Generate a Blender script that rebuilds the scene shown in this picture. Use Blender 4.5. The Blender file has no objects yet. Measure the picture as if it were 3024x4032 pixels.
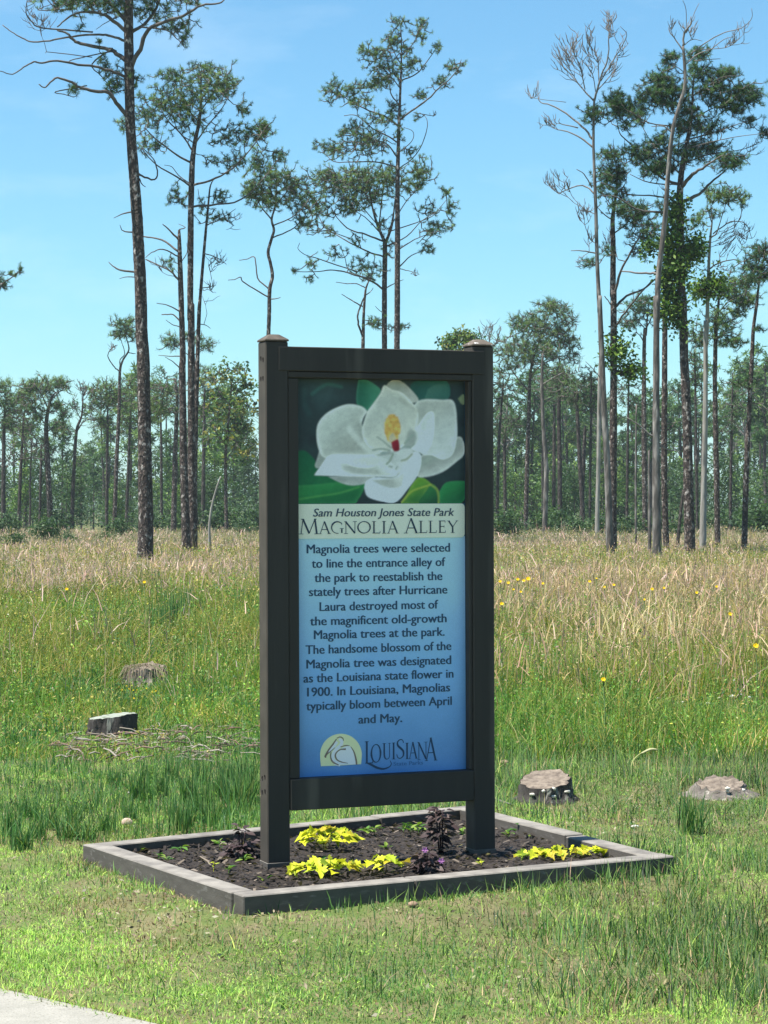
import bpy, bmesh, math, random
import numpy as np
from mathutils import Vector

random.seed(7)
rng = np.random.default_rng(11)
SC = bpy.context.scene
COL = SC.collection

# ------------------------------------------------------------------ camera
FPX, CAM_H = 8970.0, 1.4                      # focal length in photo pixels, eye height
PITCH, ROLL, YAW = -2.4e-3, -4.1e-3, 0.3764
cam_d = bpy.data.cameras.new("camera")
cam = bpy.data.objects.new("camera", cam_d)
COL.objects.link(cam)
cp_, sp_ = math.cos(PITCH), math.sin(PITCH)
FW = np.array([0, cp_, sp_]); UP0 = np.array([0, -sp_, cp_]); RT0 = np.array([1.0, 0, 0])
c_, s_ = math.cos(ROLL), math.sin(ROLL)
RT = c_ * RT0 + s_ * UP0
UPV = -s_ * RT0 + c_ * UP0
from mathutils import Matrix
cam.matrix_world = Matrix(((RT[0], UPV[0], -FW[0], 0), (RT[1], UPV[1], -FW[1], 0),
                           (RT[2], UPV[2], -FW[2], CAM_H), (0, 0, 0, 1)))
cam_d.sensor_fit = 'VERTICAL'
cam_d.sensor_height = 36.0
cam_d.lens = 36.0 * FPX / 4032.0
cam_d.clip_start = 0.1
cam_d.clip_end = 3000.0
SC.camera = cam
CAMP = np.array([0, 0, CAM_H])
SD = np.array([math.cos(YAW), math.sin(YAW), 0.0])     # along the sign, left to right
ND = np.array([-math.sin(YAW), math.cos(YAW), 0.0])    # away from the camera
SO = np.array([-.4386, 8.4846, 0.0])                   # front left foot of the sign

# ------------------------------------------------------------------ world and sun
SUN_EL = math.radians(68.5)
az = math.radians(1.5)
sh = -SD * math.cos(az) + ND * math.sin(az)
SUN_DIR = np.array([sh[0] * math.cos(SUN_EL), sh[1] * math.cos(SUN_EL), math.sin(SUN_EL)])
world = bpy.data.worlds.new("World")
SC.world = world
world.use_nodes = True
wn, wl = world.node_tree.nodes, world.node_tree.links
wn.clear()
w_out = wn.new('ShaderNodeOutputWorld')
w_bg = wn.new('ShaderNodeBackground')
w_sky = wn.new('ShaderNodeTexSky')
w_sky.sky_type = 'NISHITA'
w_sky.sun_disc = False
w_sky.sun_elevation = SUN_EL
w_sky.sun_rotation = math.atan2(sh[0], sh[1])
w_sky.altitude = 0
w_sky.air_density = 1.0
w_sky.dust_density = 0.25
w_sky.ozone_density = 2.0
w_bg.inputs['Strength'].default_value = 0.074
tint = wn.new('ShaderNodeMix'); tint.data_type = 'RGBA'; tint.blend_type = 'MULTIPLY'
tint.inputs[0].default_value = 1.0
tint.inputs[7].default_value = (0.61, 0.98, 1.085, 1)
wl.new(w_sky.outputs[0], tint.inputs[6])
# thin wisps of cloud low in the sky
w_tc = wn.new('ShaderNodeTexCoord')
w_map = wn.new('ShaderNodeMapping'); w_map.inputs['Scale'].default_value = (7, 7, 22)
w_noise = wn.new('ShaderNodeTexNoise'); w_noise.inputs['Scale'].default_value = 1.4
w_noise.inputs['Detail'].default_value = 6; w_noise.inputs['Roughness'].default_value = .6
w_ramp = wn.new('ShaderNodeMapRange')
w_ramp.inputs[1].default_value = .50; w_ramp.inputs[2].default_value = .78
w_ramp.inputs[3].default_value = 0; w_ramp.inputs[4].default_value = .13
cloud = wn.new('ShaderNodeMix'); cloud.data_type = 'RGBA'
cloud.inputs[7].default_value = (8.2, 8.8, 9.2, 1)
wl.new(w_tc.outputs['Generated'], w_map.inputs[0]); wl.new(w_map.outputs[0], w_noise.inputs[0])
wl.new(w_noise.outputs[0], w_ramp.inputs[0]); wl.new(w_ramp.outputs[0], cloud.inputs[0])
wl.new(tint.outputs[2], cloud.inputs[6]); wl.new(cloud.outputs[2], w_bg.inputs[0])
wl.new(w_bg.outputs[0], w_out.inputs[0])
sun_d = bpy.data.lights.new("sun", 'SUN')
sun_d.energy = 5.0; sun_d.angle = math.radians(0.5); sun_d.color = (1.0, 0.955, 0.88)
sun = bpy.data.objects.new("sun", sun_d)
sun.rotation_euler = Vector(SUN_DIR).to_track_quat('Z', 'Y').to_euler()
COL.objects.link(sun)
SC.view_settings.view_transform = 'Standard'
SC.view_settings.look = 'None'
SC.view_settings.exposure = 1.12
SC.view_settings.gamma = 1.0

# ------------------------------------------------------------------ picture geometry helpers
REG = {  # zoom views of the photograph: origin in overview pixels, scale
    'R1': (0, 0, 2.749), 'R2': (548.6, 0, 2.880), 'R3': (1069.8, 0, 2.8157),
    'R4': (0, 658.3, 2.749), 'R5': (1069.8, 603.5, 2.8157), 'R9': (1206.9, 768, 3.670),
    'RA': (0, 822.9, 4.32), 'RB': (329.2, 768, 5.039), 'U': (0, 0, 1.0),
    'G5': (164.6, 1645.8, 2.749), 'G4': (1014.9, 1590.9, 2.5757), 'G6': (603.5, 1700.7, 3.3595),
    'S1': (548.6, 713.2, 3.024), 'S2': (548.6, 1069.8, 3.024), 'S3': (548.6, 1481.2, 3.024),
    'S7': (630.9, 1563.5, 4.320), 'S8': (630.9, 795.5, 4.320), 'G7': (0, 1261.8, 2.749), 'G8': (1042.3, 1152.1, 2.6904)}
K = 1.82278                                    # overview pixel -> photo pixel


def ray(u, v):
    return FW + RT * ((u * K - 1512.0) / FPX) - UPV * ((v * K - 2016.0) / FPX)


def uv(reg, x, y):
    ox, oy, s = REG[reg]
    return ox + x / s, oy + y / s


def at(reg, x, y, D):
    """point seen at zoom position (x, y), at distance D from the camera"""
    d = ray(*uv(reg, x, y))
    return CAMP + d * (D / d[1])


def gnd(reg, x, y, z=0.0):
    d = ray(*uv(reg, x, y))
    return CAMP + d * ((z - CAM_H) / d[2])


def on_sign(reg, x, y, n=0.045):
    d = ray(*uv(reg, x, y))
    t = ((SO + ND * n - CAMP) @ ND) / (d @ ND)
    P = CAMP + d * t - SO
    return float(P @ SD), float(P[2])


# ------------------------------------------------------------------ object helpers
def tag(o, label=None, cat=None, group=None, kind=None):
    if label: o['label'] = label
    if cat: o['category'] = cat
    if group: o['group'] = group
    if kind: o['kind'] = kind
    return o


def empty(name, loc, label, cat, group=None):
    o = bpy.data.objects.new(name, None)
    o.empty_display_size = 0.1
    o.location = tuple(float(v) for v in loc)
    COL.objects.link(o)
    return tag(o, label, cat, group)


def link(name, me, mat, parent=None):
    o = bpy.data.objects.new(name, me)
    me.name = name
    if mat and not me.materials: me.materials.append(mat)
    COL.objects.link(o)
    if parent is not None: o.parent = parent
    return o


def dup(root, loc, rz=0.0, sc=1.0, label=None):
    r = root.copy(); COL.objects.link(r)
    r.location = tuple(float(v) for v in loc); r.rotation_euler = (0, 0, rz)
    r.scale = (sc, sc, sc) if np.isscalar(sc) else sc
    if label: r['label'] = label
    for ch in list(root.children):
        c = ch.copy(); COL.objects.link(c); c.parent = r
        for g in list(ch.children):
            d = g.copy(); COL.objects.link(d); d.parent = c
    return r


class Acc:
    """collects vertices, polygons (tri or quad arrays) and colours for ONE mesh"""
    def __init__(self):
        self.v, self.f3, self.f4, self.c, self.n = [], [], [], [], 0

    def add(self, v, f, col=None):
        v = np.asarray(v, np.float32).reshape(-1, 3)
        f = np.asarray(f, np.int64)
        (self.f3 if f.shape[1] == 3 else self.f4).append(f + self.n)
        self.v.append(v)
        col = (1, 1, 1) if col is None else col
        c = np.ones((len(v), 4), np.float32)
        c[:, :3] = col
        self.c.append(c)
        self.n += len(v)

    def addf(self, v, fs, col=None):
        """vertices plus several face arrays of different size"""
        base = self.n
        self.add(v, fs[0], col)
        for f in fs[1:]:
            f = np.asarray(f, np.int64)
            (self.f3 if f.shape[1] == 3 else self.f4).append(f + base)

    def mesh(self, smooth=False, colors=True, off=None):
        me = bpy.data.meshes.new("m")
        v = np.concatenate(self.v)
        if off is not None: v = v - np.asarray(off, np.float32)
        f3 = np.concatenate(self.f3) if self.f3 else np.zeros((0, 3), np.int64)
        f4 = np.concatenate(self.f4) if self.f4 else np.zeros((0, 4), np.int64)
        loops = np.concatenate([f3.ravel(), f4.ravel()]).astype(np.int32)
        starts = np.concatenate([np.arange(len(f3)) * 3, len(f3) * 3 + np.arange(len(f4)) * 4]).astype(np.int32)
        me.vertices.add(len(v)); me.vertices.foreach_set("co", v.astype(np.float32).ravel())
        me.loops.add(len(loops)); me.loops.foreach_set("vertex_index", loops)
        me.polygons.add(len(starts)); me.polygons.foreach_set("loop_start", starts)
        if smooth:
            me.polygons.foreach_set("use_smooth", np.ones(len(starts), bool))
        if colors:
            at_ = me.color_attributes.new("Col", 'FLOAT_COLOR', 'POINT')
            at_.data.foreach_set("color", np.concatenate(self.c).astype(np.float32).ravel())
        me.update(calc_edges=True)
        return me

    def build(self, name, mat, parent=None, off=None, smooth=False, colors=True):
        if off is None and parent is not None: off = parent.location
        return link(name, self.mesh(smooth, colors, off), mat, parent)


def catmull(P, sub=3):
    P = np.asarray(P, float)
    if len(P) < 3 or sub < 2: return P
    Q = np.vstack([2 * P[0] - P[1], P, 2 * P[-1] - P[-2]])
    out = []
    for i in range(1, len(Q) - 2):
        for k in range(sub):
            t = k / sub
            a, b, c, d = Q[i - 1], Q[i], Q[i + 1], Q[i + 2]
            out.append(.5 * ((2 * b) + (c - a) * t + (2 * a - 5 * b + 4 * c - d) * t * t + (3 * b - a - 3 * c + d) * t ** 3))
    out.append(P[-1])
    return np.array(out)


def tube(acc, P, R, sides=6, col=None, rough=0.0, cap=True):
    P = np.asarray(P, float); R = np.asarray(R, float); n = len(P)
    T = np.gradient(P, axis=0); T /= np.linalg.norm(T, axis=1)[:, None] + 1e-9
    ref = np.array([0.0, 1.0, 0.0]) if abs(T[0][1]) < .8 else np.array([1.0, 0, 0])
    A = np.cross(T, ref); A /= np.linalg.norm(A, axis=1)[:, None] + 1e-9
    B = np.cross(T, A)
    a = np.arange(sides) * 2 * math.pi / sides
    rr = R[:, None] * (1 + (rng.uniform(-rough, rough, (n, sides)) if rough else 0))
    V = P[:, None, :] + rr[..., None] * (np.cos(a)[None, :, None] * A[:, None, :] + np.sin(a)[None, :, None] * B[:, None, :])
    i = np.arange(n - 1)[:, None] * sides; j = np.arange(sides)[None, :]; j2 = (j + 1) % sides
    F = np.stack([i + j, i + j2, i + sides + j2, i + sides + j], -1).reshape(-1, 4)
    V = V.reshape(-1, 3)
    if cap:
        V = np.vstack([V, P[-1], P[0]])
        top = np.stack([np.full(sides, n * sides), (n - 1) * sides + np.arange(sides), (n - 1) * sides + (np.arange(sides) + 1) % sides], -1)
        bot = np.stack([np.full(sides, n * sides + 1), (np.arange(sides) + 1) % sides, np.arange(sides)], -1)
        acc.addf(V, [F, np.vstack([top, bot])], col)
    else:
        acc.add(V, F, col)


def thin_tubes(acc, P, R, col=None):
    """many 3-sided tubes at once: P (N,k,3), R (N,k)"""
    P = np.asarray(P, float); N, k, _ = P.shape
    if N == 0: return
    T = P[:, -1] - P[:, 0]; T /= np.linalg.norm(T, axis=1)[:, None] + 1e-9
    ref = np.where(np.abs(T[:, 2:3]) < .8, np.array([[0, 0, 1.0]]), np.array([[1.0, 0, 0]]))
    A = np.cross(T, ref); A /= np.linalg.norm(A, axis=1)[:, None] + 1e-9
    B = np.cross(T, A)
    a = np.arange(3) * 2 * math.pi / 3
    off = np.cos(a)[None, :, None] * A[:, None, :] + np.sin(a)[None, :, None] * B[:, None, :]
    V = P[:, :, None, :] + np.asarray(R)[:, :, None, None] * off[:, None, :, :]
    b = (np.arange(N) * k * 3)[:, None, None]
    i = (np.arange(k - 1) * 3)[None, :, None]; j = np.arange(3)[None, None, :]; j2 = (j + 1) % 3
    F = np.stack(np.broadcast_arrays(b + i + j, b + i + j2, b + i + 3 + j2, b + i + 3 + j), -1).reshape(-1, 4)
    acc.add(V.reshape(-1, 3), F, col)


def box(name, corners, mat, parent, bev=0.003, label=None, seg=1, off=None):
    """box from 4 plan corners (counter-clockwise) and z0, z1, in the frame of the parent"""
    pts, z0, z1 = corners
    bm = bmesh.new()
    lo = [bm.verts.new((p[0], p[1], z0)) for p in pts]
    hi = [bm.verts.new((p[0], p[1], z1)) for p in pts]
    n = len(pts)
    bm.faces.new(lo[::-1]); bm.faces.new(hi)
    for i in range(n): bm.faces.new((lo[i], lo[(i + 1) % n], hi[(i + 1) % n], hi[i]))
    bmesh.ops.recalc_face_normals(bm, faces=bm.faces)
    if bev: bmesh.ops.bevel(bm, geom=list(bm.edges), offset=bev, segments=seg, affect='EDGES', profile=.5)
    me = bpy.data.meshes.new(name); bm.to_mesh(me); bm.free()
    o = link(name, me, mat, parent)
    if label: o['label'] = label
    return o


def srgb(r, g, b):
    f = lambda c: (c / 255 / 12.92) if c / 255 <= .04045 else ((c / 255 + .055) / 1.055) ** 2.4
    return np.array([f(r), f(g), f(b)])


def vnoise(x, y, scale, seed=0):
    """smooth value noise in 0..1"""
    x = np.asarray(x) / scale + 1000.3 + seed * 17.1; y = np.asarray(y) / scale + 1000.7 + seed * 5.3
    xi, yi = np.floor(x).astype(np.int64), np.floor(y).astype(np.int64)
    fx, fy = x - xi, y - yi
    fx = fx * fx * (3 - 2 * fx); fy = fy * fy * (3 - 2 * fy)
    def h(a, b):
        n = (a * 374761393 + b * 668265263 + seed * 1274126177) & 0xffffffff
        n = ((n ^ (n >> 13)) * 1274126177) & 0xffffffff
        return ((n ^ (n >> 16)) & 0xffff) / 65535.0
    return (h(xi, yi) * (1 - fx) + h(xi + 1, yi) * fx) * (1 - fy) + (h(xi, yi + 1) * (1 - fx) + h(xi + 1, yi + 1) * fx) * fy


def fbm(x, y, scale, seed=0):
    return (vnoise(x, y, scale, seed) + .5 * vnoise(x, y, scale / 2.1, seed + 1) + .25 * vnoise(x, y, scale / 4.3, seed + 2)) / 1.75


# ------------------------------------------------------------------ materials
def mat_new(name):
    m = bpy.data.materials.new(name); m.use_nodes = True
    nt = m.node_tree
    return m, nt, nt.nodes, nt.links, nt.nodes['Principled BSDF']


def mat_noise(name, c1, c2, scale=8.0, rough=.85, bump=.3, stretch=(1, 1, 1), c3=None, scale3=40., th3=(.62, .7), detail=6, bscale=None, spec=.3, dist=.01):
    m, nt, N, L, P = mat_new(name)
    tc = N.new('ShaderNodeTexCoord'); mp = N.new('ShaderNodeMapping'); mp.inputs['Scale'].default_value = stretch
    L.new(tc.outputs['Object'], mp.inputs[0])
    n1 = N.new('ShaderNodeTexNoise'); n1.inputs['Scale'].default_value = scale; n1.inputs['Detail'].default_value = detail
    n1.inputs['Roughness'].default_value = .62
    L.new(mp.outputs[0], n1.inputs[0])
    rp = N.new('ShaderNodeValToRGB'); rp.color_ramp.elements[0].position = .32; rp.color_ramp.elements[1].position = .68
    rp.color_ramp.elements[0].color = (*c1, 1); rp.color_ramp.elements[1].color = (*c2, 1)
    L.new(n1.outputs[0], rp.inputs[0])
    out = rp.outputs[0]
    if c3 is not None:
        n3 = N.new('ShaderNodeTexNoise'); n3.inputs['Scale'].default_value = scale3; n3.inputs['Detail'].default_value = 3
        L.new(mp.outputs[0], n3.inputs[0])
        mr = N.new('ShaderNodeMapRange'); mr.inputs[1].default_value = th3[0]; mr.inputs[2].default_value = th3[1]
        L.new(n3.outputs[0], mr.inputs[0])
        mx = N.new('ShaderNodeMix'); mx.data_type = 'RGBA'; mx.inputs[7].default_value = (*c3, 1)
        L.new(mr.outputs[0], mx.inputs[0]); L.new(out, mx.inputs[6]); out = mx.outputs[2]
    L.new(out, P.inputs['Base Color'])
    P.inputs['Roughness'].default_value = rough
    P.inputs['Specular IOR Level'].default_value = spec
    if bump:
        nb = N.new('ShaderNodeTexNoise'); nb.inputs['Scale'].default_value = bscale or scale * 4; nb.inputs['Detail'].default_value = 5
        L.new(mp.outputs[0], nb.inputs[0])
        bp = N.new('ShaderNodeBump'); bp.inputs['Strength'].default_value = bump; bp.inputs['Distance'].default_value = dist
        L.new(nb.outputs[0], bp.inputs['Height']); L.new(bp.outputs[0], P.inputs['Normal'])
    return m


def mat_leaf(name, trans=.3, rough=.55, spec=.25, up=0.0, tgain=(1.1, 1.25, .6)):
    """leaf or blade: colour from the mesh, some light passes through"""
    m, nt, N, L, P = mat_new(name)
    at_ = N.new('ShaderNodeAttribute'); at_.attribute_name = 'Col'
    P.inputs['Roughness'].default_value = rough
    P.inputs['Specular IOR Level'].default_value = spec
    tr = N.new('ShaderNodeBsdfTranslucent')
    mul = N.new('ShaderNodeMix'); mul.data_type = 'RGBA'; mul.blend_type = 'MULTIPLY'; mul.inputs[0].default_value = 1
    mul.inputs[7].default_value = (*tgain, 1)
    L.new(at_.outputs['Color'], P.inputs['Base Color']); L.new(at_.outputs['Color'], mul.inputs[6])
    L.new(mul.outputs[2], tr.inputs[0])
    if up:                                    # thin blades shade like the sward they belong to
        ge = N.new('ShaderNodeNewGeometry'); v = N.new('ShaderNodeVectorMath'); v.operation = 'SCALE'; v.inputs[3].default_value = 1 - up
        v2 = N.new('ShaderNodeVectorMath'); v2.inputs[1].default_value = (0, 0, up); v3 = N.new('ShaderNodeVectorMath'); v3.operation = 'NORMALIZE'
        L.new(ge.outputs['Normal'], v.inputs[0]); L.new(v.outputs[0], v2.inputs[0]); L.new(v2.outputs[0], v3.inputs[0])
        L.new(v3.outputs[0], P.inputs['Normal'])
    mix = N.new('ShaderNodeMixShader'); mix.inputs[0].default_value = trans
    L.new(P.outputs[0], mix.inputs[1]); L.new(tr.outputs[0], mix.inputs[2])
    L.new(mix.outputs[0], N['Material Output'].inputs[0])
    return m


def mat_col(name, rough=.6, spec=.3, grain=0.0, gscale=300.):
    """plain surface whose colour is printed on the mesh"""
    m, nt, N, L, P = mat_new(name)
    at_ = N.new('ShaderNodeAttribute'); at_.attribute_name = 'Col'
    P.inputs['Roughness'].default_value = rough; P.inputs['Specular IOR Level'].default_value = spec
    out = at_.outputs['Color']
    if grain:
        tc = N.new('ShaderNodeTexCoord'); n1 = N.new('ShaderNodeTexNoise'); n1.inputs['Scale'].default_value = gscale; n1.inputs['Detail'].default_value = 3
        L.new(tc.outputs['Object'], n1.inputs[0])
        mr = N.new('ShaderNodeMapRange'); mr.inputs[3].default_value = 1 - grain; mr.inputs[4].default_value = 1 + grain
        mr.inputs[1].default_value = .3; mr.inputs[2].default_value = .7
        L.new(n1.outputs[0], mr.inputs[0])
        vm = N.new('ShaderNodeVectorMath'); vm.operation = 'SCALE'
        L.new(out, vm.inputs[0]); L.new(mr.outputs[0], vm.inputs[3]); out = vm.outputs[0]
    L.new(out, P.inputs['Base Color'])
    return m


def mat_bark(name, dark, mid, pale, scale=5.0, stretch=(1, 1, .45), fleck=(.60, .68), bump=.9, fc=None):
    m, nt, N, L, P = mat_new(name)
    tc = N.new('ShaderNodeTexCoord'); mp = N.new('ShaderNodeMapping'); mp.inputs['Scale'].default_value = stretch
    L.new(tc.outputs['Object'], mp.inputs[0])
    vo = N.new('ShaderNodeTexVoronoi'); vo.inputs['Scale'].default_value = scale * 2.4
    nz = N.new('ShaderNodeTexNoise'); nz.inputs['Scale'].default_value = scale * 1.7; nz.inputs['Detail'].default_value = 5
    L.new(mp.outputs[0], nz.inputs[0])
    add = N.new('ShaderNodeMix'); add.data_type = 'RGBA'; add.blend_type = 'ADD'; add.inputs[0].default_value = .18
    L.new(mp.outputs[0], add.inputs[6]); L.new(nz.outputs[1], add.inputs[7]); L.new(add.outputs[2], vo.inputs[0])
    rp = N.new('ShaderNodeValToRGB')
    rp.color_ramp.elements[0].position = .1; rp.color_ramp.elements[0].color = (*mid, 1)
    rp.color_ramp.elements[1].position = .55; rp.color_ramp.elements[1].color = (*dark, 1)
    L.new(vo.outputs['Distance'], rp.inputs[0])
    n3 = N.new('ShaderNodeTexNoise'); n3.inputs['Scale'].default_value = scale * 1.9; n3.inputs['Detail'].default_value = 4
    L.new(mp.outputs[0], n3.inputs[0])
    mr = N.new('ShaderNodeMapRange'); mr.inputs[1].default_value = fleck[0]; mr.inputs[2].default_value = fleck[1]
    L.new(n3.outputs[0], mr.inputs[0])
    mx = N.new('ShaderNodeMix'); mx.data_type = 'RGBA'; mx.inputs[7].default_value = (*pale, 1)
    L.new(mr.outputs[0], mx.inputs[0]); L.new(rp.outputs[0], mx.inputs[6])
    L.new(mx.outputs[2], P.inputs['Base Color'])
    P.inputs['Roughness'].default_value = .92; P.inputs['Specular IOR Level'].default_value = .15
    bp = N.new('ShaderNodeBump'); bp.inputs['Strength'].default_value = bump; bp.inputs['Distance'].default_value = .03; bp.invert = True
    L.new(vo.outputs['Distance'], bp.inputs['Height']); L.new(bp.outputs[0], P.inputs['Normal'])
    return m


M = {}
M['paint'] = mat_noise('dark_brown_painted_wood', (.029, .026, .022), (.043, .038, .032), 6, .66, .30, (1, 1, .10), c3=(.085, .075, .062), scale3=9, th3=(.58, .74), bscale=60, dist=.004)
M['cap'] = mat_noise('weathered_cap_wood', (.055, .044, .036), (.105, .086, .070), 25, .85, .25, c3=(.15, .125, .1), scale3=60)
M['cap_white'] = mat_noise('weathered_cap_wood_with_droppings', (.075, .060, .048), (.15, .125, .10), 30, .85, .25, c3=(.72, .72, .7), scale3=26, th3=(.56, .62))
M['timber'] = mat_noise('grey_stained_timber', (.070, .062, .053), (.105, .094, .081), 9, .85, .25, (1, 1, 3), c3=(.16, .148, .135), scale3=22, th3=(.58, .75), bscale=90, dist=.004)
def sunlit_faces(m, c1, c2, scale, axis=2, sign=1):
    """lighter colour on faces turned up or left, painted in as sunlight"""
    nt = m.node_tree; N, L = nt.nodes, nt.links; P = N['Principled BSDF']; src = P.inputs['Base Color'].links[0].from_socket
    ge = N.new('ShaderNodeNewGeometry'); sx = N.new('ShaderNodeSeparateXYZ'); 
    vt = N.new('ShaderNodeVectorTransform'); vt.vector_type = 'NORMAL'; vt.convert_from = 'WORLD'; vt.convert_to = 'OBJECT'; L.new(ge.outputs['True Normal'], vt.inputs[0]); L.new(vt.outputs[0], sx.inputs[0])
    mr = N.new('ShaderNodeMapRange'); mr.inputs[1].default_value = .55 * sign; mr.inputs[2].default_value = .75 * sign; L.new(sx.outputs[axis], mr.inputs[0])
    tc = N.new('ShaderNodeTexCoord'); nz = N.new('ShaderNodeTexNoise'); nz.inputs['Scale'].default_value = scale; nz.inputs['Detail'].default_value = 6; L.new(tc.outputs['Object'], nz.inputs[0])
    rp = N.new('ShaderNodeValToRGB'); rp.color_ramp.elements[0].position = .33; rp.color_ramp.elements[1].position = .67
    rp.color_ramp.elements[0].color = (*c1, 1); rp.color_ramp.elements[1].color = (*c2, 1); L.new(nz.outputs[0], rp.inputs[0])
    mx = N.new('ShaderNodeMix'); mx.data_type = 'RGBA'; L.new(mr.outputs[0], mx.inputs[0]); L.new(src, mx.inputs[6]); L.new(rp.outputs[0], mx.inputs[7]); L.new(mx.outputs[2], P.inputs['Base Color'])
sunlit_faces(M['paint'], (.052, .043, .034), (.074, .061, .048), 9, 0, -1)  # left faces of the frame: sunlit tone put into the paint colour
sunlit_faces(M['timber'], (.138, .126, .112), (.25, .23, .20), 14)  # grey weathered tops over darker sides, sun and shade put into the colour
M['concrete'] = mat_noise('pale_concrete', (.25, .24, .205), (.32, .305, .265), 12, .9, .4, c3=(.18, .17, .14), scale3=90, th3=(.58, .72), bscale=160)
M['soil'] = mat_noise('dark_mulch', (.015, .012, .0105), (.045, .036, .030), 26, .95, .9, c3=(.15, .115, .085), scale3=70, th3=(.64, .70), bscale=70, dist=.02)
M['ground'] = mat_noise('grassy_soil', (.085, .09, .035), (.16, .14, .068), 1.6, .95, .6, c3=(.09, .12, .03), scale3=4., th3=(.45, .6), bscale=9, dist=.03)
M['blade'] = mat_leaf('grass_blade', .35, up=.5)
M['meadow'] = mat_leaf('meadow_blade', .35, up=.16)
M['needle'] = mat_leaf('pine_needles', .25, .6, up=.15)
M['leaf'] = mat_leaf('tree_leaf', .3, up=.12)
M['petal'] = mat_leaf('yellow_leaf', .3, .6, .2, tgain=(1, 1, 1))
M['bark'] = mat_bark('pine_bark', (.050, .040, .036), (.18, .14, .118), (.36, .32, .29), 7.0, (1, 1, .6), fleck=(.57, .66))
M['bark_far'] = mat_bark('far_pine_bark', (.048, .041, .037), (.11, .094, .083), (.18, .16, .147), 5.0, (1, 1, .5))
M['bark_grey'] = mat_bark('grey_dead_wood', (.10, .088, .078), (.19, .168, .15), (.29, .265, .24), 4.5, (1, 1, .22), (.5, .66), .9)
M['bark_pale'] = mat_bark('pale_bare_wood', (.27, .25, .22), (.36, .34, .305), (.17, .145, .12), 4.0, (1, 1, .15), (.52, .68), .7)
M['twig'] = mat_noise('dark_twig', (.07, .06, .053), (.14, .122, .108), 3, .9, 0)
M['twig_grey'] = mat_noise('grey_twig', (.14, .125, .115), (.22, .20, .185), 3, .9, 0)
M['print'] = mat_col('printed_panel', .55, .3, .05, 220.)
M['ink'] = mat_col('printed_lettering', .6, .25)
M['hole'] = mat_noise('dark_rust', (.008, .006, .005), (.02, .015, .012), 40, .9, 0)
M['stump'] = mat_noise('rotten_stump_wood', (.075, .066, .058), (.20, .175, .15), 14, .95, .8, (1, 1, .35), c3=(.36, .33, .28), scale3=30, th3=(.60, .68), bscale=40, dist=.02)
M['stump_dark'] = mat_noise('black_rotten_bark', (.022, .02, .019), (.075, .066, .06), 16, .95, .8, (1, 1, .3), c3=(.20, .2, .17), scale3=24, th3=(.62, .7), bscale=40, dist=.02)
M['stump_top'] = mat_noise('weathered_cut_wood', (.09, .07, .055), (.25, .205, .16), 22, .95, .9, c3=(.10, .08, .065), scale3=18, th3=(.56, .66), bscale=40, dist=.015)
M['moss_top'] = mat_noise('lichen_grey_wood', (.17, .19, .15), (.32, .34, .29), 22, .95, .5, c3=(.09, .10, .06), scale3=18, th3=(.56, .66))
M['fungus'] = mat_noise('white_bracket_fungus', (.50, .46, .38), (.72, .69, .62), 40, .8, .2)
M['mush'] = mat_noise('brown_mushroom', (.20, .13, .08), (.33, .24, .16), 40, .8, .2)
M['pinkstone'] = mat_noise('pinkish_stone', (.42, .30, .22), (.60, .47, .38), 40, .8, .2)
M['stone'] = mat_noise('pale_stone', (.42, .41, .38), (.62, .60, .56), 30, .8, .2)

# ================================================================== SETTING
# ground: one sheet to the horizon, finer near the camera
PA, PB, PC, PD = np.array([-1.181, 8.884]), np.array([-.478, 7.668]), np.array([1.081, 8.507]), np.array([.354, 9.967])
pc = (PA + PB + PC + PD) / 4
INNER = [PA, PB, PC, PD]
def quad_dist(x, y):
    """distance outside the garden bed, negative inside"""
    d_ = np.full(np.shape(x), -1e9)
    for i in range(4):
        p, q = INNER[i], INNER[(i + 1) % 4]; d = (q - p) / np.linalg.norm(q - p); m = np.array([-d[1], d[0]])
        if m @ (pc - p) < 0: m = -m
        d_ = np.maximum(d_, -((x - p[0]) * m[0] + (y - p[1]) * m[1]))
    return d_
def berm(x, y):
    """turf has grown up a little round the timbers"""
    d = quad_dist(x, y); t = np.clip(1 - d / .75, 0, 1)
    return np.where(d < 0, np.clip(1 + d / .03, 0, 1), 1) * .036 * t * t * (3 - 2 * t)
def a_ground(X, Y, Z):
    a = Acc(); ny, nx = X.shape
    i = (np.arange(ny - 1)[:, None] * nx + np.arange(nx - 1)[None, :]).ravel()
    a.add(np.stack([X, Y, Z], -1).reshape(-1, 3), np.stack([i, i + 1, i + nx + 1, i + nx], -1))
    return a.build('ground', M['ground'], smooth=True, colors=False)
def ground_mesh():
    xs = np.unique(np.concatenate([np.linspace(-900, 900, 25), np.linspace(-40, 40, 41), np.linspace(-3.5, 3.5, 71), np.linspace(-6, 6, 49)]))
    ys = np.unique(np.concatenate([np.linspace(-300, 1500, 37), np.linspace(0, 90, 46), np.linspace(5, 18, 53), np.linspace(6.5, 11, 61)]))
    X, Y = np.meshgrid(xs, ys)
    Z = (fbm(X, Y, 2.2, 3) - .5) * .03 - .008
    far = np.clip((Y - 14) / 30, 0, 1)
    Z = Z * (1 - far) + far * ((fbm(X, Y, 14, 5) - .5) * .10)
    inpl = (np.hypot(X + .05, Y - 8.8) < 1.9)
    Z = np.where(inpl, np.minimum(Z, -.004), Z)
    Z = Z + berm(X, Y)
    return a_ground(X, Y, Z)


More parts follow.
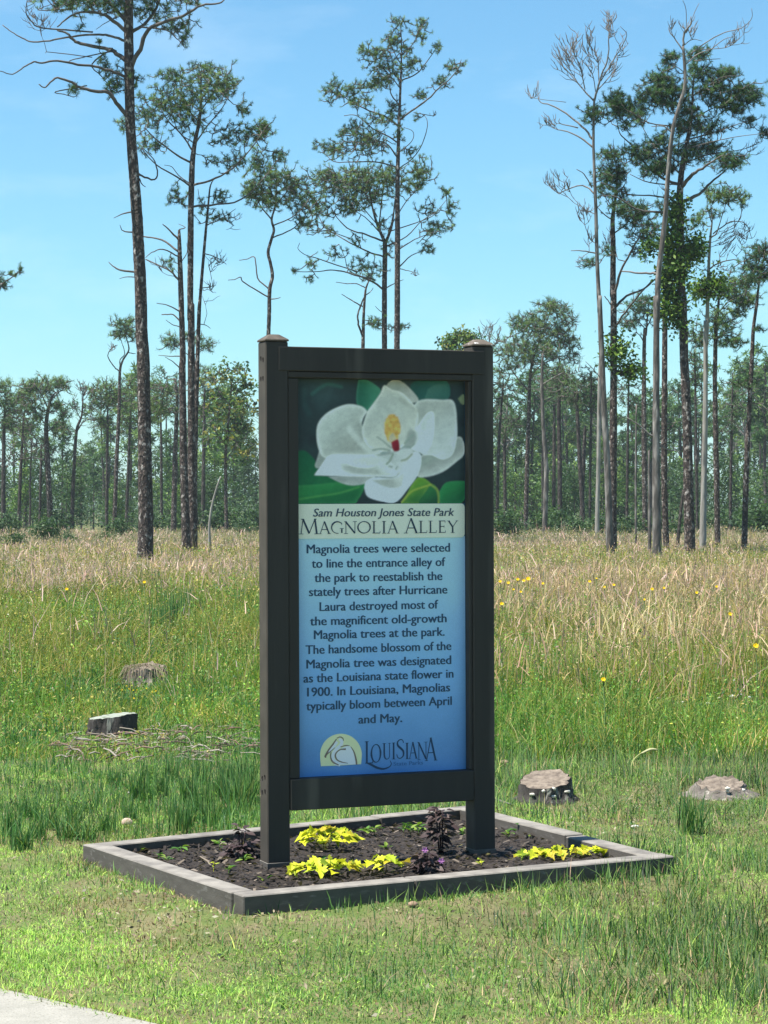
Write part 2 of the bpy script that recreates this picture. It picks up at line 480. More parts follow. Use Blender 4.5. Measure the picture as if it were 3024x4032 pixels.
g = ground_mesh(); g['kind'] = 'structure'
RA_, RB_ = np.array([-1.14, 6.585]), np.array([-.653, 6.147])      # road edge
rd = (RB_ - RA_) / np.linalg.norm(RB_ - RA_); rn = np.array([rd[1], -rd[0]])
if rn[1] > 0: rn = -rn
acc = Acc()
ts = np.linspace(-30, 30, 241)
edge = RA_[None] + rd[None] * ts[:, None] + rn[None] * ((fbm(ts, ts * 0, .5, 8) - .5) * .05)[:, None]
outer = edge + rn[None] * 5.0
rows = [np.c_[edge, np.full(len(ts), -.05)], np.c_[edge, np.full(len(ts), .014)], np.c_[edge + rn * .03, np.full(len(ts), .022)], np.c_[outer, np.full(len(ts), .022)]]
V = np.stack(rows, 1).reshape(-1, 3)
i = (np.arange(len(ts) - 1)[:, None] * 4 + np.arange(3)[None, :]).ravel()
acc.add(V, np.stack([i, i + 1, i + 5, i + 4], -1))
rdo = acc.build('road', M['concrete'], colors=False); rdo['kind'] = 'structure'
bmx = bmesh.new(); bmx.from_mesh(rdo.data); bmesh.ops.recalc_face_normals(bmx, faces=bmx.faces); bmx.to_mesh(rdo.data); bmx.free()


def road_side(x, y):
    """>0 on the road"""
    return (x - RA_[0]) * rn[0] + (y - RA_[1]) * rn[1]


# ================================================================== SIGN
sign = empty('park_sign', SO, 'tall dark brown wooden park sign with a magnolia picture and blue text panel', 'sign')
sign.rotation_euler = (0, 0, YAW)
def q4(s0, s1, n0, n1): return [(s0, n0), (s1, n0), (s1, n1), (s0, n1)]
def sbox(name, s0, s1, n0, n1, z0, z1, mat='paint', par=None, bev=.003, label=None):
    return box(name, (q4(s0, s1, n0, n1), z0, z1), M[mat], par or sign, bev, label)
POSTW, SW, ZT = .089, .9305, 2.018
def post(s0, capmat, label):
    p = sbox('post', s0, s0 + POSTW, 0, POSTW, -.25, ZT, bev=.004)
    # chamfered cap with a small flat top
    bm = bmesh.new(); o = .003
    lo = [bm.verts.new((x, y, ZT + .001)) for x, y in q4(s0 - o, s0 + POSTW + o, -o, POSTW + o)]
    md = [bm.verts.new((x, y, ZT + .008)) for x, y in q4(s0 - o, s0 + POSTW + o, -o, POSTW + o)]
    hi = [bm.verts.new((x, y, ZT + .028)) for x, y in q4(s0 + .026, s0 + POSTW - .026, .026, POSTW - .026)]
    bm.faces.new(lo[::-1]); bm.faces.new(hi)
    for k in range(4):
        bm.faces.new((lo[k], lo[(k + 1) % 4], md[(k + 1) % 4], md[k])); bm.faces.new((md[k], md[(k + 1) % 4], hi[(k + 1) % 4], hi[k]))
    bmesh.ops.bevel(bm, geom=list(bm.edges), offset=.002, segments=1, affect='EDGES')
    bmesh.ops.recalc_face_normals(bm, faces=bm.faces)
    me = bpy.data.meshes.new('cap'); bm.to_mesh(me); bm.free()
    c = link('post_cap', me, M[capmat], p)
    if label: c['label'] = label
    return p
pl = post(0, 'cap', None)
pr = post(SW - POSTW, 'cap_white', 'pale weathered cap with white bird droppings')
# concrete-splashed foot of each post: a thin collar of dirt
for p, s0 in ((pl, 0), (pr, SW - POSTW)):
    sbox('post_foot', s0 - .002, s0 + POSTW + .002, -.002, POSTW + .002, -.02, .072, 'timber', p, .001)
# screw holes in the left face of the left post
for zc in (1.955, 1.885, .385, .335):
    for n in (.028, .058):
        a = Acc()
        cz, cn, r = zc + rng.uniform(-.006, .006), n + rng.uniform(-.003, .003), .0075
        t = np.arange(10) * 2 * math.pi / 10
        V = np.c_[np.full(10, -.0012), cn + r * np.cos(t), cz + r * 1.2 * np.sin(t)]
        V2 = V.copy(); V2[:, 0] = .002
        VV = np.vstack([V, V2, [[-.0012, cn, cz]]])
        a.addf(VV, [np.c_[np.arange(10), (np.arange(10) + 1) % 10, (np.arange(10) + 1) % 10 + 10, np.arange(10) + 10],
                    np.c_[np.full(10, 20), np.arange(10), (np.arange(10) + 1) % 10]])
        a.build('screw_hole', M['hole'], pl, off=(0, 0, 0), colors=False)
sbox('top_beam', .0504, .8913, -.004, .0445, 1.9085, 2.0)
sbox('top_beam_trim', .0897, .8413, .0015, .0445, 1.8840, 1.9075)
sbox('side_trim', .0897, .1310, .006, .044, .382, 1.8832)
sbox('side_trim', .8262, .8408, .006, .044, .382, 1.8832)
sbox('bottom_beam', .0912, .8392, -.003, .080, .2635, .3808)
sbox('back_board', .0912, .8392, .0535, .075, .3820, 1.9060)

PN = .0445                                   # front of the panel
panel = sbox('sign_panel', .120, .838, PN + .001, .052, .3815, 1.8835, 'print', sign, 0)
def set_col(me, c):
    a = me.color_attributes.new('Col', 'FLOAT_COLOR', 'POINT')
    arr = np.ones((len(me.vertices), 4), np.float32); arr[:, :3] = c
    a.data.foreach_set('color', arr.ravel())
set_col(panel.data, (.05, .12, .2))
PG = np.array([2.6, 2.02, 1.88])                                    # printed colour = shaded colour seen / daylight in the shade
def ink(r, g, b, k=1.0): return np.minimum(srgb(r, g, b) * PG * k, .88)

# --- the printed magnolia picture: colours laid on a fine grid, like the print
S0, S1, ZA, ZB = .1312, .8258, 1.4115, 1.8835
NX, NZ = 360, 260
ss = np.linspace(S0, S1, NX); zz = np.linspace(ZA, ZB, NZ)
SS, ZZ = np.meshgrid(ss, zz)
pu = (SS - S0) / (S1 - S0); pv = (ZB - ZZ) / (ZB - ZA)         # 0..1 from the top left
PX = 25 + pu * 1587; PY = (95 + 30 * pu) + pv * (1258 - (95 + 30 * pu))   # zoom coordinates of the picture
img = np.zeros((NZ, NX, 3)); img[:] = srgb(30, 45, 48)
fn = fbm(PX, PY, 160, 21)
img += (fn[..., None] - .5) * np.array([.006, .022, .02])
fn2 = vnoise(PX, PY, 420, 25); img += np.clip(.6 - np.hypot(PX - 330, (PY - 250) * 1.2) / 420, 0, 1)[..., None] * np.array([.012, .03, .03])
def pip(poly):
    poly = catmull(np.vstack([np.array(poly, float), poly[0]]), 4)
    x0, y0 = poly[:-1, 0], poly[:-1, 1]; x1, y1 = poly[1:, 0], poly[1:, 1]
    inside = np.zeros(PX.shape, bool); dmin = np.full(PX.shape, 1e9)
    bx = (PX > poly[:, 0].min() - 40) & (PX < poly[:, 0].max() + 40) & (PY > poly[:, 1].min() - 40) & (PY < poly[:, 1].max() + 40)
    X, Y = PX[bx], PY[bx]; ins = np.zeros(X.shape, bool); dm = np.full(X.shape, 1e9)
    for a, b, c, d in zip(x0, y0, x1, y1):
        if b != d:
            hit = ((b > Y) != (d > Y)) & (X < (c - a) * (Y - b) / (d - b) + a)
            ins ^= hit
        L2 = (c - a) ** 2 + (d - b) ** 2 + 1e-9
        t = np.clip(((X - a) * (c - a) + (Y - b) * (d - b)) / L2, 0, 1)
        dm = np.minimum(dm, np.hypot(X - a - t * (c - a), Y - b - t * (d - b)))
    inside[bx] = ins; dmin[bx] = dm
    sd = np.where(inside, dmin, -dmin)
    return sd
def paint(poly, c0, c1=None, ax=None, edge=None, ew=14, soft=5, alpha=1.0):
    """fill with a gradient from c0 to c1 along ax=(x0,y0,x1,y1); edge = colour of a soft rim"""
    global img
    sd = pip(poly)
    al = np.clip(sd / soft + .5, 0, 1) * alpha
    c = np.empty_like(img); c[:] = srgb(*c0)
    if c1 is not None:
        t = np.clip(((PX - ax[0]) * (ax[2] - ax[0]) + (PY - ax[1]) * (ax[3] - ax[1])) / ((ax[2] - ax[0]) ** 2 + (ax[3] - ax[1]) ** 2), 0, 1)
        t = t * t * (3 - 2 * t)
        c = c * (1 - t[..., None]) + srgb(*c1) * t[..., None]
    if edge is not None:
        e = np.exp(-np.clip(sd, 0, None) / ew)[..., None] * .8
        c = c * (1 - e) + srgb(*edge) * e
    img = img * (1 - al[..., None]) + c * al[..., None]
def stroke(pts, w, col, alpha=1.0, soft=6):
    global img
    pts = catmull(pts, 5); dm = np.full(PX.shape, 1e9)
    for a, b in zip(pts[:-1], pts[1:]):
        L2 = ((b - a) ** 2).sum() + 1e-9
        t = np.clip(((PX - a[0]) * (b[0] - a[0]) + (PY - a[1]) * (b[1] - a[1])) / L2, 0, 1)
        dm = np.minimum(dm, np.hypot(PX - a[0] - t * (b[0] - a[0]), PY - a[1] - t * (b[1] - a[1])))
    al = np.clip((w - dm) / soft + .5, 0, 1)[..., None] * alpha
    img = img * (1 - al) + srgb(*col) * al
stroke([(180, 240), (250, 185), (330, 150), (450, 175)], 12, (42, 92, 84), .6, 26)
stroke([(110, 200), (110, 330), (150, 420)], 26, (36, 66, 66), .5, 40)
paint([(610, 110), (690, 112), (770, 160), (812, 200), (800, 250), (690, 395), (600, 345), (590, 240)], (22, 78, 62), (48, 112, 90), (600, 200, 800, 220), (56, 118, 98), 12)
paint([(1085, 200), (1120, 132), (1200, 118), (1440, 120), (1452, 290), (1170, 300)], (24, 66, 62), (34, 84, 78), (1100, 120, 1400, 300))
paint([(1260, 200), (1330, 160), (1440, 160), (1452, 290), (1245, 305)], (50, 96, 88), (38, 84, 78), (1260, 180, 1440, 300))
paint([(1550, 285), (1605, 245), (1612, 335), (1580, 330)], (96, 118, 90))
paint([(20, 780), (110, 765), (200, 850), (250, 960), (340, 1010), (650, 1050), (660, 1110), (600, 1220), (520, 1262), (20, 1262)], (16, 78, 52), (22, 92, 54), (100, 800, 400, 1250))
paint([(20, 1090), (200, 1080), (420, 1060), (650, 1070), (655, 1110), (600, 1215), (520, 1262), (20, 1262)], (30, 106, 58), (18, 84, 50), (300, 1090, 340, 1250), (44, 118, 70), 16)
stroke([(60, 1215), (250, 1185), (420, 1160), (610, 1105)], 7, (64, 136, 70), .7, 14)
stroke([(240, 1000), (235, 1080)], 6, (30, 96, 60), .6, 10)
paint([(1000, 1262), (1060, 1170), (1110, 1080), (1185, 1012), (1290, 1080), (1250, 1130), (1175, 1262)], (72, 124, 44), (28, 88, 48), (1130, 1080, 1210, 1230), (106, 146, 58), 14)
paint([(1250, 1130), (1290, 1080), (1340, 1110), (1368, 1262), (1170, 1262)], (34, 96, 54), (20, 66, 46), (1260, 1120, 1330, 1260))
stroke([(1290, 1085), (1345, 1130), (1362, 1200), (1360, 1258)], 9, (112, 140, 62), .8, 10)
stroke([(1010, 1245), (1100, 1150), (1200, 1110), (1285, 1085)], 7, (140, 160, 70), .7, 10)
paint([(1368, 1150), (1435, 1065), (1600, 1052), (1625, 1080), (1620, 1190), (1560, 1262), (1385, 1262)], (30, 108, 60), (18, 78, 50), (1450, 1080, 1560, 1250), (40, 120, 74), 14)
W1, W2, W3 = (150, 180, 176), (166, 192, 190), (128, 150, 142)
paint([(868, 165), (915, 118), (985, 112), (1080, 180), (1172, 305), (1000, 310)], (128, 148, 142), (150, 172, 166), (920, 140, 1150, 300), (160, 182, 176), 10)
paint([(1165, 830), (1350, 740), (1540, 640), (1600, 680), (1607, 800), (1540, 865), (1400, 965), (1240, 1012), (1150, 992)], (132, 156, 146), (152, 176, 172), (1300, 780, 1400, 960), (170, 196, 196), 16)
paint([(1165, 305), (1250, 290), (1400, 296), (1495, 300), (1530, 380), (1540, 540), (1538, 650), (1500, 800), (1400, 852), (1300, 812), (1190, 790), (1090, 600), (1100, 400)], (146, 172, 164), (158, 188, 190), (1200, 350, 1450, 800), (172, 200, 202), 16)
paint([(245, 770), (222, 850), (205, 905), (238, 925), (310, 830)], (134, 156, 150), None, None, (160, 184, 182), 8)
paint([(690, 402), (640, 358), (520, 335), (400, 370), (300, 430), (236, 512), (220, 610), (236, 740), (290, 832), (420, 806), (740, 812), (900, 700), (660, 560), (645, 480)], (152, 184, 178), (144, 168, 158), (300, 450, 620, 760), (176, 204, 202), 18)
stroke([(520, 560), (600, 660), (700, 760), (790, 800)], 26, (164, 192, 188), .7, 30)
stroke([(610, 520), (660, 620), (740, 720)], 22, (132, 158, 148), .6, 34)
paint([(690, 402), (760, 310), (815, 230), (850, 160), (920, 200), (1010, 225), (1110, 320), (1170, 425), (1130, 620), (1000, 745), (900, 775), (750, 762), (670, 690), (640, 575)], (150, 178, 170), (160, 184, 172), (760, 300, 980, 660), (180, 206, 200), 16)
stroke([(1000, 290), (1100, 360), (1160, 400)], 18, (148, 170, 156), .6, 26)
paint([(1130, 600), (1190, 500), (1262, 412), (1322, 430), (1312, 650), (1240, 782), (1100, 745)], (156, 188, 190), (164, 194, 198), (1180, 480, 1260, 740), (178, 206, 206), 12)
paint([(330, 1008), (740, 1000), (690, 1062), (560, 1088), (450, 1066)], (132, 154, 150), (144, 168, 166), (500, 1010, 520, 1080), (162, 186, 188), 10)
paint([(198, 992), (270, 890), (335, 812), (460, 800), (700, 812), (900, 862), (962, 1000), (740, 1006), (420, 1000)], (166, 198, 212), (158, 186, 184), (260, 980, 760, 850), (186, 212, 222), 14)
paint([(440, 890), (560, 900), (700, 930), (880, 930), (900, 990), (600, 985), (470, 950)], (142, 166, 154), None, None, None, 8, 40, .7)
paint([(455, 850), (600, 810), (780, 812), (852, 872), (700, 925), (540, 908)], (168, 196, 194), (158, 186, 180), (480, 850, 800, 880), (182, 208, 206), 12, 12)
paint([(660, 1110), (680, 1052), (760, 1016), (960, 1010), (1080, 850), (1130, 780), (1190, 805), (1192, 900), (1150, 1012), (1060, 1130), (1000, 1205), (930, 1252), (800, 1232), (690, 1190)], (160, 192, 222), (166, 194, 200), (800, 1200, 1150, 820), (186, 214, 230), 14)
paint([(720, 1038), (960, 1008), (1040, 920), (1010, 1100), (870, 1110), (780, 1072)], (144, 166, 150), (158, 182, 176), (860, 1090, 1000, 1000), None, 10, 30, .85)
paint([(780, 805), (1000, 735), (1120, 740), (1132, 850), (1010, 985), (850, 985), (760, 900)], (160, 190, 188), (168, 196, 200), (850, 820, 1050, 960), None, 10, 50, .9)
paint([(1090, 560), (1150, 600), (1140, 700), (1060, 745), (1040, 690)], (140, 166, 160), None, None, None, 8, 30)
for pts, w, c, a in (([(780, 640), (840, 680), (910, 740)], 7, (118, 140, 128), .7), ([(740, 760), (820, 752), (900, 765)], 9, (112, 134, 122), .7),
                     ([(790, 812), (860, 800), (930, 790)], 6, (126, 148, 136), .6), ([(870, 890), (900, 860), (930, 800)], 8, (110, 128, 104), .8),
                     ([(1040, 700), (1080, 660), (1120, 620)], 8, (116, 138, 128), .7), ([(1010, 860), (1060, 845), (1110, 800)], 8, (126, 140, 104), .8),
                     ([(1060, 730), (1100, 735), (1130, 705)], 7, (118, 140, 128), .6), ([(890, 912), (920, 920)], 6, (120, 142, 132), .7), ([(955, 940), (970, 915)], 6, (118, 140, 130), .7)):
    stroke(pts, w, c, a, 10)
for k in range(420):                          # the yellow stamens
    t = rng.uniform(0, 2 * math.pi); r = math.sqrt(rng.uniform(0, 1))
    cx, cy = 925 + 66 * r * math.cos(t), 560 + 122 * r * math.sin(t)
    w = 7
    bx = (np.abs(PX - cx) < 14) & (np.abs(PY - cy) < 14)
    img[bx] = img[bx] * .25 + .75 * srgb(*(np.array([172, 146, 78]) + rng.uniform(-26, 26) * np.array([1, 1, .7])))
paint([(895, 690), (890, 640), (930, 600), (960, 650), (975, 680), (935, 700)], (178, 176, 128), None, None, None, 8, 12)
paint([(912, 690), (940, 672), (980, 664), (994, 740), (985, 768), (945, 776), (922, 745)], (112, 26, 40), (88, 18, 30), (920, 700, 980, 760), (140, 50, 60), 6)
# printing softness: petals gain contrast and fine veins, the whole picture is a little blurred and grained
lum = img.mean(-1); pet = np.clip((lum - .24) / .10, 0, 1)[..., None] * (img[..., 2:3] > .20)
vein = (vnoise(PX * .35 + PY * .9, PY * .22 - PX * .5, 17, 63) - .5) * .045 + (fbm(PX, PY, 60, 64) - .5) * .10
fac = np.clip(.40 + (lum - .42) * 1.7 + vein, .12, .58)[..., None]
img = img * (1 - pet) + pet * fac * (.55 * img / np.maximum(lum, .05)[..., None] + .45 * np.array([.94, 1.05, 1.0]))
img *= (1 + (fbm(PX, PY, 26, 66) - .5) * .22 * (1 - pet[..., 0]))[..., None]
def blur(z, r=1):
    for ax in (0, 1):
        z = (np.roll(z, r, ax) + 2 * z + np.roll(z, -r, ax)) / 4
    return z
core = img.copy()
for _ in range(3): img = blur(img)
img[:4] = core[:4]; img[-4:] = core[-4:]; img[:, :4] = core[:, :4]; img[:, -4:] = core[:, -4:]
img *= 1 + rng.normal(0, .035, img.shape[:2])[..., None]
img = np.minimum(img * np.array([2.35, 1.86, 1.70]), .90)
a = Acc()
i = (np.arange(NZ - 1)[:, None] * NX + np.arange(NX - 1)[None, :]).ravel()
V = np.stack([SS, np.full(SS.shape, PN - .0004), ZZ], -1).reshape(-1, 3)
a.add(V, np.stack([i, i + 1, i + NX + 1, i + NX], -1), img.reshape(-1, 3))
a.build('flower_picture', M['print'], panel, off=(0, 0, 0))

# --- blue text field with its printed gradient
NX2, NZ2 = 40, 160
ss = np.linspace(S0, S1, NX2); zz = np.linspace(.3812, 1.284, NZ2); SS, ZZ = np.meshgrid(ss, zz)
t = (1.284 - ZZ) / (1.284 - .3812)
stops = [(0, (124, 168, 198)), (.25, (112, 158, 192)), (.55, (92, 142, 182)), (.8, (78, 126, 168)), (.93, (68, 114, 158)), (1, (54, 102, 152))]
C = np.zeros(SS.shape + (3,))
for k in range(3): C[..., k] = np.interp(t, [s[0] for s in stops], [srgb(*s[1])[k] for s in stops])
edge = np.minimum(SS - S0, S1 - SS); C *= (1 - .18 * np.exp(-edge / .022))[..., None]
C += (fbm(SS, ZZ, .12, 31)[..., None] - .5) * np.array([.02, .04, .05])
a = Acc(); i = (np.arange(NZ2 - 1)[:, None] * NX2 + np.arange(NX2 - 1)[None, :]).ravel()
a.add(np.stack([SS, np.full(SS.shape, PN - .0003), ZZ], -1).reshape(-1, 3), np.stack([i, i + 1, i + NX2 + 1, i + NX2], -1), np.minimum(C * PG, .86).reshape(-1, 3))
a.build('blue_text_field', M['print'], panel, off=(0, 0, 0))

# --- sage title band, raised a little, right corners rounded
def flat_poly(acc, pts, n, col):
    """fan of a star-shaped outline on the sign plane"""
    pts = np.array(pts, float); c = pts.mean(0)
    V = np.vstack([np.c_[pts[:, 0], np.full(len(pts), n), pts[:, 1]], [[c[0], n, c[1]]]])
    k = len(pts)
    acc.add(V, np.c_[np.full(k, k), np.arange(k), (np.arange(k) + 1) % k], col)
r = .014; zt, zb, sr = 1.4105, 1.2800, S1 - .002
out = [(S0, zb), (sr - r, zb)] + [(sr - r + r * math.sin(x), zb + r - r * math.cos(x)) for x in np.linspace(.2, 1.57, 6)] + \
      [(sr - r + r * math.cos(x), zt - r + r * math.sin(x)) for x in np.linspace(0, 1.57, 6)] + [(S0, zt)]
a = Acc(); flat_poly(a, out, PN - .0030, ink(172, 184, 164))
k = len(out); o = np.array(out)
a.add(np.vstack([np.c_[o[:, 0], np.full(k, PN - .0030), o[:, 1]], np.c_[o[:, 0], np.full(k, PN), o[:, 1]]]), np.c_[np.arange(k), (np.arange(k) + 1) % k, (np.arange(k) + 1) % k + k, np.arange(k) + k], ink(120, 140, 125))
a.build('title_band', M['print'], panel, off=(0, 0, 0))

# --- running text
def text_line(txt, s0, s1, z, xh, col, n, bold=.048, shear=0.0, name='text_line'):
    cu = bpy.data.curves.new('t', 'FONT'); cu.body = txt; cu.size = 1.0; cu.shear = shear; cu.resolution_u = 3
    o = bpy.data.objects.new('t', cu); COL.objects.link(o)
    me = bpy.data.meshes.new_from_object(o)
    bpy.data.objects.remove(o); bpy.data.curves.remove(cu)
    bm = bmesh.new(); bm.from_mesh(me)                       # a second copy a hair to the side thickens the strokes
    g_ = bmesh.ops.duplicate(bm, geom=bm.verts[:] + bm.edges[:] + bm.faces[:])
    for v in g_['geom']:
        if isinstance(v, bmesh.types.BMVert): v.co.x += bold; v.co.z += 1
    bm.to_mesh(me); bm.free()
    n_ = len(me.vertices); co = np.zeros(n_ * 3); me.vertices.foreach_get('co', co); co = co.reshape(-1, 3)
    sx = (s1 - s0) / (co[:, 0].max() - co[:, 0].min())
    new = np.c_[s0 + (co[:, 0] - co[:, 0].min()) * sx, n - co[:, 2] * .0002, z + co[:, 1] * xh]
    me.vertices.foreach_set('co', new.astype(np.float32).ravel()); me.update()
    set_col(me, col)
    me.materials.clear()
    return link(name, me, M['ink'], panel)
LINES = [("Magnolia trees were selected", 343, 1280, 377, 371), ("to line the entrance alley of", 376, 1250, 472, 464), ("the park to reestablish the", 394, 1230, 565, 556),
         ("stately trees after Hurricane", 358, 1263, 657, 644), ("Laura destroyed most of", 427, 1203, 754, 742), ("the magnificent old-growth", 365, 1258, 848, 832),
         ("Magnolia trees at the park.", 390, 1245, 935, 922), ("The handsome blossom of the", 336, 1289, 1034, 1014), ("Magnolia tree was designated", 341, 1288, 1128, 1106),
         ("as the Louisiana state flower in", 322, 1303, 1219, 1196), ("1900. In Louisiana, Magnolias", 346, 1281, 1312, 1283), ("typically bloom between April", 340, 1292, 1405, 1370)]
TC = ink(40, 68, 92, .72)
for txt, x0, x1, y0, y1 in LINES:
    s0, z0 = on_sign('S2', x0, y0, PN); s1, z1 = on_sign('S2', x1, y1, PN)
    text_line(txt, s0, s1, (z0 + z1) / 2, .0485, TC, PN - .0015)
s0, z0 = on_sign('S3', 681, 244, PN); s1, z1 = on_sign('S3', 968, 240, PN)
text_line("and May.", s0, s1, (z0 + z1) / 2, .0485, TC, PN - .0015)
s0, z0 = on_sign('S2', 383, 137, PN); s1, z1 = on_sign('S2', 1306, 137, PN)
text_line("Sam Houston Jones State Park", s0, s1, (z0 + z1) / 2, .0440, ink(52, 70, 84, .75), PN - .0045, .034, .22, 'title_line')

# --- drawn letters with thick and thin strokes (title and emblem lettering)
def quad(acc, p, q, wp, wq, n, col):
    p, q = np.array(p, float), np.array(q, float); d = q - p; d /= np.linalg.norm(d) + 1e-12; m = np.array([-d[1], d[0]])
    P = [p - m * wp / 2, q - m * wq / 2, q + m * wq / 2, p + m * wp / 2]
    acc.add([(x, n, z) for x, z in P], [[0, 1, 2, 3]], col)
def poly_stroke(acc, pts, w, n, col, smooth=5):
    pts = np.array(pts, float); w = np.atleast_1d(np.array(w, float))
    if smooth > 1: pts = catmull(pts, smooth)
    w = np.interp(np.linspace(0, 1, len(pts)), np.linspace(0, 1, len(w)), w) if len(w) > 1 else np.full(len(pts), w[0])
    T = np.gradient(pts, axis=0); T /= np.linalg.norm(T, axis=1)[:, None] + 1e-12; Nn = np.c_[-T[:, 1], T[:, 0]]
    A_, B_ = pts + Nn * w[:, None] / 2, pts - Nn * w[:, None] / 2
    V = np.vstack([np.c_[A_[:, 0], np.full(len(pts), n), A_[:, 1]], np.c_[B_[:, 0], np.full(len(pts), n), B_[:, 1]]])
    k = len(pts); j = np.arange(k - 1)
    acc.add(V, np.c_[j, j + k, j + k + 1, j + 1], col)
def ring(x, y, rx, ry, a0, a1, k=22): return [(x + rx * math.cos(t), y + ry * math.sin(t)) for t in np.linspace(a0, a1, k)]
TH, TN, SE = .125, .055, .035
def glyph(ch):
    """strokes in a box of height 1: (points, widths)"""
    f = lambda x, y=0, w=.15: ([(x - w, y), (x + w, y)], SE)
    if ch == 'M': return 1.16, [([(.12, 0), (.24, .98)], TN), ([(.24, .98), (.60, .03)], TH), ([(.60, .03), (.94, .98)], TN), ([(.94, .98), (1.05, 0)], TH), f(.11), f(1.05), f(.2, .98, .08), f(.97, .98, .08)]
    if ch == 'A': return .86, [([(.11, 0), (.42, 1)], TN), ([(.41, 1), (.76, 0)], TH), ([(.20, .34), (.64, .34)], TN), f(.10, 0, .12), f(.77, 0, .13)]
    if ch == 'G': return .98, [(ring(.50, .5, .42, .47, .75, 4.9), [TN, .10, TH + .01, .10, TN, TN]), ([(.82, .42), (.82, .06)], TH), f(.82, .42), ([(.82, .70), (.82, .88)], .04)]
    if ch == 'N': return .94, [([(.14, 0), (.14, .98)], TN), ([(.12, .98), (.80, .02)], TH), ([(.80, .02), (.80, .98)], TN), f(.14), f(.80, .98), f(.10, .98, .09)]
    if ch == 'O': return 1.06, [(ring(.53, .5, .45, .47, .3, math.pi / 2 + .3, 12), [.11, TN]), (ring(.53, .5, .45, .47, math.pi / 2 + .3, math.pi + .3, 12), [TN, TH + .015]), (ring(.53, .5, .45, .47, math.pi + .3, 1.5 * math.pi + .3, 12), [TH, TN]), (ring(.53, .5, .45, .47, 1.5 * math.pi + .3, 2 * math.pi + .3, 12), [TN, TH + .015])]
    if ch == 'L': return .72, [([(.2, 0), (.2, 1)], TH), ([(.1, .02), (.64, .02)], TN), ([(.63, 0), (.66, .2)], .04), f(.2, .98), f(.17, .02, .1)]
    if ch == 'I': return .44, [([(.22, 0), (.22, 1)], TH), f(.22), f(.22, .98)]
    if ch == 'E': return .72, [([(.2, 0), (.2, 1)], TH), ([(.1, .02), (.60, .02)], TN), ([(.1, .98), (.58, .98)], TN), ([(.2, .52), (.50, .52)], TN), ([(.59, 0), (.62, .18)], .04), ([(.57, 1), (.58, .84)], .04), ([(.50, .44), (.50, .60)], .04)]
    if ch == 'Y': return .86, [([(.43, 0), (.43, .48)], TH), ([(.44, .46), (.13, .98)], TH), ([(.43, .46), (.75, .98)], TN), f(.43), f(.12, .98, .11), f(.76, .98, .1)]
    if ch == 'S': return .66, [([(.56, .80), (.50, .95), (.33, .98), (.16, .86), (.18, .68), (.36, .54), (.54, .38), (.55, .16), (.38, .02), (.18, .05), (.10, .22)], [TN, TN, .07, TH, TH + .02, TH, .07, TN, TN])]
    if ch == 'U': return .86, [([(.2, 1), (.2, .3), (.28, .08), (.44, .02), (.60, .10), (.66, .3), (.66, 1)], [TH, TH, TN, TN, TN]), f(.2, .98), f(.66, .98, .11)]
def letters(word, x0, x1, zfun, heights, n, col, name, wscale=1.0, wts=None):
    a = Acc()
    widths = [(glyph(c)[0] if c != ' ' else .42) * h for c, h in zip(word, heights)]
    k = (x1 - x0) / sum(widths); x = x0
    for c, h, w in zip(word, heights, widths):
        if c != ' ':
            for pts, sw in glyph(c)[1]:
                P = [(x + px * h * k, zfun(x) + pz * h * zscale) for px, pz in pts]
                poly_stroke(a, P, np.atleast_1d(sw) * zscale * h * wscale, n, col, 1 if len(pts) == 2 else 3)
        x += w * k
    return a
s0, z0 = on_sign('S2', 292, 250, PN); s1, z1 = on_sign('S2', 1332, 247, PN)
zl = (z0 + z1) / 2; zscale = .0465
hs = [1.22] + [1] * 7 + [1] + [1.22] + [1] * 4
letters("MAGNOLIA ALLEY", s0, s1, lambda x: zl, hs, PN - .0046, ink(38, 58, 74, .75), 't').build('title_lettering', M['ink'], panel, off=(0, 0, 0))

# --- park emblem: sun disc with a white pelican, and its lettering
def S7(x, y): return on_sign('S7', x, y, PN)
emb = Acc()
disc = [S7(455 + 195 * math.cos(t), 290 - 198 * math.sin(t)) for t in np.linspace(-.10, math.pi + .10, 30)] + [S7(262, 340), S7(268, 396), S7(460, 388), S7(643, 376)]
flat_poly(emb, disc, PN - .0014, ink(170, 178, 142))
emb.build('emblem_disc', M['ink'], panel, off=(0, 0, 0))
emb = Acc(); WH = ink(168, 194, 212)
poly_stroke(emb, [S7(*p) for p in [(436, 142), (462, 162), (452, 200), (410, 240), (382, 285), (384, 335), (415, 368), (450, 380)]], [.010, .013, .013, .014, .013, .014, .018, .014], PN - .0019, WH)
poly_stroke(emb, [S7(*p) for p in [(418, 165), (392, 205), (355, 250), (330, 275)]], [.012, .013, .012, .004], PN - .0020, WH)
flat_poly(emb, [S7(*p) for p in [(405, 300), (425, 255), (470, 222), (520, 203), (548, 215), (572, 262), (588, 330), (592, 378), (520, 380), (450, 382), (420, 350)]], PN - .0021, WH)
emb.build('pelican', M['ink'], panel, off=(0, 0, 0), colors=True)
emb = Acc(); BR = ink(92, 90, 82)
for pts, w in (([(412, 142), (380, 190), (335, 250), (308, 305), (318, 308)], [.004, .006, .006, .007, .003]), ([(398, 222), (360, 255), (330, 278), (314, 300)], [.002, .003, .004, .003]), ([(415, 135), (445, 122), (472, 135), (478, 158)], [.003, .004, .003]),
               ([(500, 236), (450, 240), (412, 268), (402, 300), (418, 335), (460, 356), (520, 368)], [.007, .004, .005, .006, .005, .004, .002]), ([(362, 262), (358, 310), (378, 355), (432, 384)], [.003, .005, .006, .004]),
               ([(545, 212), (575, 262), (594, 330), (600, 380)], [.002, .005, .007, .006]), ([(450, 215), (500, 202), (535, 205)], [.003, .004, .002])):
    poly_stroke(emb, [S7(*p) for p in pts], w, PN - .0026, BR)
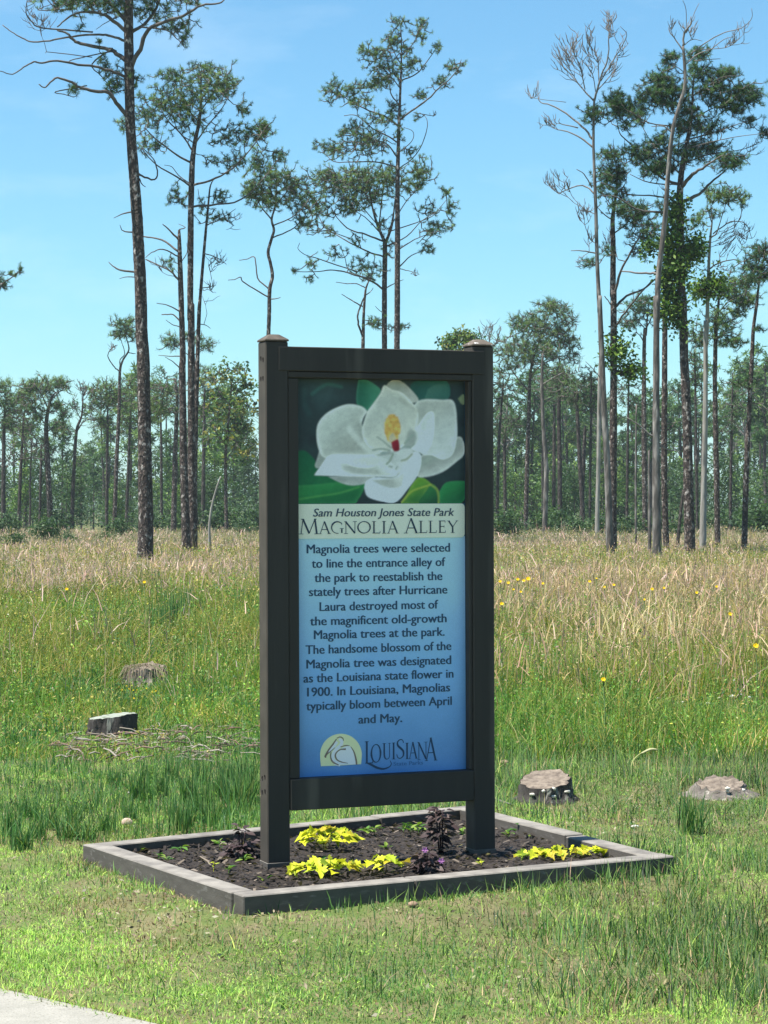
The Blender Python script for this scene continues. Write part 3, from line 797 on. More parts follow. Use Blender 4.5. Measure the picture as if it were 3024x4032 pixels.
emb.build('pelican_outline', M['ink'], panel, off=(0, 0, 0))
lg = Acc(); LC = ink(34, 60, 86, .75)
def L7(ch, x0, x1, yt, yb, ws=1.0):
    w, strokes = glyph(ch)
    (sa, za), (sb, zb) = S7(x0, yb), S7(x1, yt)
    for pts, sw in strokes:
        P = [(sa + (sb - sa) * px / w, za + (zb - za) * pz) for px, pz in pts]
        poly_stroke(lg, P, np.atleast_1d(sw) * .0475 * ws, PN - .0015, LC, 1 if len(pts) == 2 else 3)
L7('L', 672, 760, 160, 372, 1.25); L7('O', 732, 832, 185, 366, 1.1); L7('U', 838, 930, 178, 335); L7('I', 925, 968, 174, 330, 1.1); L7('S', 962, 1052, 142, 326, 1.25)
L7('I', 1052, 1092, 176, 328, 1.1); L7('A', 1086, 1168, 168, 326); L7('N', 1168, 1262, 166, 336); L7('A', 1240, 1350, 126, 344, 1.25)
poly_stroke(lg, [S7(*p) for p in [(688, 362), (730, 378), (790, 408), (850, 420), (905, 402), (925, 372), (912, 342)]], [.004, .008, .009, .007, .004, .003, .002], PN - .0016, LC)
lg.build('emblem_lettering', M['ink'], panel, off=(0, 0, 0))
s0, z0 = S7(945, 392); s1, z1 = S7(1222, 378)
text_line("State Parks", s0, s1, (z0 + z1) / 2, .0215, ink(40, 80, 122), PN - .0015, .03, 0, 'emblem_line')

# ================================================================== PLANTER
PZ = .09
planter = empty('planter_frame', (pc[0], pc[1], 0), 'low rectangular garden bed edging of weathered grey timbers round the sign posts', 'garden bed')
def loc(p): return (float(p[0] - pc[0]), float(p[1] - pc[1]))
def timber(p0, p1, w, inward, z0=-.06, z1=PZ, label=None):
    d = (p1 - p0) / np.linalg.norm(p1 - p0); m = np.array([-d[1], d[0]])
    if (m @ (inward - p0)) < 0: m = -m
    c = [p0, p1, p1 + m * w, p0 + m * w]
    A_ = sum(c[i][0] * c[(i + 1) % 4][1] - c[(i + 1) % 4][0] * c[i][1] for i in range(4))
    if A_ < 0: c = c[::-1]
    return box('timber', ([loc(p) for p in c], z0, z1), M['timber'], planter, .004, label)
dBC = (PC - PB) / np.linalg.norm(PC - PB); dAD = (PD - PA) / np.linalg.norm(PD - PA)
dAB = (PB - PA) / np.linalg.norm(PB - PA); dDC = (PC - PD) / np.linalg.norm(PC - PD)
TW = .086
jf = PB + dBC * .66; jb = PA + dAD * 1.36
timber(PB, jf, TW, pc); timber(jf + dBC * .004, PC, TW, pc)
timber(PA, jb, TW, pc, z1=PZ - .003); timber(jb + dAD * .004, PD, TW, pc)
timber(PA + dAB * (TW + .004), PB - dAB * (TW + .006), TW, pc, z1=PZ - .001)
jr = PD + dDC * .98
timber(PD + dDC * (TW + .004), jr, TW, pc, z1=PZ + .002); timber(jr + dDC * .004, PC - dDC * (TW + .006), TW, pc, z1=PZ - .004)
INNER = [PA, PB, PC, PD]
def in_quad(x, y, grow=0.0):
    r_ = np.ones(np.shape(x), bool)
    for i in range(4):
        p, q = INNER[i], INNER[(i + 1) % 4]; d = (q - p) / np.linalg.norm(q - p); m = np.array([-d[1], d[0]])
        if m @ (pc - p) < 0: m = -m
        r_ &= ((x - p[0]) * m[0] + (y - p[1]) * m[1]) > -grow
    return r_
# mulch inside
uu = np.linspace(0.02, .98, 90)
Ug, Vg = np.meshgrid(uu, uu)
XY = (PA[None, None] * ((1 - Ug) * (1 - Vg))[..., None] + PB * (Ug * (1 - Vg))[..., None] + PC * (Ug * Vg)[..., None] + PD * ((1 - Ug) * Vg)[..., None])
SOILZ = .046
Zs = SOILZ + (fbm(XY[..., 0], XY[..., 1], .16, 41) - .5) * .03 + (fbm(XY[..., 0], XY[..., 1], .04, 44) - .5) * .018
a = Acc(); i = (np.arange(89)[:, None] * 90 + np.arange(89)[None, :]).ravel()
a.add(np.concatenate([XY, Zs[..., None]], -1).reshape(-1, 3), np.stack([i, i + 1, i + 91, i + 90], -1))
so = a.build('mulch_bed', M['soil'], smooth=True, colors=False); so['kind'] = 'structure'
# loose bark chips on the mulch
a = Acc(); n = 2600
p = np.c_[rng.uniform(.05, .95, n), rng.uniform(.05, .95, n)]
P2 = PA * ((1 - p[:, :1]) * (1 - p[:, 1:])) + PB * (p[:, :1] * (1 - p[:, 1:])) + PC * (p[:, :1] * p[:, 1:]) + PD * ((1 - p[:, :1]) * p[:, 1:])
L = rng.uniform(.006, .022, n); Wd = rng.uniform(.003, .008, n); th = rng.uniform(0, 6.28, n); tl = rng.uniform(-.5, .5, n)
dx = np.c_[np.cos(th) * np.cos(tl), np.sin(th) * np.cos(tl), np.sin(tl)] * L[:, None]; dy = np.c_[-np.sin(th), np.cos(th), rng.uniform(-.4, .4, n)] * Wd[:, None]
c0 = np.c_[P2, SOILZ + .006 + rng.uniform(0, .012, n)]
V = np.stack([c0 - dx - dy, c0 + dx - dy * .6, c0 + dx + dy * .6, c0 - dx + dy], 1).reshape(-1, 3)
cc = np.where(rng.uniform(size=(n, 1)) < .12, np.array([[.22, .18, .14]]), np.array([[.045, .036, .030]])) * rng.uniform(.5, 1.5, (n, 1))
a.add(V, np.arange(4 * n).reshape(-1, 4), np.repeat(cc, 4, 0))
tag(a.build('bark_chips', M['blade']), kind='stuff')

# ------------------------------------------------------------------ bed plants
def leaf_shape(kind):
    if kind == 'lobed':    # broad pointed leaf with side lobes
        pts = [(0, 0), (.16, -.30), (.44, -.20), (.34, .02), (.66, .10), (1.0, .0), (.66, -.0), (.34, .02)]
        half = [(0, 0), (-.10, .16), (.02, .40), (.20, .26), (.36, .46), (.50, .24), (.72, .14), (1, 0)]
    elif kind == 'narrow': half = [(0, 0), (.2, .06), (.5, .09), (.8, .05), (1, 0)]
    else: half = [(0, 0), (.1, .16), (.35, .28), (.65, .24), (.88, .10), (1, 0)]
    return np.array(half)
def leaves(acc, P, D_, Nn, L, kind, cols, fold=.25):
    """leaves at P pointing along D_, face up along Nn; each is two folded halves"""
    h = leaf_shape(kind); k = len(h)
    D_ = D_ / np.linalg.norm(D_, axis=1)[:, None]
    Sd = np.cross(D_, Nn); Sd /= np.linalg.norm(Sd, axis=1)[:, None] + 1e-9
    Nn = np.cross(Sd, D_)
    n = len(P); Vs = []
    for sgn in (1, -1):
        up = fold * h[:, 1] - .25 * h[:, 0] ** 2
        V = P[:, None] + L[:, None, None] * (h[None, :, :1] * D_[:, None] + sgn * h[None, :, 1:2] * Sd[:, None] + up[None, :, None] * Nn[:, None])
        Vs.append(V)
    mid = P[:, None] + L[:, None, None] * (np.array([.45])[None, :, None] * D_[:, None] + (-.25 * .2) * Nn[:, None])
    for s_i, V in enumerate(Vs):
        VV = np.concatenate([V, mid], 1); b = np.arange(n)[:, None, None] * (k + 1)
        j = np.arange(k - 1)
        F = np.stack([np.full(k - 1, k), j, j + 1], -1)[None]
        if s_i: F = F[..., ::-1]
        acc.add(VV.reshape(-1, 3), (b + F).reshape(-1, 3), np.repeat(cols, k + 1, 0))
def mound(name, label, cat, c, rx, ry, h, n, L, kind, palette, mat, group=None, stems=True, rot=0.0, droop=.3, stemcol=(.10, .13, .03), heads=0):
    root = empty(name, (c[0], c[1], SOILZ), label, cat, group)
    th = rng.uniform(0, 6.28, n); rr = np.sqrt(rng.uniform(0, 1, n))
    ex, ey = rr * np.cos(th) * rx, rr * np.sin(th) * ry
    x = ex * math.cos(rot) - ey * math.sin(rot); y = ex * math.sin(rot) + ey * math.cos(rot)
    z = h * (np.sqrt(np.clip(1 - .8 * rr ** 2, 0, 1))) * rng.uniform(.5, 1.05, n) + .012
    P = np.c_[x, y, z]
    out = np.c_[x / rx, y / ry, np.zeros(n)] * .9 + rng.normal(0, .5, (n, 3)); out[:, 2] = rng.uniform(-droop - .25, .35, n)
    Nn = np.c_[rng.normal(0, .35, n), rng.normal(0, .35, n) - .25, np.ones(n)]
    pal = np.array(palette); ci = rng.integers(0, len(pal), n)
    cols = pal[ci] * rng.uniform(.85, 1.12, (n, 1))
    a = Acc(); leaves(a, P - out / np.linalg.norm(out, axis=1)[:, None] * L * .4, out, Nn, L * rng.uniform(.65, 1.2, n), kind, cols)
    a.build('leaves', M[mat], root, off=(0, 0, 0))
    if stems:
        a = Acc(); k = max(6, n // 4); idx = rng.choice(n, k, replace=False)
        q = P[idx]; p0 = np.c_[q[:, :2] * .15, np.full(k, -.01)]; m = (p0 + q) / 2 + np.c_[np.zeros((k, 2)), np.full(k, .01)]
        thin_tubes(a, np.stack([p0, m, q], 1), np.full((k, 3), .0016), stemcol); a.build('stems', M['leaf'], root, off=(0, 0, 0))
    return root
YEL = [srgb(232, 234, 50) * .82, srgb(218, 226, 52) * .8, srgb(238, 236, 84) * .82, srgb(228, 230, 60) * .8, srgb(180, 200, 48) * .68, srgb(150, 178, 50) * .6, srgb(214, 196, 60) * .7]
g1 = gnd('G6', 330, 445, SOILZ); g2 = gnd('G6', 385, 660, SOILZ); g3 = gnd('G6', 810, 635, SOILZ); g4 = gnd('G4', 560, 690, SOILZ)
VG = 'yellow leafy plants in the garden bed'
mound('sweet_potato_vine', 'bushy bright yellow vine just right of the left sign post', 'plant', g1, .135, .10, .072, 58, .05, 'lobed', YEL, 'petal', VG)
mound('sweet_potato_vine', 'bright yellow vine against the front timber, in front of the left sign post', 'plant', g2 + ND * .05, .140, .075, .052, 62, .048, 'lobed', YEL, 'petal', VG, rot=YAW)
mound('sweet_potato_vine', 'small sparse yellow vine between the larger front vine and the purple flowering plant', 'plant', g3 + ND * .05, .090, .06, .05, 24, .046, 'lobed', YEL, 'petal', VG, rot=YAW)
mound('sweet_potato_vine', 'low trailing yellow vine along the front timber near the right corner of the bed', 'plant', g4 + ND * .05, .225, .05, .028, 72, .040, 'lobed', YEL, 'petal', VG, rot=YAW)
PUR = [srgb(84, 68, 70) * .66, srgb(100, 84, 84) * .66, srgb(66, 54, 57) * .6, srgb(122, 106, 102) * .66]
def purple(c, label, tiers, n, L, flowers=()):
    root = empty('purple_foliage_plant', (c[0], c[1], SOILZ), label, 'plant', 'dark purple plants in the garden bed')
    a = Acc(); hmax = max(t[0] for t in tiers)
    for zt_, rad, m in tiers:
        k = int(n * m); th = rng.uniform(0, 6.28, k); d = np.c_[np.cos(th), np.sin(th), rng.uniform(-.5, .45, k)]
        P = np.c_[np.cos(th) * rad * rng.uniform(.1, .7, k), np.sin(th) * rad * rng.uniform(.1, .7, k), zt_ + rng.normal(0, .012, k)]
        cols = np.array(PUR)[rng.integers(0, 4, k)] * rng.uniform(.8, 1.3, (k, 1))
        leaves(a, P, d, np.tile([0, -.3, 1.0], (k, 1)) + rng.normal(0, .3, (k, 3)), L * rng.uniform(.7, 1.25, k), 'oval', cols)
    a.build('leaves', M['leaf'], root, off=(0, 0, 0))
    a = Acc()
    for k in range(3):
        tube(a, [(0.006 * k, 0, -.02), (.01 * k - .01, .003, hmax * .5), (.012 * k - .012, 0, hmax)], [.004, .0035, .0025], 5, srgb(60, 44, 50))
    a.build('stems', M['leaf'], root, off=(0, 0, 0))
    for fx, fz in flowers:
        a = Acc(); k = 6; th = np.arange(k) * 2 * math.pi / k; ctr = np.array([fx, -.06, fz])
        d = np.c_[np.cos(th), -.45 + 0 * th, np.sin(th)]
        leaves(a, np.tile(ctr, (k, 1)), d, np.tile([0, -1.0, .3], (k, 1)), np.full(k, .013), 'oval', np.tile(srgb(222, 150, 214) * .7, (k, 1)))
        a.build('pink_flower', M['petal'], root, off=(0, 0, 0))
purple(gnd('G5', 985, 575, SOILZ), 'low dark purple plant with a taller sprig behind the left sign post', [(.025, .085, 1.3), (.05, .07, .9), (.105, .022, .30)], 60, .034)
purple(gnd('G6', 1165, 470, SOILZ), 'tallest dark purple plant in the bed beside the right sign post', [(.06, .045, .45), (.09, .055, .8), (.13, .045, .6), (.165, .028, .4)], 42, .040)
purple(gnd('G6', 1120, 640, SOILZ) + ND * .06, 'low purple plant with two pink flowers near the front timber', [(.02, .075, 1.1), (.045, .06, 1), (.07, .03, .4)], 58, .032, ((-.01, .095), (.05, .055)))
# seedlings
SG = [srgb(120, 170, 70) * .55, srgb(90, 140, 60) * .5, srgb(160, 190, 80) * .55]
def seedling(p, n, L, h, pal, label, group, name='seedling', cat='seedling'):
    root = empty(name, p, label, cat, group)
    a = Acc(); th = rng.uniform(0, 6.28, n); d = np.c_[np.cos(th), np.sin(th), rng.uniform(0, .9, n)]
    P = np.c_[np.cos(th) * .006, np.sin(th) * .006, rng.uniform(.25, 1, n) * h]
    leaves(a, P, d, np.tile([0, 0, 1.0], (n, 1)) + rng.normal(0, .2, (n, 3)), L * rng.uniform(.6, 1.2, n), 'oval', np.array(pal)[rng.integers(0, len(pal), n)])
    thin_tubes(a, np.array([[(0, 0, -.01), (.002, 0, h * .5), (0, .002, h)]]), np.full((1, 3), .0014), pal[0]); a.build('leaves', M['leaf'], root, off=(0, 0, 0))
for reg, x, y, n, L, h in [('G5', 390, 535, 9, .03, .02), ('G5', 490, 575, 8, .03, .02), ('G5', 540, 590, 7, .028, .015), ('G5', 620, 545, 9, .034, .03), ('G5', 850, 520, 9, .03, .035), ('G5', 1000, 600, 9, .03, .03),
                             ('G5', 1120, 712, 6, .03, .01), ('G5', 905, 650, 7, .026, .015), ('G6', 690, 345, 12, .035, .03), ('G6', 640, 350, 9, .035, .03), ('G6', 950, 345, 12, .034, .04), ('G6', 900, 330, 10, .03, .035),
                             ('G6', 770, 455, 7, .028, .012), ('G6', 1010, 330, 10, .035, .04), ('G6', 1330, 350, 8, .032, .03), ('G6', 300, 580, 6, .026, .03), ('G6', 215, 590, 7, .026, .02),
                             ('G4', 215, 560, 10, .034, .03), ('G4', 310, 545, 10, .034, .04), ('G4', 345, 560, 6, .026, .02)]:
    seedling(gnd(reg, x, y, SOILZ), n, L, h, SG, 'small green seedling sprouting from the dark mulch', 'green seedlings in the mulch')
YS = [srgb(210, 214, 60) * .8, srgb(180, 200, 60) * .7]
for reg, x, y, lab in [('G5', 815, 640, 'tiny yellow sprout alone in the mulch left of the left sign post'), ('G4', 72, 615, 'yellow sprout at the foot of the right sign post'),
                       ('G4', 62, 722, 'yellow green sprout at the front timber below the right sign post')]:
    seedling(gnd(reg, x, y, SOILZ), 5, .024, .028, YS, lab, None, 'sprout')

# ================================================================== STUMPS AND LITTLE THINGS
STUMPS = []
def stump(reg, x, y, dia, h, label, side='stump', top='stump_top', tilt=(0, 0), ragged=.02, flare=.25, seg=40, fungi=0, straw=0, hollow=.3):
    p = gnd(reg, x, y, 0); p = p + np.array([0, dia * .45, 0])
    root = empty('tree_stump', (p[0], p[1], 0), label, 'tree stump')
    STUMPS.append((p[0], p[1], dia * .55))
    th = np.arange(seg) * 2 * math.pi / seg
    prof = 1 + .16 * (fbm(np.cos(th) * 2, np.sin(th) * 2, .9, int(x)) - .5) * 2 + .06 * rng.normal(size=seg)
    R = dia / 2
    zl = np.array([-.05, 0, .2, .5, .8, 1.0]); fl = np.array([1.35, 1.22, 1.06, 1.0, .98, .96])
    fl = 1 + (fl - 1) * flare * 4
    V = []
    topz = h + ragged * (3.2 * (fbm(np.cos(th) * 2, np.sin(th) * 2, .55, int(y) + 3) - .5) + .35 * rng.normal(size=seg)) + tilt[0] * R * np.cos(th) + tilt[1] * R * np.sin(th)
    for k, (zf, f) in enumerate(zip(zl, fl)):
        jitter = 1 + .035 * rng.normal(size=seg) * (k > 0)
        z = np.full(seg, -.05) if zf < 0 else zf * topz
        V.append(np.c_[R * f * prof * jitter * np.cos(th), R * f * prof * jitter * np.sin(th), z])
    V = np.array(V); nk = len(zl)
    a = Acc(); i = np.arange(nk - 1)[:, None] * seg; j = np.arange(seg)[None]; j2 = (j + 1) % seg
    a.add(V.reshape(-1, 3), np.stack([i + j, i + j2, i + seg + j2, i + seg + j], -1).reshape(-1, 4))
    a.build('bark', M[side], root, off=(0, 0, 0), colors=False)
    # cut face, uneven, a little dished
    rings = [.98, .8, .6, .4, .2]
    W = []
    for r_ in rings:
        rr = V[-1][:, :2] * r_
        z = topz * 1 if r_ > .9 else h + tilt[0] * rr[:, 0] / .5 * .5 + tilt[1] * rr[:, 1] + (fbm(rr[:, 0], rr[:, 1], dia * .22, int(y)) - .5) * ragged * 2.6 - (1 - r_) * hollow * ragged
        W.append(np.c_[rr, z])
    W = np.array(W); a = Acc(); nr = len(rings); i = np.arange(nr - 1)[:, None] * seg
    VV = np.vstack([W.reshape(-1, 3), [[0, 0, h - hollow * ragged]]])
    a.addf(VV, [np.stack([i + j, i + j2, i + seg + j2, i + seg + j], -1).reshape(-1, 4), np.c_[np.full(seg, nr * seg), (nr - 1) * seg + np.arange(seg), (nr - 1) * seg + (np.arange(seg) + 1) % seg]])
    a.build('cut_top', M[top], root, off=(0, 0, 0), colors=False)
    for k in range(fungi):
        t = -math.pi / 2 + rng.uniform(-1.0, 1.1); zf = rng.uniform(.3, .92) * h; rr = R * 1.02
        L = rng.uniform(.008, .021); n = 9
        tt = np.linspace(-math.pi / 2, math.pi / 2, n); c = np.array([rr * math.cos(t), rr * math.sin(t), zf])
        o_, s_ = np.array([math.cos(t), math.sin(t), 0]), np.array([-math.sin(t), math.cos(t), 0])
        up = c + np.outer(np.cos(tt) * L * .7, o_) + np.outer(np.sin(tt) * L, s_); dn = up.copy(); dn[:, 2] -= .008; up[:, 2] += .004 * np.cos(tt)
        cu, cd = c - o_ * .01 + [0, 0, .006], c - o_ * .01 - [0, 0, .008]
        VV = np.vstack([up, dn, [cu], [cd]]); m = np.arange(n - 1)
        a = Acc(); a.addf(VV, [np.c_[m, m + n, m + n + 1, m + 1], np.c_[np.full(n - 1, 2 * n), m, m + 1], np.c_[np.full(n - 1, 2 * n + 1), m + n + 1, m + n]])
        a.build('bracket_fungus', M['fungus'], root, off=(0, 0, 0), colors=False)
    if straw:
        n = straw; t = rng.uniform(0, 6.28, n); r0 = R * rng.uniform(.2, .95, n); r1 = R * rng.uniform(1.05, 1.4, n)
        P0 = np.c_[r0 * np.cos(t), r0 * np.sin(t), h + rng.uniform(0, .02, n)]; dt = t + rng.normal(0, .25, n)
        P1 = np.c_[R * np.cos(dt) * 1.02, R * np.sin(dt) * 1.02, h * rng.uniform(.85, 1.02, n)]
        P2_ = np.c_[r1 * np.cos(dt), r1 * np.sin(dt), h * rng.uniform(.05, .5, n)]
        a = Acc(); thin_tubes(a, np.stack([P0, P1, P2_], 1), np.tile([.002, .0025, .0012], (n, 1)), (.26, .22, .15)); o = a.build('dead_grass', M['blade'], root, off=(0, 0, 0)); o['kind'] = 'stuff'
    return root
stump('G7', 645, 905, .285, .115, 'square cut tree stump with a pale lichen rim, nearest stump on the left', 'stump_dark', 'moss_top', (.12, .0), .004, .10)
stump('G7', 850, 612, .33, .15, 'rotten rounded tree stump draped in dead grass, left of the sign in the tall grass', 'stump', 'stump_top', (0, .10), .016, .45, straw=150)
stump('G8', 375, 1560, .245, .094, 'dark tree stump with white bracket fungus just right of the sign', 'stump_dark', 'stump_top', (.08, .26), .005, .25, fungi=6)
stump('G8', 1410, 1530, .25, .05, 'low crumbled pale tree stump at the right edge of the picture', 'stump', 'stump_top', (.05, .20), .012, .6, fungi=3)

def lump(name, mat, p, sx, sy, sz, label, cat, group=None, rot=0.0, cap=False):
    root = None
    bm = bmesh.new(); bmesh.ops.create_icosphere(bm, subdivisions=3, radius=1)
    for v in bm.verts:
        k = 1 + .28 * (float(vnoise(v.co.x * 1.7 + p[0] * 9, v.co.y * 1.7 + v.co.z, .7, 77)) - .5)
        v.co = Vector((v.co.x * sx * k, v.co.y * sy * k, max(v.co.z, -.4) * sz * k + sz * .3))
    me = bpy.data.meshes.new(name); bm.to_mesh(me); bm.free()
    for f in me.polygons: f.use_smooth = True
    o = link(name, me, M[mat]); o.location = tuple(p); o.rotation_euler = (0, 0, rot)
    return tag(o, label, cat, group)
def mushroom(p, r, h, mat, label):
    root = empty('mushroom', p, label, 'mushroom')
    bm = bmesh.new(); bmesh.ops.create_icosphere(bm, subdivisions=3, radius=1)
    for v in bm.verts: v.co = Vector((v.co.x * r * (1 + .1 * math.sin(5 * v.co.y)), v.co.y * r, h + (v.co.z * .75 if v.co.z > 0 else v.co.z * .18) * r))
    me = bpy.data.meshes.new('cap'); bm.to_mesh(me); bm.free()
    for f in me.polygons: f.use_smooth = True
    link('mushroom_cap', me, M[mat], root)
    a = Acc(); tube(a, [(0, 0, -.01), (0, .001, h * .5), (.001, 0, h)], [r * .42, r * .36, r * .4], 9); a.build('stalk', M[mat], root, off=(0, 0, 0), colors=False)
mushroom(gnd('G6', 970, 912, 0), .017, .028, 'mush', 'round brown mushroom on the grass in front of the long dark front timber')
mushroom(gnd('G8', 128, 1372, 0), .022, .035, 'mush', 'pale brown mushroom beside the right edge of the sign, behind the bed')
lump('fallen_bark', 'mush', gnd('G5', 945, 868, 0), .017, .012, .008, 'small brown scrap of bark lying at the near corner of the timbers', 'bark scrap')
lump('pale_stone', 'pinkstone', gnd('G7', 755, 1425, 0), .026, .018, .022, 'pinkish stone in the grass behind the left back timber', 'stone')
lump('pale_stone', 'stone', gnd('G8', 885, 1708, 0), .018, .012, .008, 'flat white stone on the grass between the right stump and the rush clump', 'stone')
ST = 'small pale stones in the grass behind the sign'
for reg, x, y, s in [('G5', 880, 332, .010), ('G5', 985, 325, .010), ('G5', 312, 185, .011), ('G8', 1450, 980, .03), ('G8', 1375, 990, .022), ('G8', 1310, 1022, .024), ('G8', 1160, 1015, .022), ('G8', 1550, 985, .022), ('G8', 1020, 990, .016), ('G8', 1500, 968, .02), ('G8', 1605, 970, .018)]:
    lump('pale_stone', 'stone', gnd(reg, x, y, 0) + [0, 0, .035 if reg == 'G8' else 0], s * .75, s * .6, s * .45, 'small pale stone among the grass', 'stone', ST, rng.uniform(0, 3))
def stick(pts, r, label, mat='twig_grey'):
    a = Acc(); tube(a, catmull(pts, 3), np.linspace(r, r * .6, (len(pts) - 1) * 3 + 1), 6, None, .15)
    return tag(a.build('fallen_stick', M[mat], colors=False), label, 'stick')
stick([gnd('G8', 78, 1545, .01), gnd('G8', 120, 1560, .02), gnd('G8', 165, 1575, .012)], .006, 'pale fallen stick at the foot of the sign on the right')
stick([gnd('G7', 440, 915, .02), gnd('G7', 520, 925, .03), gnd('G7', 600, 932, .02)], .010, 'pale fallen branch in front of the nearest stump on the left', 'twig_grey')
stick([gnd('G7', 740, 888, .03), gnd('G7', 800, 880, .05), gnd('G7', 860, 868, .03)], .008, 'pale fallen branch right of the nearest stump on the left', 'twig_grey')
# wood debris around the left stump
a = Acc(); n = 520
dx_, dy_ = rng.uniform(330, 1520, n), rng.uniform(880, 1060, n)
keep = rng.uniform(size=n) < np.clip(fbm(dx_, dy_, 120, 52) * 2.2 - .5, .05, 1); dx_, dy_ = dx_[keep], dy_[keep]; n = len(dx_)
P0 = np.array([gnd('G7', x, y, 0) for x, y in zip(dx_, dy_)]); th = rng.uniform(0, 6.28, n); L = rng.uniform(.015, .10, n)
dv = np.c_[np.cos(th), np.sin(th), rng.uniform(-.15, .35, n)] * L[:, None]; P0[:, 2] = rng.uniform(.0, .05, n)
cc = np.array([[.20, .165, .13], [.11, .085, .065], [.36, .32, .27], [.24, .16, .12]])[rng.integers(0, 4, n)]
thin_tubes(a, np.stack([P0 - dv, P0 + [0, 0, .01], P0 + dv], 1), np.c_[rng.uniform(.002, .006, n)] * np.ones((1, 3)), np.repeat(cc, 9, 0))
tag(a.build('wood_debris', M['blade']), kind='stuff')
# bent weed by the right stumps
w0 = gnd('G8', 870, 1420, 0); D0 = w0[1]
a = Acc(); tube(a, catmull([w0, at('G8', 868, 1340, D0), at('G8', 905, 1290, D0 + .03), at('G8', 960, 1262, D0 + .06), at('G8', 1018, 1258, D0 + .08)], 4), np.linspace(.004, .0035, 17), 5, srgb(190, 200, 130) * .6)
tube(a, catmull([at('G8', 925, 1278, D0 + .04), at('G8', 975, 1256, D0 + .06), at('G8', 1018, 1258, D0 + .08)], 3), [.004, .006, .007, .008, .007, .006, .003], 6, srgb(222, 220, 170) * .65)
tag(a.build('bent_weed', M['blade']), 'bent weed with a pale drooping seed head behind the right stump', 'weed')

# ================================================================== GRASS
def blades(acc, x, y, z0, h, w, col, lean=.35, curve=.5, az_=None, tip=None):
    n = len(x); az_ = rng.uniform(0, 6.283, n) if az_ is None else az_
    ln = np.abs(rng.normal(0, lean, n)); ldir = rng.uniform(0, 6.283, n)
    lx, ly = np.cos(ldir) * ln, np.sin(ldir) * ln
    bx, by = np.cos(az_) * w * .5, np.sin(az_) * w * .5
    def row(t, wf):
        k = t * (1 - curve) + curve * t * t
        cx, cy, cz = x + lx * h * k * 1.3, y + ly * h * k * 1.3, z0 + h * (t - .28 * t * t * np.minimum(ln, 1.2))
        return np.stack([cx - bx * wf, cy - by * wf, cz], -1), np.stack([cx + bx * wf, cy + by * wf, cz], -1)
    a0, b0 = row(0.0, 1.0); a1, b1 = row(.55, .85); t_, _ = row(1.0, 0.0)
    V = np.stack([a0, b0, a1, b1, t_], 1).reshape(-1, 3)
    i = np.arange(n) * 5
    c5 = np.repeat(col, 5, 0)
    if tip is not None: c5[4::5] = tip
    acc.addf(V, [np.stack([i, i + 1, i + 3, i + 2], -1), np.stack([i + 2, i + 3, i + 4], -1)], c5)
def pick(pal, n, var=.18):
    pal = np.array(pal); c = pal[rng.integers(0, len(pal), n)]
    return c * rng.uniform(1 - var, 1 + var, (n, 1)) * (1 + rng.normal(0, .05, (n, 3)))
def mixpal(pa, pb, t, n):
    m = rng.uniform(size=n) < t
    return np.where(m[:, None], pick(pb, n), pick(pa, n))
def free(x, y, grow=.01):
    ok = ~in_quad(x, y, grow) & (road_side(x, y) < -.01 + .0 * x)
    for sx, sy, sr in STUMPS: ok &= np.hypot(x - sx, y - sy) > sr
    return ok
def toU(x, y): return 829.5 + x / y * FPX / K, 1094.0 + CAM_H * FPX / K / y
def field(n, y0, y1, p, margin=.055, pad=.5):
    """random ground points, density falling with distance as D**-p"""
    e = 2 - p
    D = (y0 ** e + rng.uniform(size=n) * (y1 ** e - y0 ** e)) ** (1 / e)
    x = rng.uniform(-1, 1, n) * ((.1685 + margin) * D + pad)
    return x, D
def near_stump(x, y):
    """grass grows short just in front of the stumps"""
    k = np.ones(len(x))
    for (sx, sy, sr), d_ in zip(STUMPS, (1.0, 1.9, .7, .7)):
        k = np.where((np.abs(x - sx) < sr * 1.35) & (y < sy + .1) & (y > sy - d_), .33, k)
    return k
def gz(x, y):
    far = np.clip((y - 14) / 30, 0, 1)
    return ((fbm(x, y, 2.2, 3) - .5) * .03 - .008) * (1 - far) + far * ((fbm(x, y, 14, 5) - .5) * .10) - .006 + berm(x, y)
S = lambda r, g, b, k=.66: srgb(r, g, b) * k
LAWN = [S(160, 200, 86, .86), S(140, 188, 74, .84), S(174, 206, 94, .86), S(122, 172, 70, .82), S(188, 212, 106, .86)]
LAWN_DRY = [S(172, 156, 108), S(154, 138, 96), S(188, 176, 128), S(150, 144, 82)]
GREEN = [S(104, 150, 66), S(88, 136, 58), S(124, 164, 74), S(74, 122, 60), S(140, 172, 84)]
BLUEG = [S(78, 128, 70), S(66, 114, 64), S(92, 140, 76), S(58, 102, 56)]
OLIVE = [S(164, 160, 76), S(146, 148, 68), S(180, 168, 92), S(118, 134, 58), S(136, 144, 66)]
STRAW = [S(196, 172, 126, .8), S(180, 154, 112, .78), S(210, 190, 144, .8), S(162, 138, 104, .76), S(188, 158, 126, .8)]
PINK = [S(196, 164, 146, .86), S(178, 148, 132, .84), S(208, 180, 162, .88), S(160, 134, 122, .8), S(186, 164, 144, .86)]

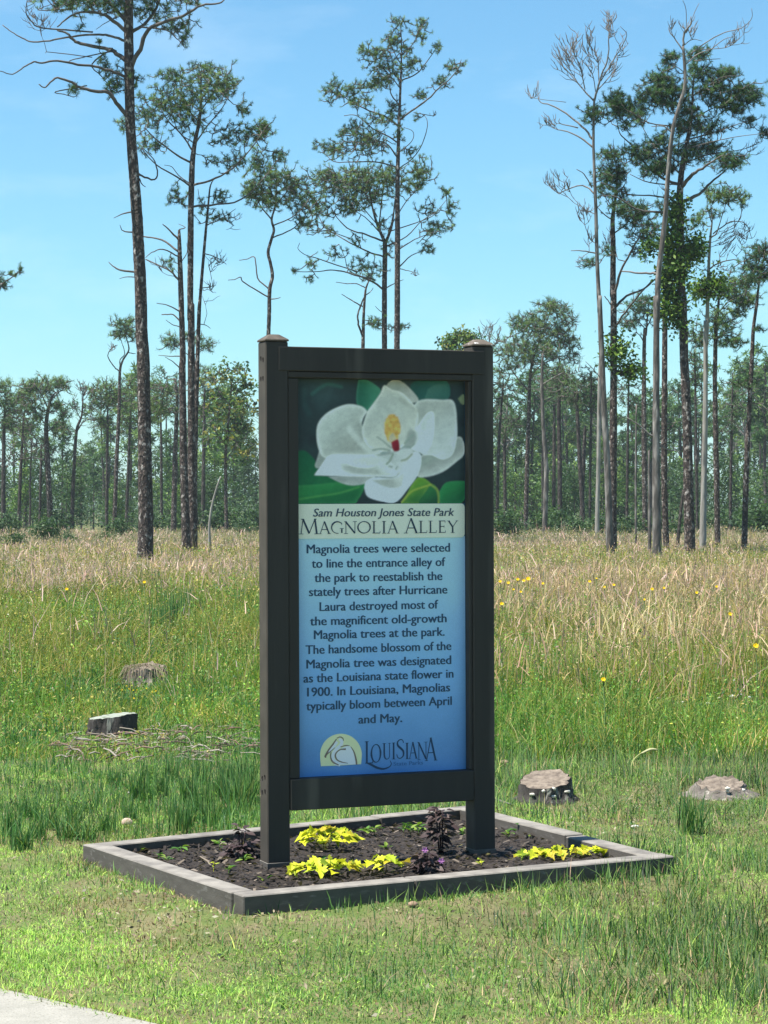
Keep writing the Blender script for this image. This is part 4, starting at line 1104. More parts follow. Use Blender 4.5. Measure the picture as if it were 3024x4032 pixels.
# short lawn
def patch_bare(x, y):
    U_, V_ = toU(x, y)
    b = np.clip(1.5 - np.hypot((U_ - 420) / 190, (V_ - 1998) / 42), 0, 1)             # thatchy strip left of the bed
    b = np.maximum(b, np.clip(1.4 - np.hypot((U_ - 330) / 130, (V_ - 1955) / 26), 0, 1))
    b = np.maximum(b, np.clip(1.3 - np.hypot((U_ - 1330) / 330, (V_ - 2110) / 60), 0, 1) * .8)
    b = np.maximum(b, np.clip(1.3 - np.hypot((U_ - 1020) / 260, (V_ - 1985) / 22), 0, 1) * .7)
    b = np.maximum(b, np.clip(1.3 - np.hypot((U_ - 300) / 260, (V_ - 1790) / 24), 0, 1) * .6)
    b = np.maximum(b, np.clip(1.3 - np.hypot((U_ - 1350) / 190, (V_ - 1770) / 60), 0, 1) * .7)
    b = np.maximum(b, np.clip(1.3 - np.hypot((U_ - 430) / 190, (V_ - 1792) / 30), 0, 1) * .9)
    b = np.maximum(b, np.clip(1.2 - np.abs(road_side(x, y) + .03) / .07, 0, 1) * .7)
    return np.clip(b * (.55 + fbm(x, y, .22, 61)), 0, 1)
x, y = field(680000, 5.9, 14.5, 1.3, .06, 1.0)
ok = free(x, y); x, y = x[ok], y[ok]
b = patch_bare(x, y); dn = fbm(x, y, .30, 65)
ok = rng.uniform(size=len(x)) < (1 - .74 * b) * np.clip(.45 + dn, 0, 1); x, y, b, dn = x[ok], y[ok], b[ok], dn[ok]
n = len(x)
U_, V_ = toU(x, y)
t = np.clip(b * .95 + .06 + np.clip((fbm(x, y, .34, 67) - .5) * 2.6, -.15, .75), 0, 1)
col = mixpal(LAWN, LAWN_DRY, t, n)
gm = np.clip((fbm(x, y, .8, 68) - .36) * 2.8, 0, .9) * np.clip((U_ - 300) / 500, .35, 1)
mut = np.clip((U_ - 700) / 500, 0, 1) * np.clip((fbm(x, y, .5, 70) - .30) * 3, 0, 1)      # browner, thinner turf on the right
gsel = rng.uniform(size=n) < gm; col[gsel] = pick(GREEN, gsel.sum())
msel = rng.uniform(size=n) < mut * .55; col[msel] = pick([S(128, 122, 78, .6), S(110, 116, 66, .6), S(146, 132, 92, .6)], msel.sum())
col *= (.66 + .74 * fbm(x, y, .13, 69))[:, None] * (1 - .22 * mut)[:, None]
a = Acc(); blades(a, x, y, gz(x, y), rng.uniform(.009, .026, n) * (.6 + .8 * dn), rng.uniform(.0020, .0038, n), col, .8)
tag(a.build('lawn_grass', M['blade']), kind='stuff')
# longer green tufts on the right, along the front timber and around the bed
x, y = field(470000, 6.2, 15.5, 1.3, .06, 1.0)
ok = free(x, y); x, y = x[ok], y[ok]; U_, V_ = toU(x, y)
cl = fbm(x, y, .16, 71); big = fbm(x, y, .9, 74)
pr = np.clip((U_ - 980) / 420, 0, 1) * np.clip((V_ - 1820) / 90, 0, 1) * np.clip((2270 - V_) / 160, .15, 1) * .9
pr = np.maximum(pr, np.clip((1800 - V_) / 60, 0, 1) * .75)                       # behind the bed
pr = np.maximum(pr, np.clip(1 - np.hypot((U_ - 420) / 330, (V_ - 1905) / 60), 0, 1) * .8)
pr = np.maximum(pr, .10)
ok = rng.uniform(size=len(x)) < pr * np.clip(cl * 2.6 - .75, 0, 1) * np.clip(big * 1.7, .2, 1) * (1 - .6 * patch_bare(x, y))
x, y, U_, V_ = x[ok], y[ok], U_[ok], V_[ok]; n = len(x)
h = rng.uniform(.035, .105, n) * np.where(V_ < 1800, 1.25, 1.0) * np.clip(.55 + (U_ - 300) / 1600, .55, 1.1) * near_stump(x, y)
col = mixpal(GREEN, LAWN, np.full(n, .10), n) * np.clip(1.08 - (U_ - 700) / 2600, .72, 1.0)[:, None]; bl = rng.uniform(size=n) < np.where((U_ < 600) & (V_ < 1850), .5, .15); col[bl] = pick(BLUEG, bl.sum())
dr = rng.uniform(size=n) < .08; col[dr] = pick(STRAW, dr.sum()); col *= (.55 + .7 * fbm(x, y, .2, 77))[:, None]
a = Acc(); blades(a, x, y, gz(x, y), h, rng.uniform(.0022, .0042, n), col, .42)
tag(a.build('long_grass', M['blade']), kind='stuff')
# sparse tall blades standing against the dark front timber
k = 260; tt = rng.uniform(.15, 1.02, k); pp = PB[None] + (PC - PB)[None] * tt[:, None] - np.array([-dBC[1], dBC[0]])[None] * rng.uniform(.015, .10, (k, 1))
a = Acc(); blades(a, pp[:, 0], pp[:, 1], np.full(k, -.01), rng.uniform(.04, .13, k) * (.6 + .6 * tt), rng.uniform(.003, .006, k), pick(GREEN, k) * .9, .45)
k = 2600; tt = rng.uniform(-.6, 2.2, k)                                  # turf creeping over the pavement edge
pp = RA_[None] + rd[None] * tt[:, None] + rn[None] * (np.abs(rng.normal(0, .03, k)) * (.4 + fbm(tt, tt * 0, .16, 140)) - .012)[:, None]
blades(a, pp[:, 0], pp[:, 1], np.full(k, .012), rng.uniform(.012, .038, k), rng.uniform(.002, .0036, k), mixpal(LAWN, LAWN_DRY, np.full(k, .35), k), .9)
tag(a.build('edge_grass', M['blade']), kind='stuff')

# meadow
x, y = field(440000, 12.6, 62, 1.62, .06, 1.1)
ok = free(x, y); x, y = x[ok], y[ok]; U_, V_ = toU(x, y)
left = np.clip((760 - U_) / 200, 0, 1); N1 = fbm(x, y, 1.1, 81); N2 = fbm(x, y, .35, 84)
deb = np.clip(1.25 - np.hypot((U_ - 380) / 220, (V_ - 1610) / 38), 0, 1)
ok = rng.uniform(size=len(x)) < np.clip(.25 + N2 * 1.3, 0, 1) * (1 - .7 * deb * np.clip(N1 * 1.7, 0, 1)); x, y, U_, V_, left, N1, N2 = (q[ok] for q in (x, y, U_, V_, left, N1, N2)); n = len(x)
h = np.where(left > .5, np.interp(V_, [1150, 1300, 1480, 1560, 1640, 1760], [.42, .42, .34, .13, .09, .10]), np.interp(V_, [1150, 1350, 1480, 1600, 1680, 1750], [.40, .40, .34, .26, .13, .06]))
h = .98 * h * rng.uniform(.3, 1.15, n) * (.40 + .6 * N1 + .6 * N2) * near_stump(x, y)
h = np.where((U_ > 1395) & (V_ > 1522) & (V_ < 1580), h * .3, h)
pal_t = np.where(left > .5, np.interp(V_, [1200, 1300, 1480, 1560, 1620], [.95, .82, .5, .2, .1]), np.interp(V_, [1200, 1450, 1560, 1650], [.7, .45, .2, .1]))
pal_t = np.clip(pal_t + (N1 - .5) * 1.3, 0, 1)
col = mixpal(GREEN, OLIVE, pal_t, n); bl = rng.uniform(size=n) < np.clip((fbm(x, y, .7, 88) - .45) * 2.2, 0, .7); col[bl] = pick(BLUEG, bl.sum())
dr = rng.uniform(size=n) < .07; col[dr] = pick(STRAW, dr.sum())
col *= 1.17 * (.50 + .85 * fbm(x, y, .26, 86) * (.5 + fbm(x, y, 1.4, 87)))[:, None] * [1.0, 1.0, .8]
a = Acc(); blades(a, x, y, gz(x, y), h, .0028 + .00019 * y, col, .62)
mx_, my_, mh_, mc_ = x, y, h, col
def specks(P, s, cols, flat=.6):
    m = len(P); n_ = rng.normal(size=(m, 3)) + [0, -.3, flat]; n_ /= np.linalg.norm(n_, axis=1)[:, None]
    t = np.cross(n_, rng.normal(size=(m, 3))); t /= np.linalg.norm(t, axis=1)[:, None] + 1e-9; b_ = np.cross(n_, t); s = s[:, None]
    return np.stack([P - t * s, P - b_ * s * .42, P + t * s, P + b_ * s * .42], 1).reshape(-1, 3), np.arange(4 * m).reshape(-1, 4), np.repeat(cols, 4, 0)
# short side leaves, seeds and small herbs mixed through the blades
k = 620000; sel = rng.integers(0, n, k); kp = rng.uniform(size=k) < np.clip(fbm(x[sel], y[sel], .22, 89) * 3.2 - .95, .06, 1); sel = sel[kp]; k = len(sel)
P = np.c_[x[sel] + rng.normal(0, .05, k), y[sel] + rng.normal(0, .08, k), gz(x[sel], y[sel]) + h[sel] * rng.uniform(.15, .98, k)]
cc = np.clip(mc_[sel] * rng.uniform(.55, 1.75, (k, 1)) * (1 + rng.normal(0, .07, (k, 3))), 0, .6)
a.add(*specks(P, (.0035 + .00044 * y[sel]) * rng.uniform(.5, 1.35, k), cc, .3))
tag(a.build('meadow_grass', M['meadow']), kind='stuff')

# dry grass: pinkish on the left and far, straw on the right
x, y = field(400000, 15.5, 105, 1.45, .06, 1.2)
U_, V_ = toU(x, y); left = np.clip((790 - U_) / 160, 0, 1); N1 = fbm(x, y, 2.0, 91); yw = y * (1 + (fbm(x, y * .5, 3.0, 93) - .5) * .75); N2 = fbm(x, y, .5, 94)
pr = np.where(left > .5, np.clip((yw - 32) / 14, 0.02, 1), np.clip((yw - 13.6) / 15, 0.05, 1))
pr = pr * np.clip(N1 * 2.2 - .35, .12, 1) * np.clip(.3 + N2, .2, 1)
ok = rng.uniform(size=len(x)) < pr; x, y, U_, V_, left, N1 = (q[ok] for q in (x, y, U_, V_, left, N1)); n = len(x)
h = np.interp(y, [17, 26, 38, 60, 105], [.52, .62, .48, .42, .50]) * rng.uniform(.35, 1.15, n) * (.55 + .75 * N1)
tall = rng.uniform(size=n) < .035; h[tall] *= rng.uniform(1.2, 1.75, tall.sum())
tp = np.clip(np.where(left > .5, .85, np.interp(y, [20, 40, 65], [.2, .45, .8])), 0, 1)
col = mixpal(STRAW, PINK, tp, n)
gr = rng.uniform(size=n) < np.clip(.12 + (fbm(x, y, 5, 96) - .5) * 1.1, .03, .5); col[gr] = pick(OLIVE, gr.sum())
gr = rng.uniform(size=n) < np.clip((y - 58) / 30, 0, .55); col[gr] = pick([S(140, 146, 100), S(158, 150, 118), S(120, 130, 86)], gr.sum()); col *= (.8 + .4 * N1)[:, None] * [1.04, 1.0, 1.08]
a = Acc(); blades(a, x, y, gz(x, y), h, .003 + .00017 * y, col, .32)
# feathery heads on part of the stems
hs_ = rng.uniform(size=n) < .5; k = hs_.sum()
blades(a, x[hs_] + rng.normal(0, .05, k), y[hs_], gz(x[hs_], y[hs_]) + h[hs_] * rng.uniform(.5, .75, k), h[hs_] * rng.uniform(.2, .40, k), .005 + .00026 * y[hs_], col[hs_] * 1.1, .6)
tag(a.build('dry_grass', M['meadow']), kind='stuff')
k = 300000; sel = rng.integers(0, len(x), k)          # loose seed specks over the stems
a = Acc(); P = np.c_[x[sel] + rng.normal(0, .06, k), y[sel] + rng.normal(0, .1, k), h[sel] * rng.uniform(.25, 1.06, k)]
a.add(*specks(P, (.005 + .00032 * y[sel]) * rng.uniform(.5, 1.3, k), np.clip(col[sel] * rng.uniform(.6, 1.5, (k, 1)), 0, .6)))
tag(a.build('seed_heads', M['meadow']), kind='stuff')
# broad-leaved weeds among the grass: patches of small leaves, light and dark
a = Acc()
for n_, y0, y1, p_, s0, sr, hh, sd in ((22000, 6.0, 12.5, 1.3, .0045, .05, .014, 1), (2600, 9.6, 17, 1.5, .008, .07, .07, 2), (5200, 13.5, 46, 1.6, .0125, .13, .30, 3)):
    x, y = field(n_, y0, y1, p_, .06, .9); ok = free(x, y, .03); x, y = x[ok], y[ok]
    keep = fbm(x, y, .55, 120 + sd) > .47; x, y = x[keep], y[keep]; U_, V_ = toU(x, y)
    if sd == 1: keep = patch_bare(x, y) < .5; x, y, U_, V_ = x[keep], y[keep], U_[keep], V_[keep]
    n = len(x); m = 16; sc = np.maximum(1, y / 14) if sd > 1 else np.ones(n)
    top = hh * rng.uniform(.3, 1.1, n) * (np.where(U_ < 800, np.interp(V_, [1150, 1480, 1600, 1800], [1.1, 1.0, .35, .3]), np.interp(V_, [1150, 1500, 1650, 1800], [1.1, 1, .5, .25])) if sd == 3 else 1) * near_stump(x, y)
    P = np.stack([np.repeat(x, m) + rng.normal(0, sr, n * m) * .55, np.repeat(y, m) + rng.normal(0, sr, n * m) * .55, np.repeat(gz(x, y), m) + np.repeat(top, m) * rng.uniform(.15, 1.05, n * m)], -1)
    pal = np.array((LAWN + GREEN) if sd == 1 else (GREEN + OLIVE[:2] + LAWN[:2] + BLUEG[:2]))
    cc = pal[rng.integers(0, len(pal), n)] * rng.uniform(.6, 1.15, (n, 1))
    a.add(*specks(P, np.repeat(s0 * sc, m) * rng.uniform(.5, 1.3, n * m), np.repeat(cc, m, 0) * rng.uniform(.8, 1.2, (n * m, 1)), 1.0))
tag(a.build('field_weeds', M['meadow']), kind='stuff')
# dead litter on the thin turf
x, y = field(34000, 6.0, 12.5, 1.3, .06, .9); ok = free(x, y); x, y = x[ok], y[ok]
ok = rng.uniform(size=len(x)) < .12 + .9 * patch_bare(x, y); x, y = x[ok], y[ok]; n = len(x)
a = Acc(); P = np.c_[x, y, gz(x, y) + rng.uniform(.006, .018, n)]
a.add(*specks(P, rng.uniform(.004, .013, n), pick([S(176, 158, 128), S(150, 130, 104), S(204, 192, 164), S(120, 100, 80)], n), 1.6)); tag(a.build('leaf_litter', M['blade']), kind='stuff')
# pale straw plumes standing out on the right
def plumes(cx, cy, n, spread, hh, pal):
    a_x = cx + rng.normal(0, spread, n); a_y = cy + rng.normal(0, spread * 1.4, n)
    return a_x, a_y, hh * rng.uniform(.6, 1.1, n), pick(pal, n)
PALE = [S(226, 208, 152, .72), S(212, 192, 136, .72), S(232, 220, 176, .72)]
a = Acc()
for reg, gx, gy, n_, hp in [('G8', 780, 700, 5, .62), ('G8', 840, 760, 12, .72), ('G8', 900, 740, 14, .70), ('G8', 960, 740, 9, .5), ('G8', 1210, 740, 14, .66), ('G8', 1170, 760, 7, .5), ('G8', 1400, 700, 6, .4), ('G8', 640, 560, 5, .5), ('G8', 430, 400, 4, .6), ('G8', 120, 420, 4, .5),
                             ('G8', 950, 470, 5, .6), ('G8', 1300, 640, 5, .5), ('G8', 580, 720, 4, .36), ('G8', 1560, 520, 6, .5), ('G7', 560, 380, 3, .4), ('G7', 1180, 480, 5, .30), ('G7', 1300, 460, 6, .34), ('G7', 1440, 500, 6, .34), ('G7', 1390, 590, 3, .3), ('R5', 80, 1840, 6, .6), ('R5', 340, 1850, 5, .6), ('R5', 1150, 1800, 8, .6), ('R5', 1500, 1800, 8, .6), ('R5', 900, 1830, 6, .5)]:
    p = gnd(reg, gx, gy, 0); px, py, ph, pc_ = plumes(p[0], p[1], n_, .10 + .006 * p[1], hp, PALE)
    blades(a, px, py, np.zeros(n_), ph, np.full(n_, .006 + .00014 * p[1]), pc_, .38)
    blades(a, px, py, ph * .1, ph * .98, np.full(n_, .004 + .00014 * p[1]), pc_, .45)
tag(a.build('straw_plumes', M['blade']), kind='stuff')

# ------------------------------------------------------------------ rush clumps
a = Acc(); n = 85
t = rng.uniform(0, 6.28, n); r = np.sqrt(rng.uniform(0, 1, n)) * .045
blades(a, r * np.cos(t), r * np.sin(t), np.zeros(n) - .01, rng.uniform(.10, .21, n), np.full(n, .0045), pick([S(94, 140, 76), S(76, 122, 64), S(114, 158, 86), S(64, 106, 58), S(140, 158, 92)], n), .22, .6)
rush_me = a.mesh()
RL = 'upright dark green rush clump in the grass left of the sign'
def rush(p, sc, label=RL, group='rush clumps in the grass left of the sign', name='rush_clump'):
    o = link(name, rush_me, M['meadow']); o.location = (p[0], p[1], 0); o.rotation_euler = (0, 0, rng.uniform(0, 6)); o.scale = (sc[0], sc[0], sc[1])
    return tag(o, label, 'rush', group)
rush_me.materials.append(M['meadow'])
for x_, y_, hz in [(830, 1275, 210), (690, 1200, 120), (640, 1455, 150), (1060, 1475, 260), (1215, 1390, 300), (1400, 1345, 290), (1460, 1310, 280), (520, 1510, 170), (130, 1575, 190), (300, 1440, 160), (400, 1500, 190), (230, 1500, 150), (960, 1270, 200),
                   (1120, 1300, 240), (1310, 1280, 240), (1500, 1280, 240), (60, 1480, 200), (880, 1180, 160), (1190, 1180, 170), (1010, 1160, 160), (1350, 1170, 160), (1480, 1150, 180), (170, 1380, 150), (450, 1400, 120), (1250, 1420, 180), (770, 1390, 120), (1100, 1440, 200), (1420, 1230, 200)]:
    p = gnd('G7', x_, y_, 0)
    hm = hz / 2.749 * p[1] / (FPX / K)
    rush(p, (rng.uniform(.8, 1.15), hm / .19))
p = gnd('G4', 1225, 530, 0); rush(p, (1.25, 270 / 2.5757 * p[1] / (FPX / K) / .19), 'single dark green rush clump on the right between the two right hand stumps', None)
TR = 'tall dark reed clump standing in the meadow left of the sign'
for x_, y_, hz in [(1000, 360, 400), (910, 380, 360), (1060, 300, 330), (1120, 250, 260), (570, 130, 170), (1220, 220, 200), (1420, 200, 200), (760, 300, 110), (960, 200, 220), (1160, 380, 200), (1100, 200, 240), (1250, 330, 160)]:
    p = gnd('G7', x_, y_, 0); hm = hz / 2.749 * p[1] / (FPX / K)
    rush(p, (1.7, hm * 1.0 / .19), TR, 'tall reed clumps in the meadow', 'reed_clump')

# loose rush blades that tie the clumps together
k = 5500; gx_, gy_ = rng.uniform(-40, 1560, k), rng.uniform(1040, 1540, k); P = np.array([gnd('G7', p_, q_, 0) for p_, q_ in zip(gx_, gy_)])
ok = free(P[:, 0], P[:, 1], .02) & (rng.uniform(size=k) < np.clip(fbm(P[:, 0], P[:, 1], .28, 131) * 3 - 1.1, .02, 1)); P = P[ok]; k = len(P)
a = Acc(); blades(a, P[:, 0], P[:, 1], gz(P[:, 0], P[:, 1]), rng.uniform(.05, .14, k), rng.uniform(.0025, .0042, k), pick([S(84, 138, 68), S(66, 116, 58), S(104, 156, 76), S(130, 168, 84)], k), .26, .6)
tag(a.build('rush_blades', M['meadow']), kind='stuff')
# ------------------------------------------------------------------ wildflowers
def flower(p, top, r, label=None, group=None, n=8):
    root = empty('wildflower', p, label or 'small yellow wildflower above the dry grass', 'flower', group)
    d = top - p
    a = Acc(); thin_tubes(a, np.array([[(0, 0, -.01), tuple(d * .5 + [.01, 0, 0]), tuple(d)]]), np.full((1, 3), .002 + .0001 * p[1]), S(100, 140, 70)); a.build('stem', M['blade'], root, off=(0, 0, 0))
    a = Acc(); th = np.arange(n) * 2 * math.pi / n + rng.uniform(0, 1)
    dv = np.c_[np.cos(th), np.sin(th) * .5 - .5, np.sin(th) * .7 + .3]
    leaves(a, np.tile(d, (n, 1)), dv, np.tile([0, -.8, .6], (n, 1)), np.full(n, r * .45), 'oval', np.tile(srgb(250, 208, 20) * .9, (n, 1)))
    a.build('petals', M['petal'], root, off=(0, 0, 0))
FG = 'yellow wildflowers on the right'
for reg, x_, y_, r, hh in [('G8', 205, 268, .05, .55), ('G8', 265, 265, .07, .55), ('G8', 240, 275, .05, .55), ('G8', 150, 288, .05, .5), ('G8', 102, 280, .05, .5), ('G8', 180, 326, .035, .45), ('G8', 222, 340, .04, .45), ('G8', 350, 292, .045, .5), ('G8', 623, 280, .05, .55), ('G8', 662, 262, .03, .55), ('G8', 708, 312, .04, .5),
                            ('G8', 763, 300, .045, .5), ('G8', 112, 410, .05, .45), ('G8', 985, 325, .05, .5), ('G8', 1055, 318, .04, .5), ('G8', 1440, 470, .05, .45), ('G8', 940, 385, .035, .45), ('G8', 1245, 345, .045, .5), ('G8', 1360, 310, .04, .5)]:
    u_, v_ = uv(reg, x_, y_); D = (CAM_H - hh) * FPX / K / (v_ - 1094)
    tp = at(reg, x_, y_, D); flower(np.array([tp[0], tp[1], 0]), tp, r, None, FG)
for reg, x_, y_, r, hh, lab in [('G8', 702, 850, .036, .40, 'single large yellow wildflower in the green grass right of the sign'), ('G8', 1588, 655, .05, .45, 'yellow wildflower at the right edge of the picture'),
                                 ('G7', 397, 30, .05, .45, 'lone yellow wildflower at the far left of the meadow'), ('R4', 857, 1648, .05, .5, 'yellow wildflower in front of the big pine trunk')]:
    u_, v_ = uv(reg, x_, y_); D = (CAM_H - hh) * FPX / K / (v_ - 1094)
    tp = at(reg, x_, y_, D); flower(np.array([tp[0], tp[1], 0]), tp, r, lab)
FW_ = 'pale yellow flowers beside the rotten stump'
for x_, y_ in [(725, 628), (752, 605), (768, 622), (792, 630), (815, 628), (868, 620), (905, 640), (925, 635), (795, 678)]:
    D = (CAM_H - .12) * FPX / K / (uv('G7', x_, y_)[1] - 1094); tp = at('G7', x_, y_, D)
    flower(np.array([tp[0], tp[1], 0]), tp, .016, 'small pale yellow flower below the rotten stump on the left', FW_, 6)

# ================================================================== TREES
FU = FPX / K
def m_per(reg, D): return D / FU / REG[reg][2]
PINE = [S(96, 134, 70, .66), S(74, 112, 60, .62), S(118, 150, 78, .68), S(58, 94, 52, .56), S(138, 164, 90, .70)]
PINE_BLUE = [S(86, 126, 72, .64), S(68, 106, 62, .6), S(104, 142, 80, .66), S(54, 88, 54, .55)]
VINE = [S(122, 160, 66, .54), S(94, 136, 56, .52), S(148, 178, 76, .58), S(70, 110, 52, .48)]
BROAD = [S(112, 148, 72, .6), S(88, 126, 64, .58), S(136, 164, 84, .62), S(66, 102, 60, .55), S(160, 160, 80, .6)]


def needles(acc, C, axis, rad, nn, pal, wfrac=.065, spread=1.0):
    """star-like tufts of needles: C (N,3) centres, axis (N,3), rad (N,)"""
    N = len(C)
    if N == 0: return
    tc = np.array(pal)[rng.integers(0, len(pal), N)] * rng.uniform(.8, 1.2, (N, 1))
    d = rng.normal(size=(N, nn, 3)); d /= np.linalg.norm(d, axis=2)[..., None]
    d = d * spread + axis[:, None] * .38; d /= np.linalg.norm(d, axis=2)[..., None]
    L = rad[:, None] * rng.uniform(.65, 1.15, (N, nn))
    base = C[:, None] + axis[:, None] * (rng.uniform(-.35, .35, (N, nn)) * rad[:, None])[..., None]
    sd = np.cross(d, rng.normal(size=(N, nn, 3))); sd /= np.linalg.norm(sd, axis=2)[..., None] + 1e-9
    w = (wfrac * L)[..., None]
    tip = base + d * L[..., None]; mid = base + d * (L * .5)[..., None]
    V = np.stack([base - sd * w * .3, base + sd * w * .3, mid + sd * w * .6, tip, mid - sd * w * .6], 2).reshape(-1, 3)
    i = np.arange(N * nn) * 5
    col = np.repeat(np.repeat(tc, nn, 0) * rng.uniform(.85, 1.15, (N * nn, 1)), 5, 0)
    acc.addf(V, [np.stack([i, i + 1, i + 2, i + 4], -1), np.stack([i + 4, i + 2, i + 3], -1)], col)


def leafcloud(acc, C, size, nn, rad, pal):
    """flat leaves scattered round the centres C"""
    N = len(C)
    tc = np.array(pal)[rng.integers(0, len(pal), N)] * rng.uniform(.8, 1.2, (N, 1))
    P = C[:, None] + rng.normal(size=(N, nn, 3)) * (rad if np.isscalar(rad) else rad[:, None, None]) * .55
    n_ = rng.normal(size=(N, nn, 3)) + [0, 0, .8]; n_ /= np.linalg.norm(n_, axis=2)[..., None]
    t = np.cross(n_, rng.normal(size=(N, nn, 3))); t /= np.linalg.norm(t, axis=2)[..., None] + 1e-9
    b = np.cross(n_, t); s = size * rng.uniform(.6, 1.2, (N, nn, 1))
    V = np.stack([P - t * s, P - b * s * .55, P + t * s, P + b * s * .55], 2).reshape(-1, 3)
    col = np.repeat(np.repeat(tc, nn, 0) * rng.uniform(.85, 1.15, (N * nn, 1)), 4, 0)
    acc.add(V, np.arange(4 * N * nn).reshape(-1, 4), col)


def grow(nodes, pts, sag=.10, up=0.0, jit=.07):
    """join every point to the nearest wood, nearest first; returns tubes and directions"""
    nodes = [np.asarray(n) for n in nodes]; arr = np.array(nodes)
    d0 = np.min(np.linalg.norm(pts[:, None] - arr[None], axis=2), axis=1) if len(pts) else []
    order = np.argsort(d0); tubes, dirs = [], np.zeros((len(pts), 3))
    buf = np.empty((len(arr) + 3 * len(pts), 3)); buf[:len(arr)] = arr; m = len(arr)
    for k in order:
        p = pts[k]; dd = np.linalg.norm(buf[:m] - p, axis=1) + up * np.clip(buf[:m, 2] - p[2] + .15, 0, None); j = int(np.argmin(dd)); q = buf[j].copy(); L = np.linalg.norm(p - q)
        mid = q * .5 + p * .5 + np.array([0, 0, -sag * L]) + rng.normal(0, jit * L, 3)
        m2 = q * .22 + p * .78 + rng.normal(0, .03 * L, 3) + np.array([0, 0, -sag * L * .5])
        tubes.append((q, mid, m2, p)); dirs[k] = p - m2
        buf[m] = mid; buf[m + 1] = m2; m += 2
    n_ = np.linalg.norm(dirs, axis=1)[:, None] + 1e-9
    return np.array(tubes), dirs / n_


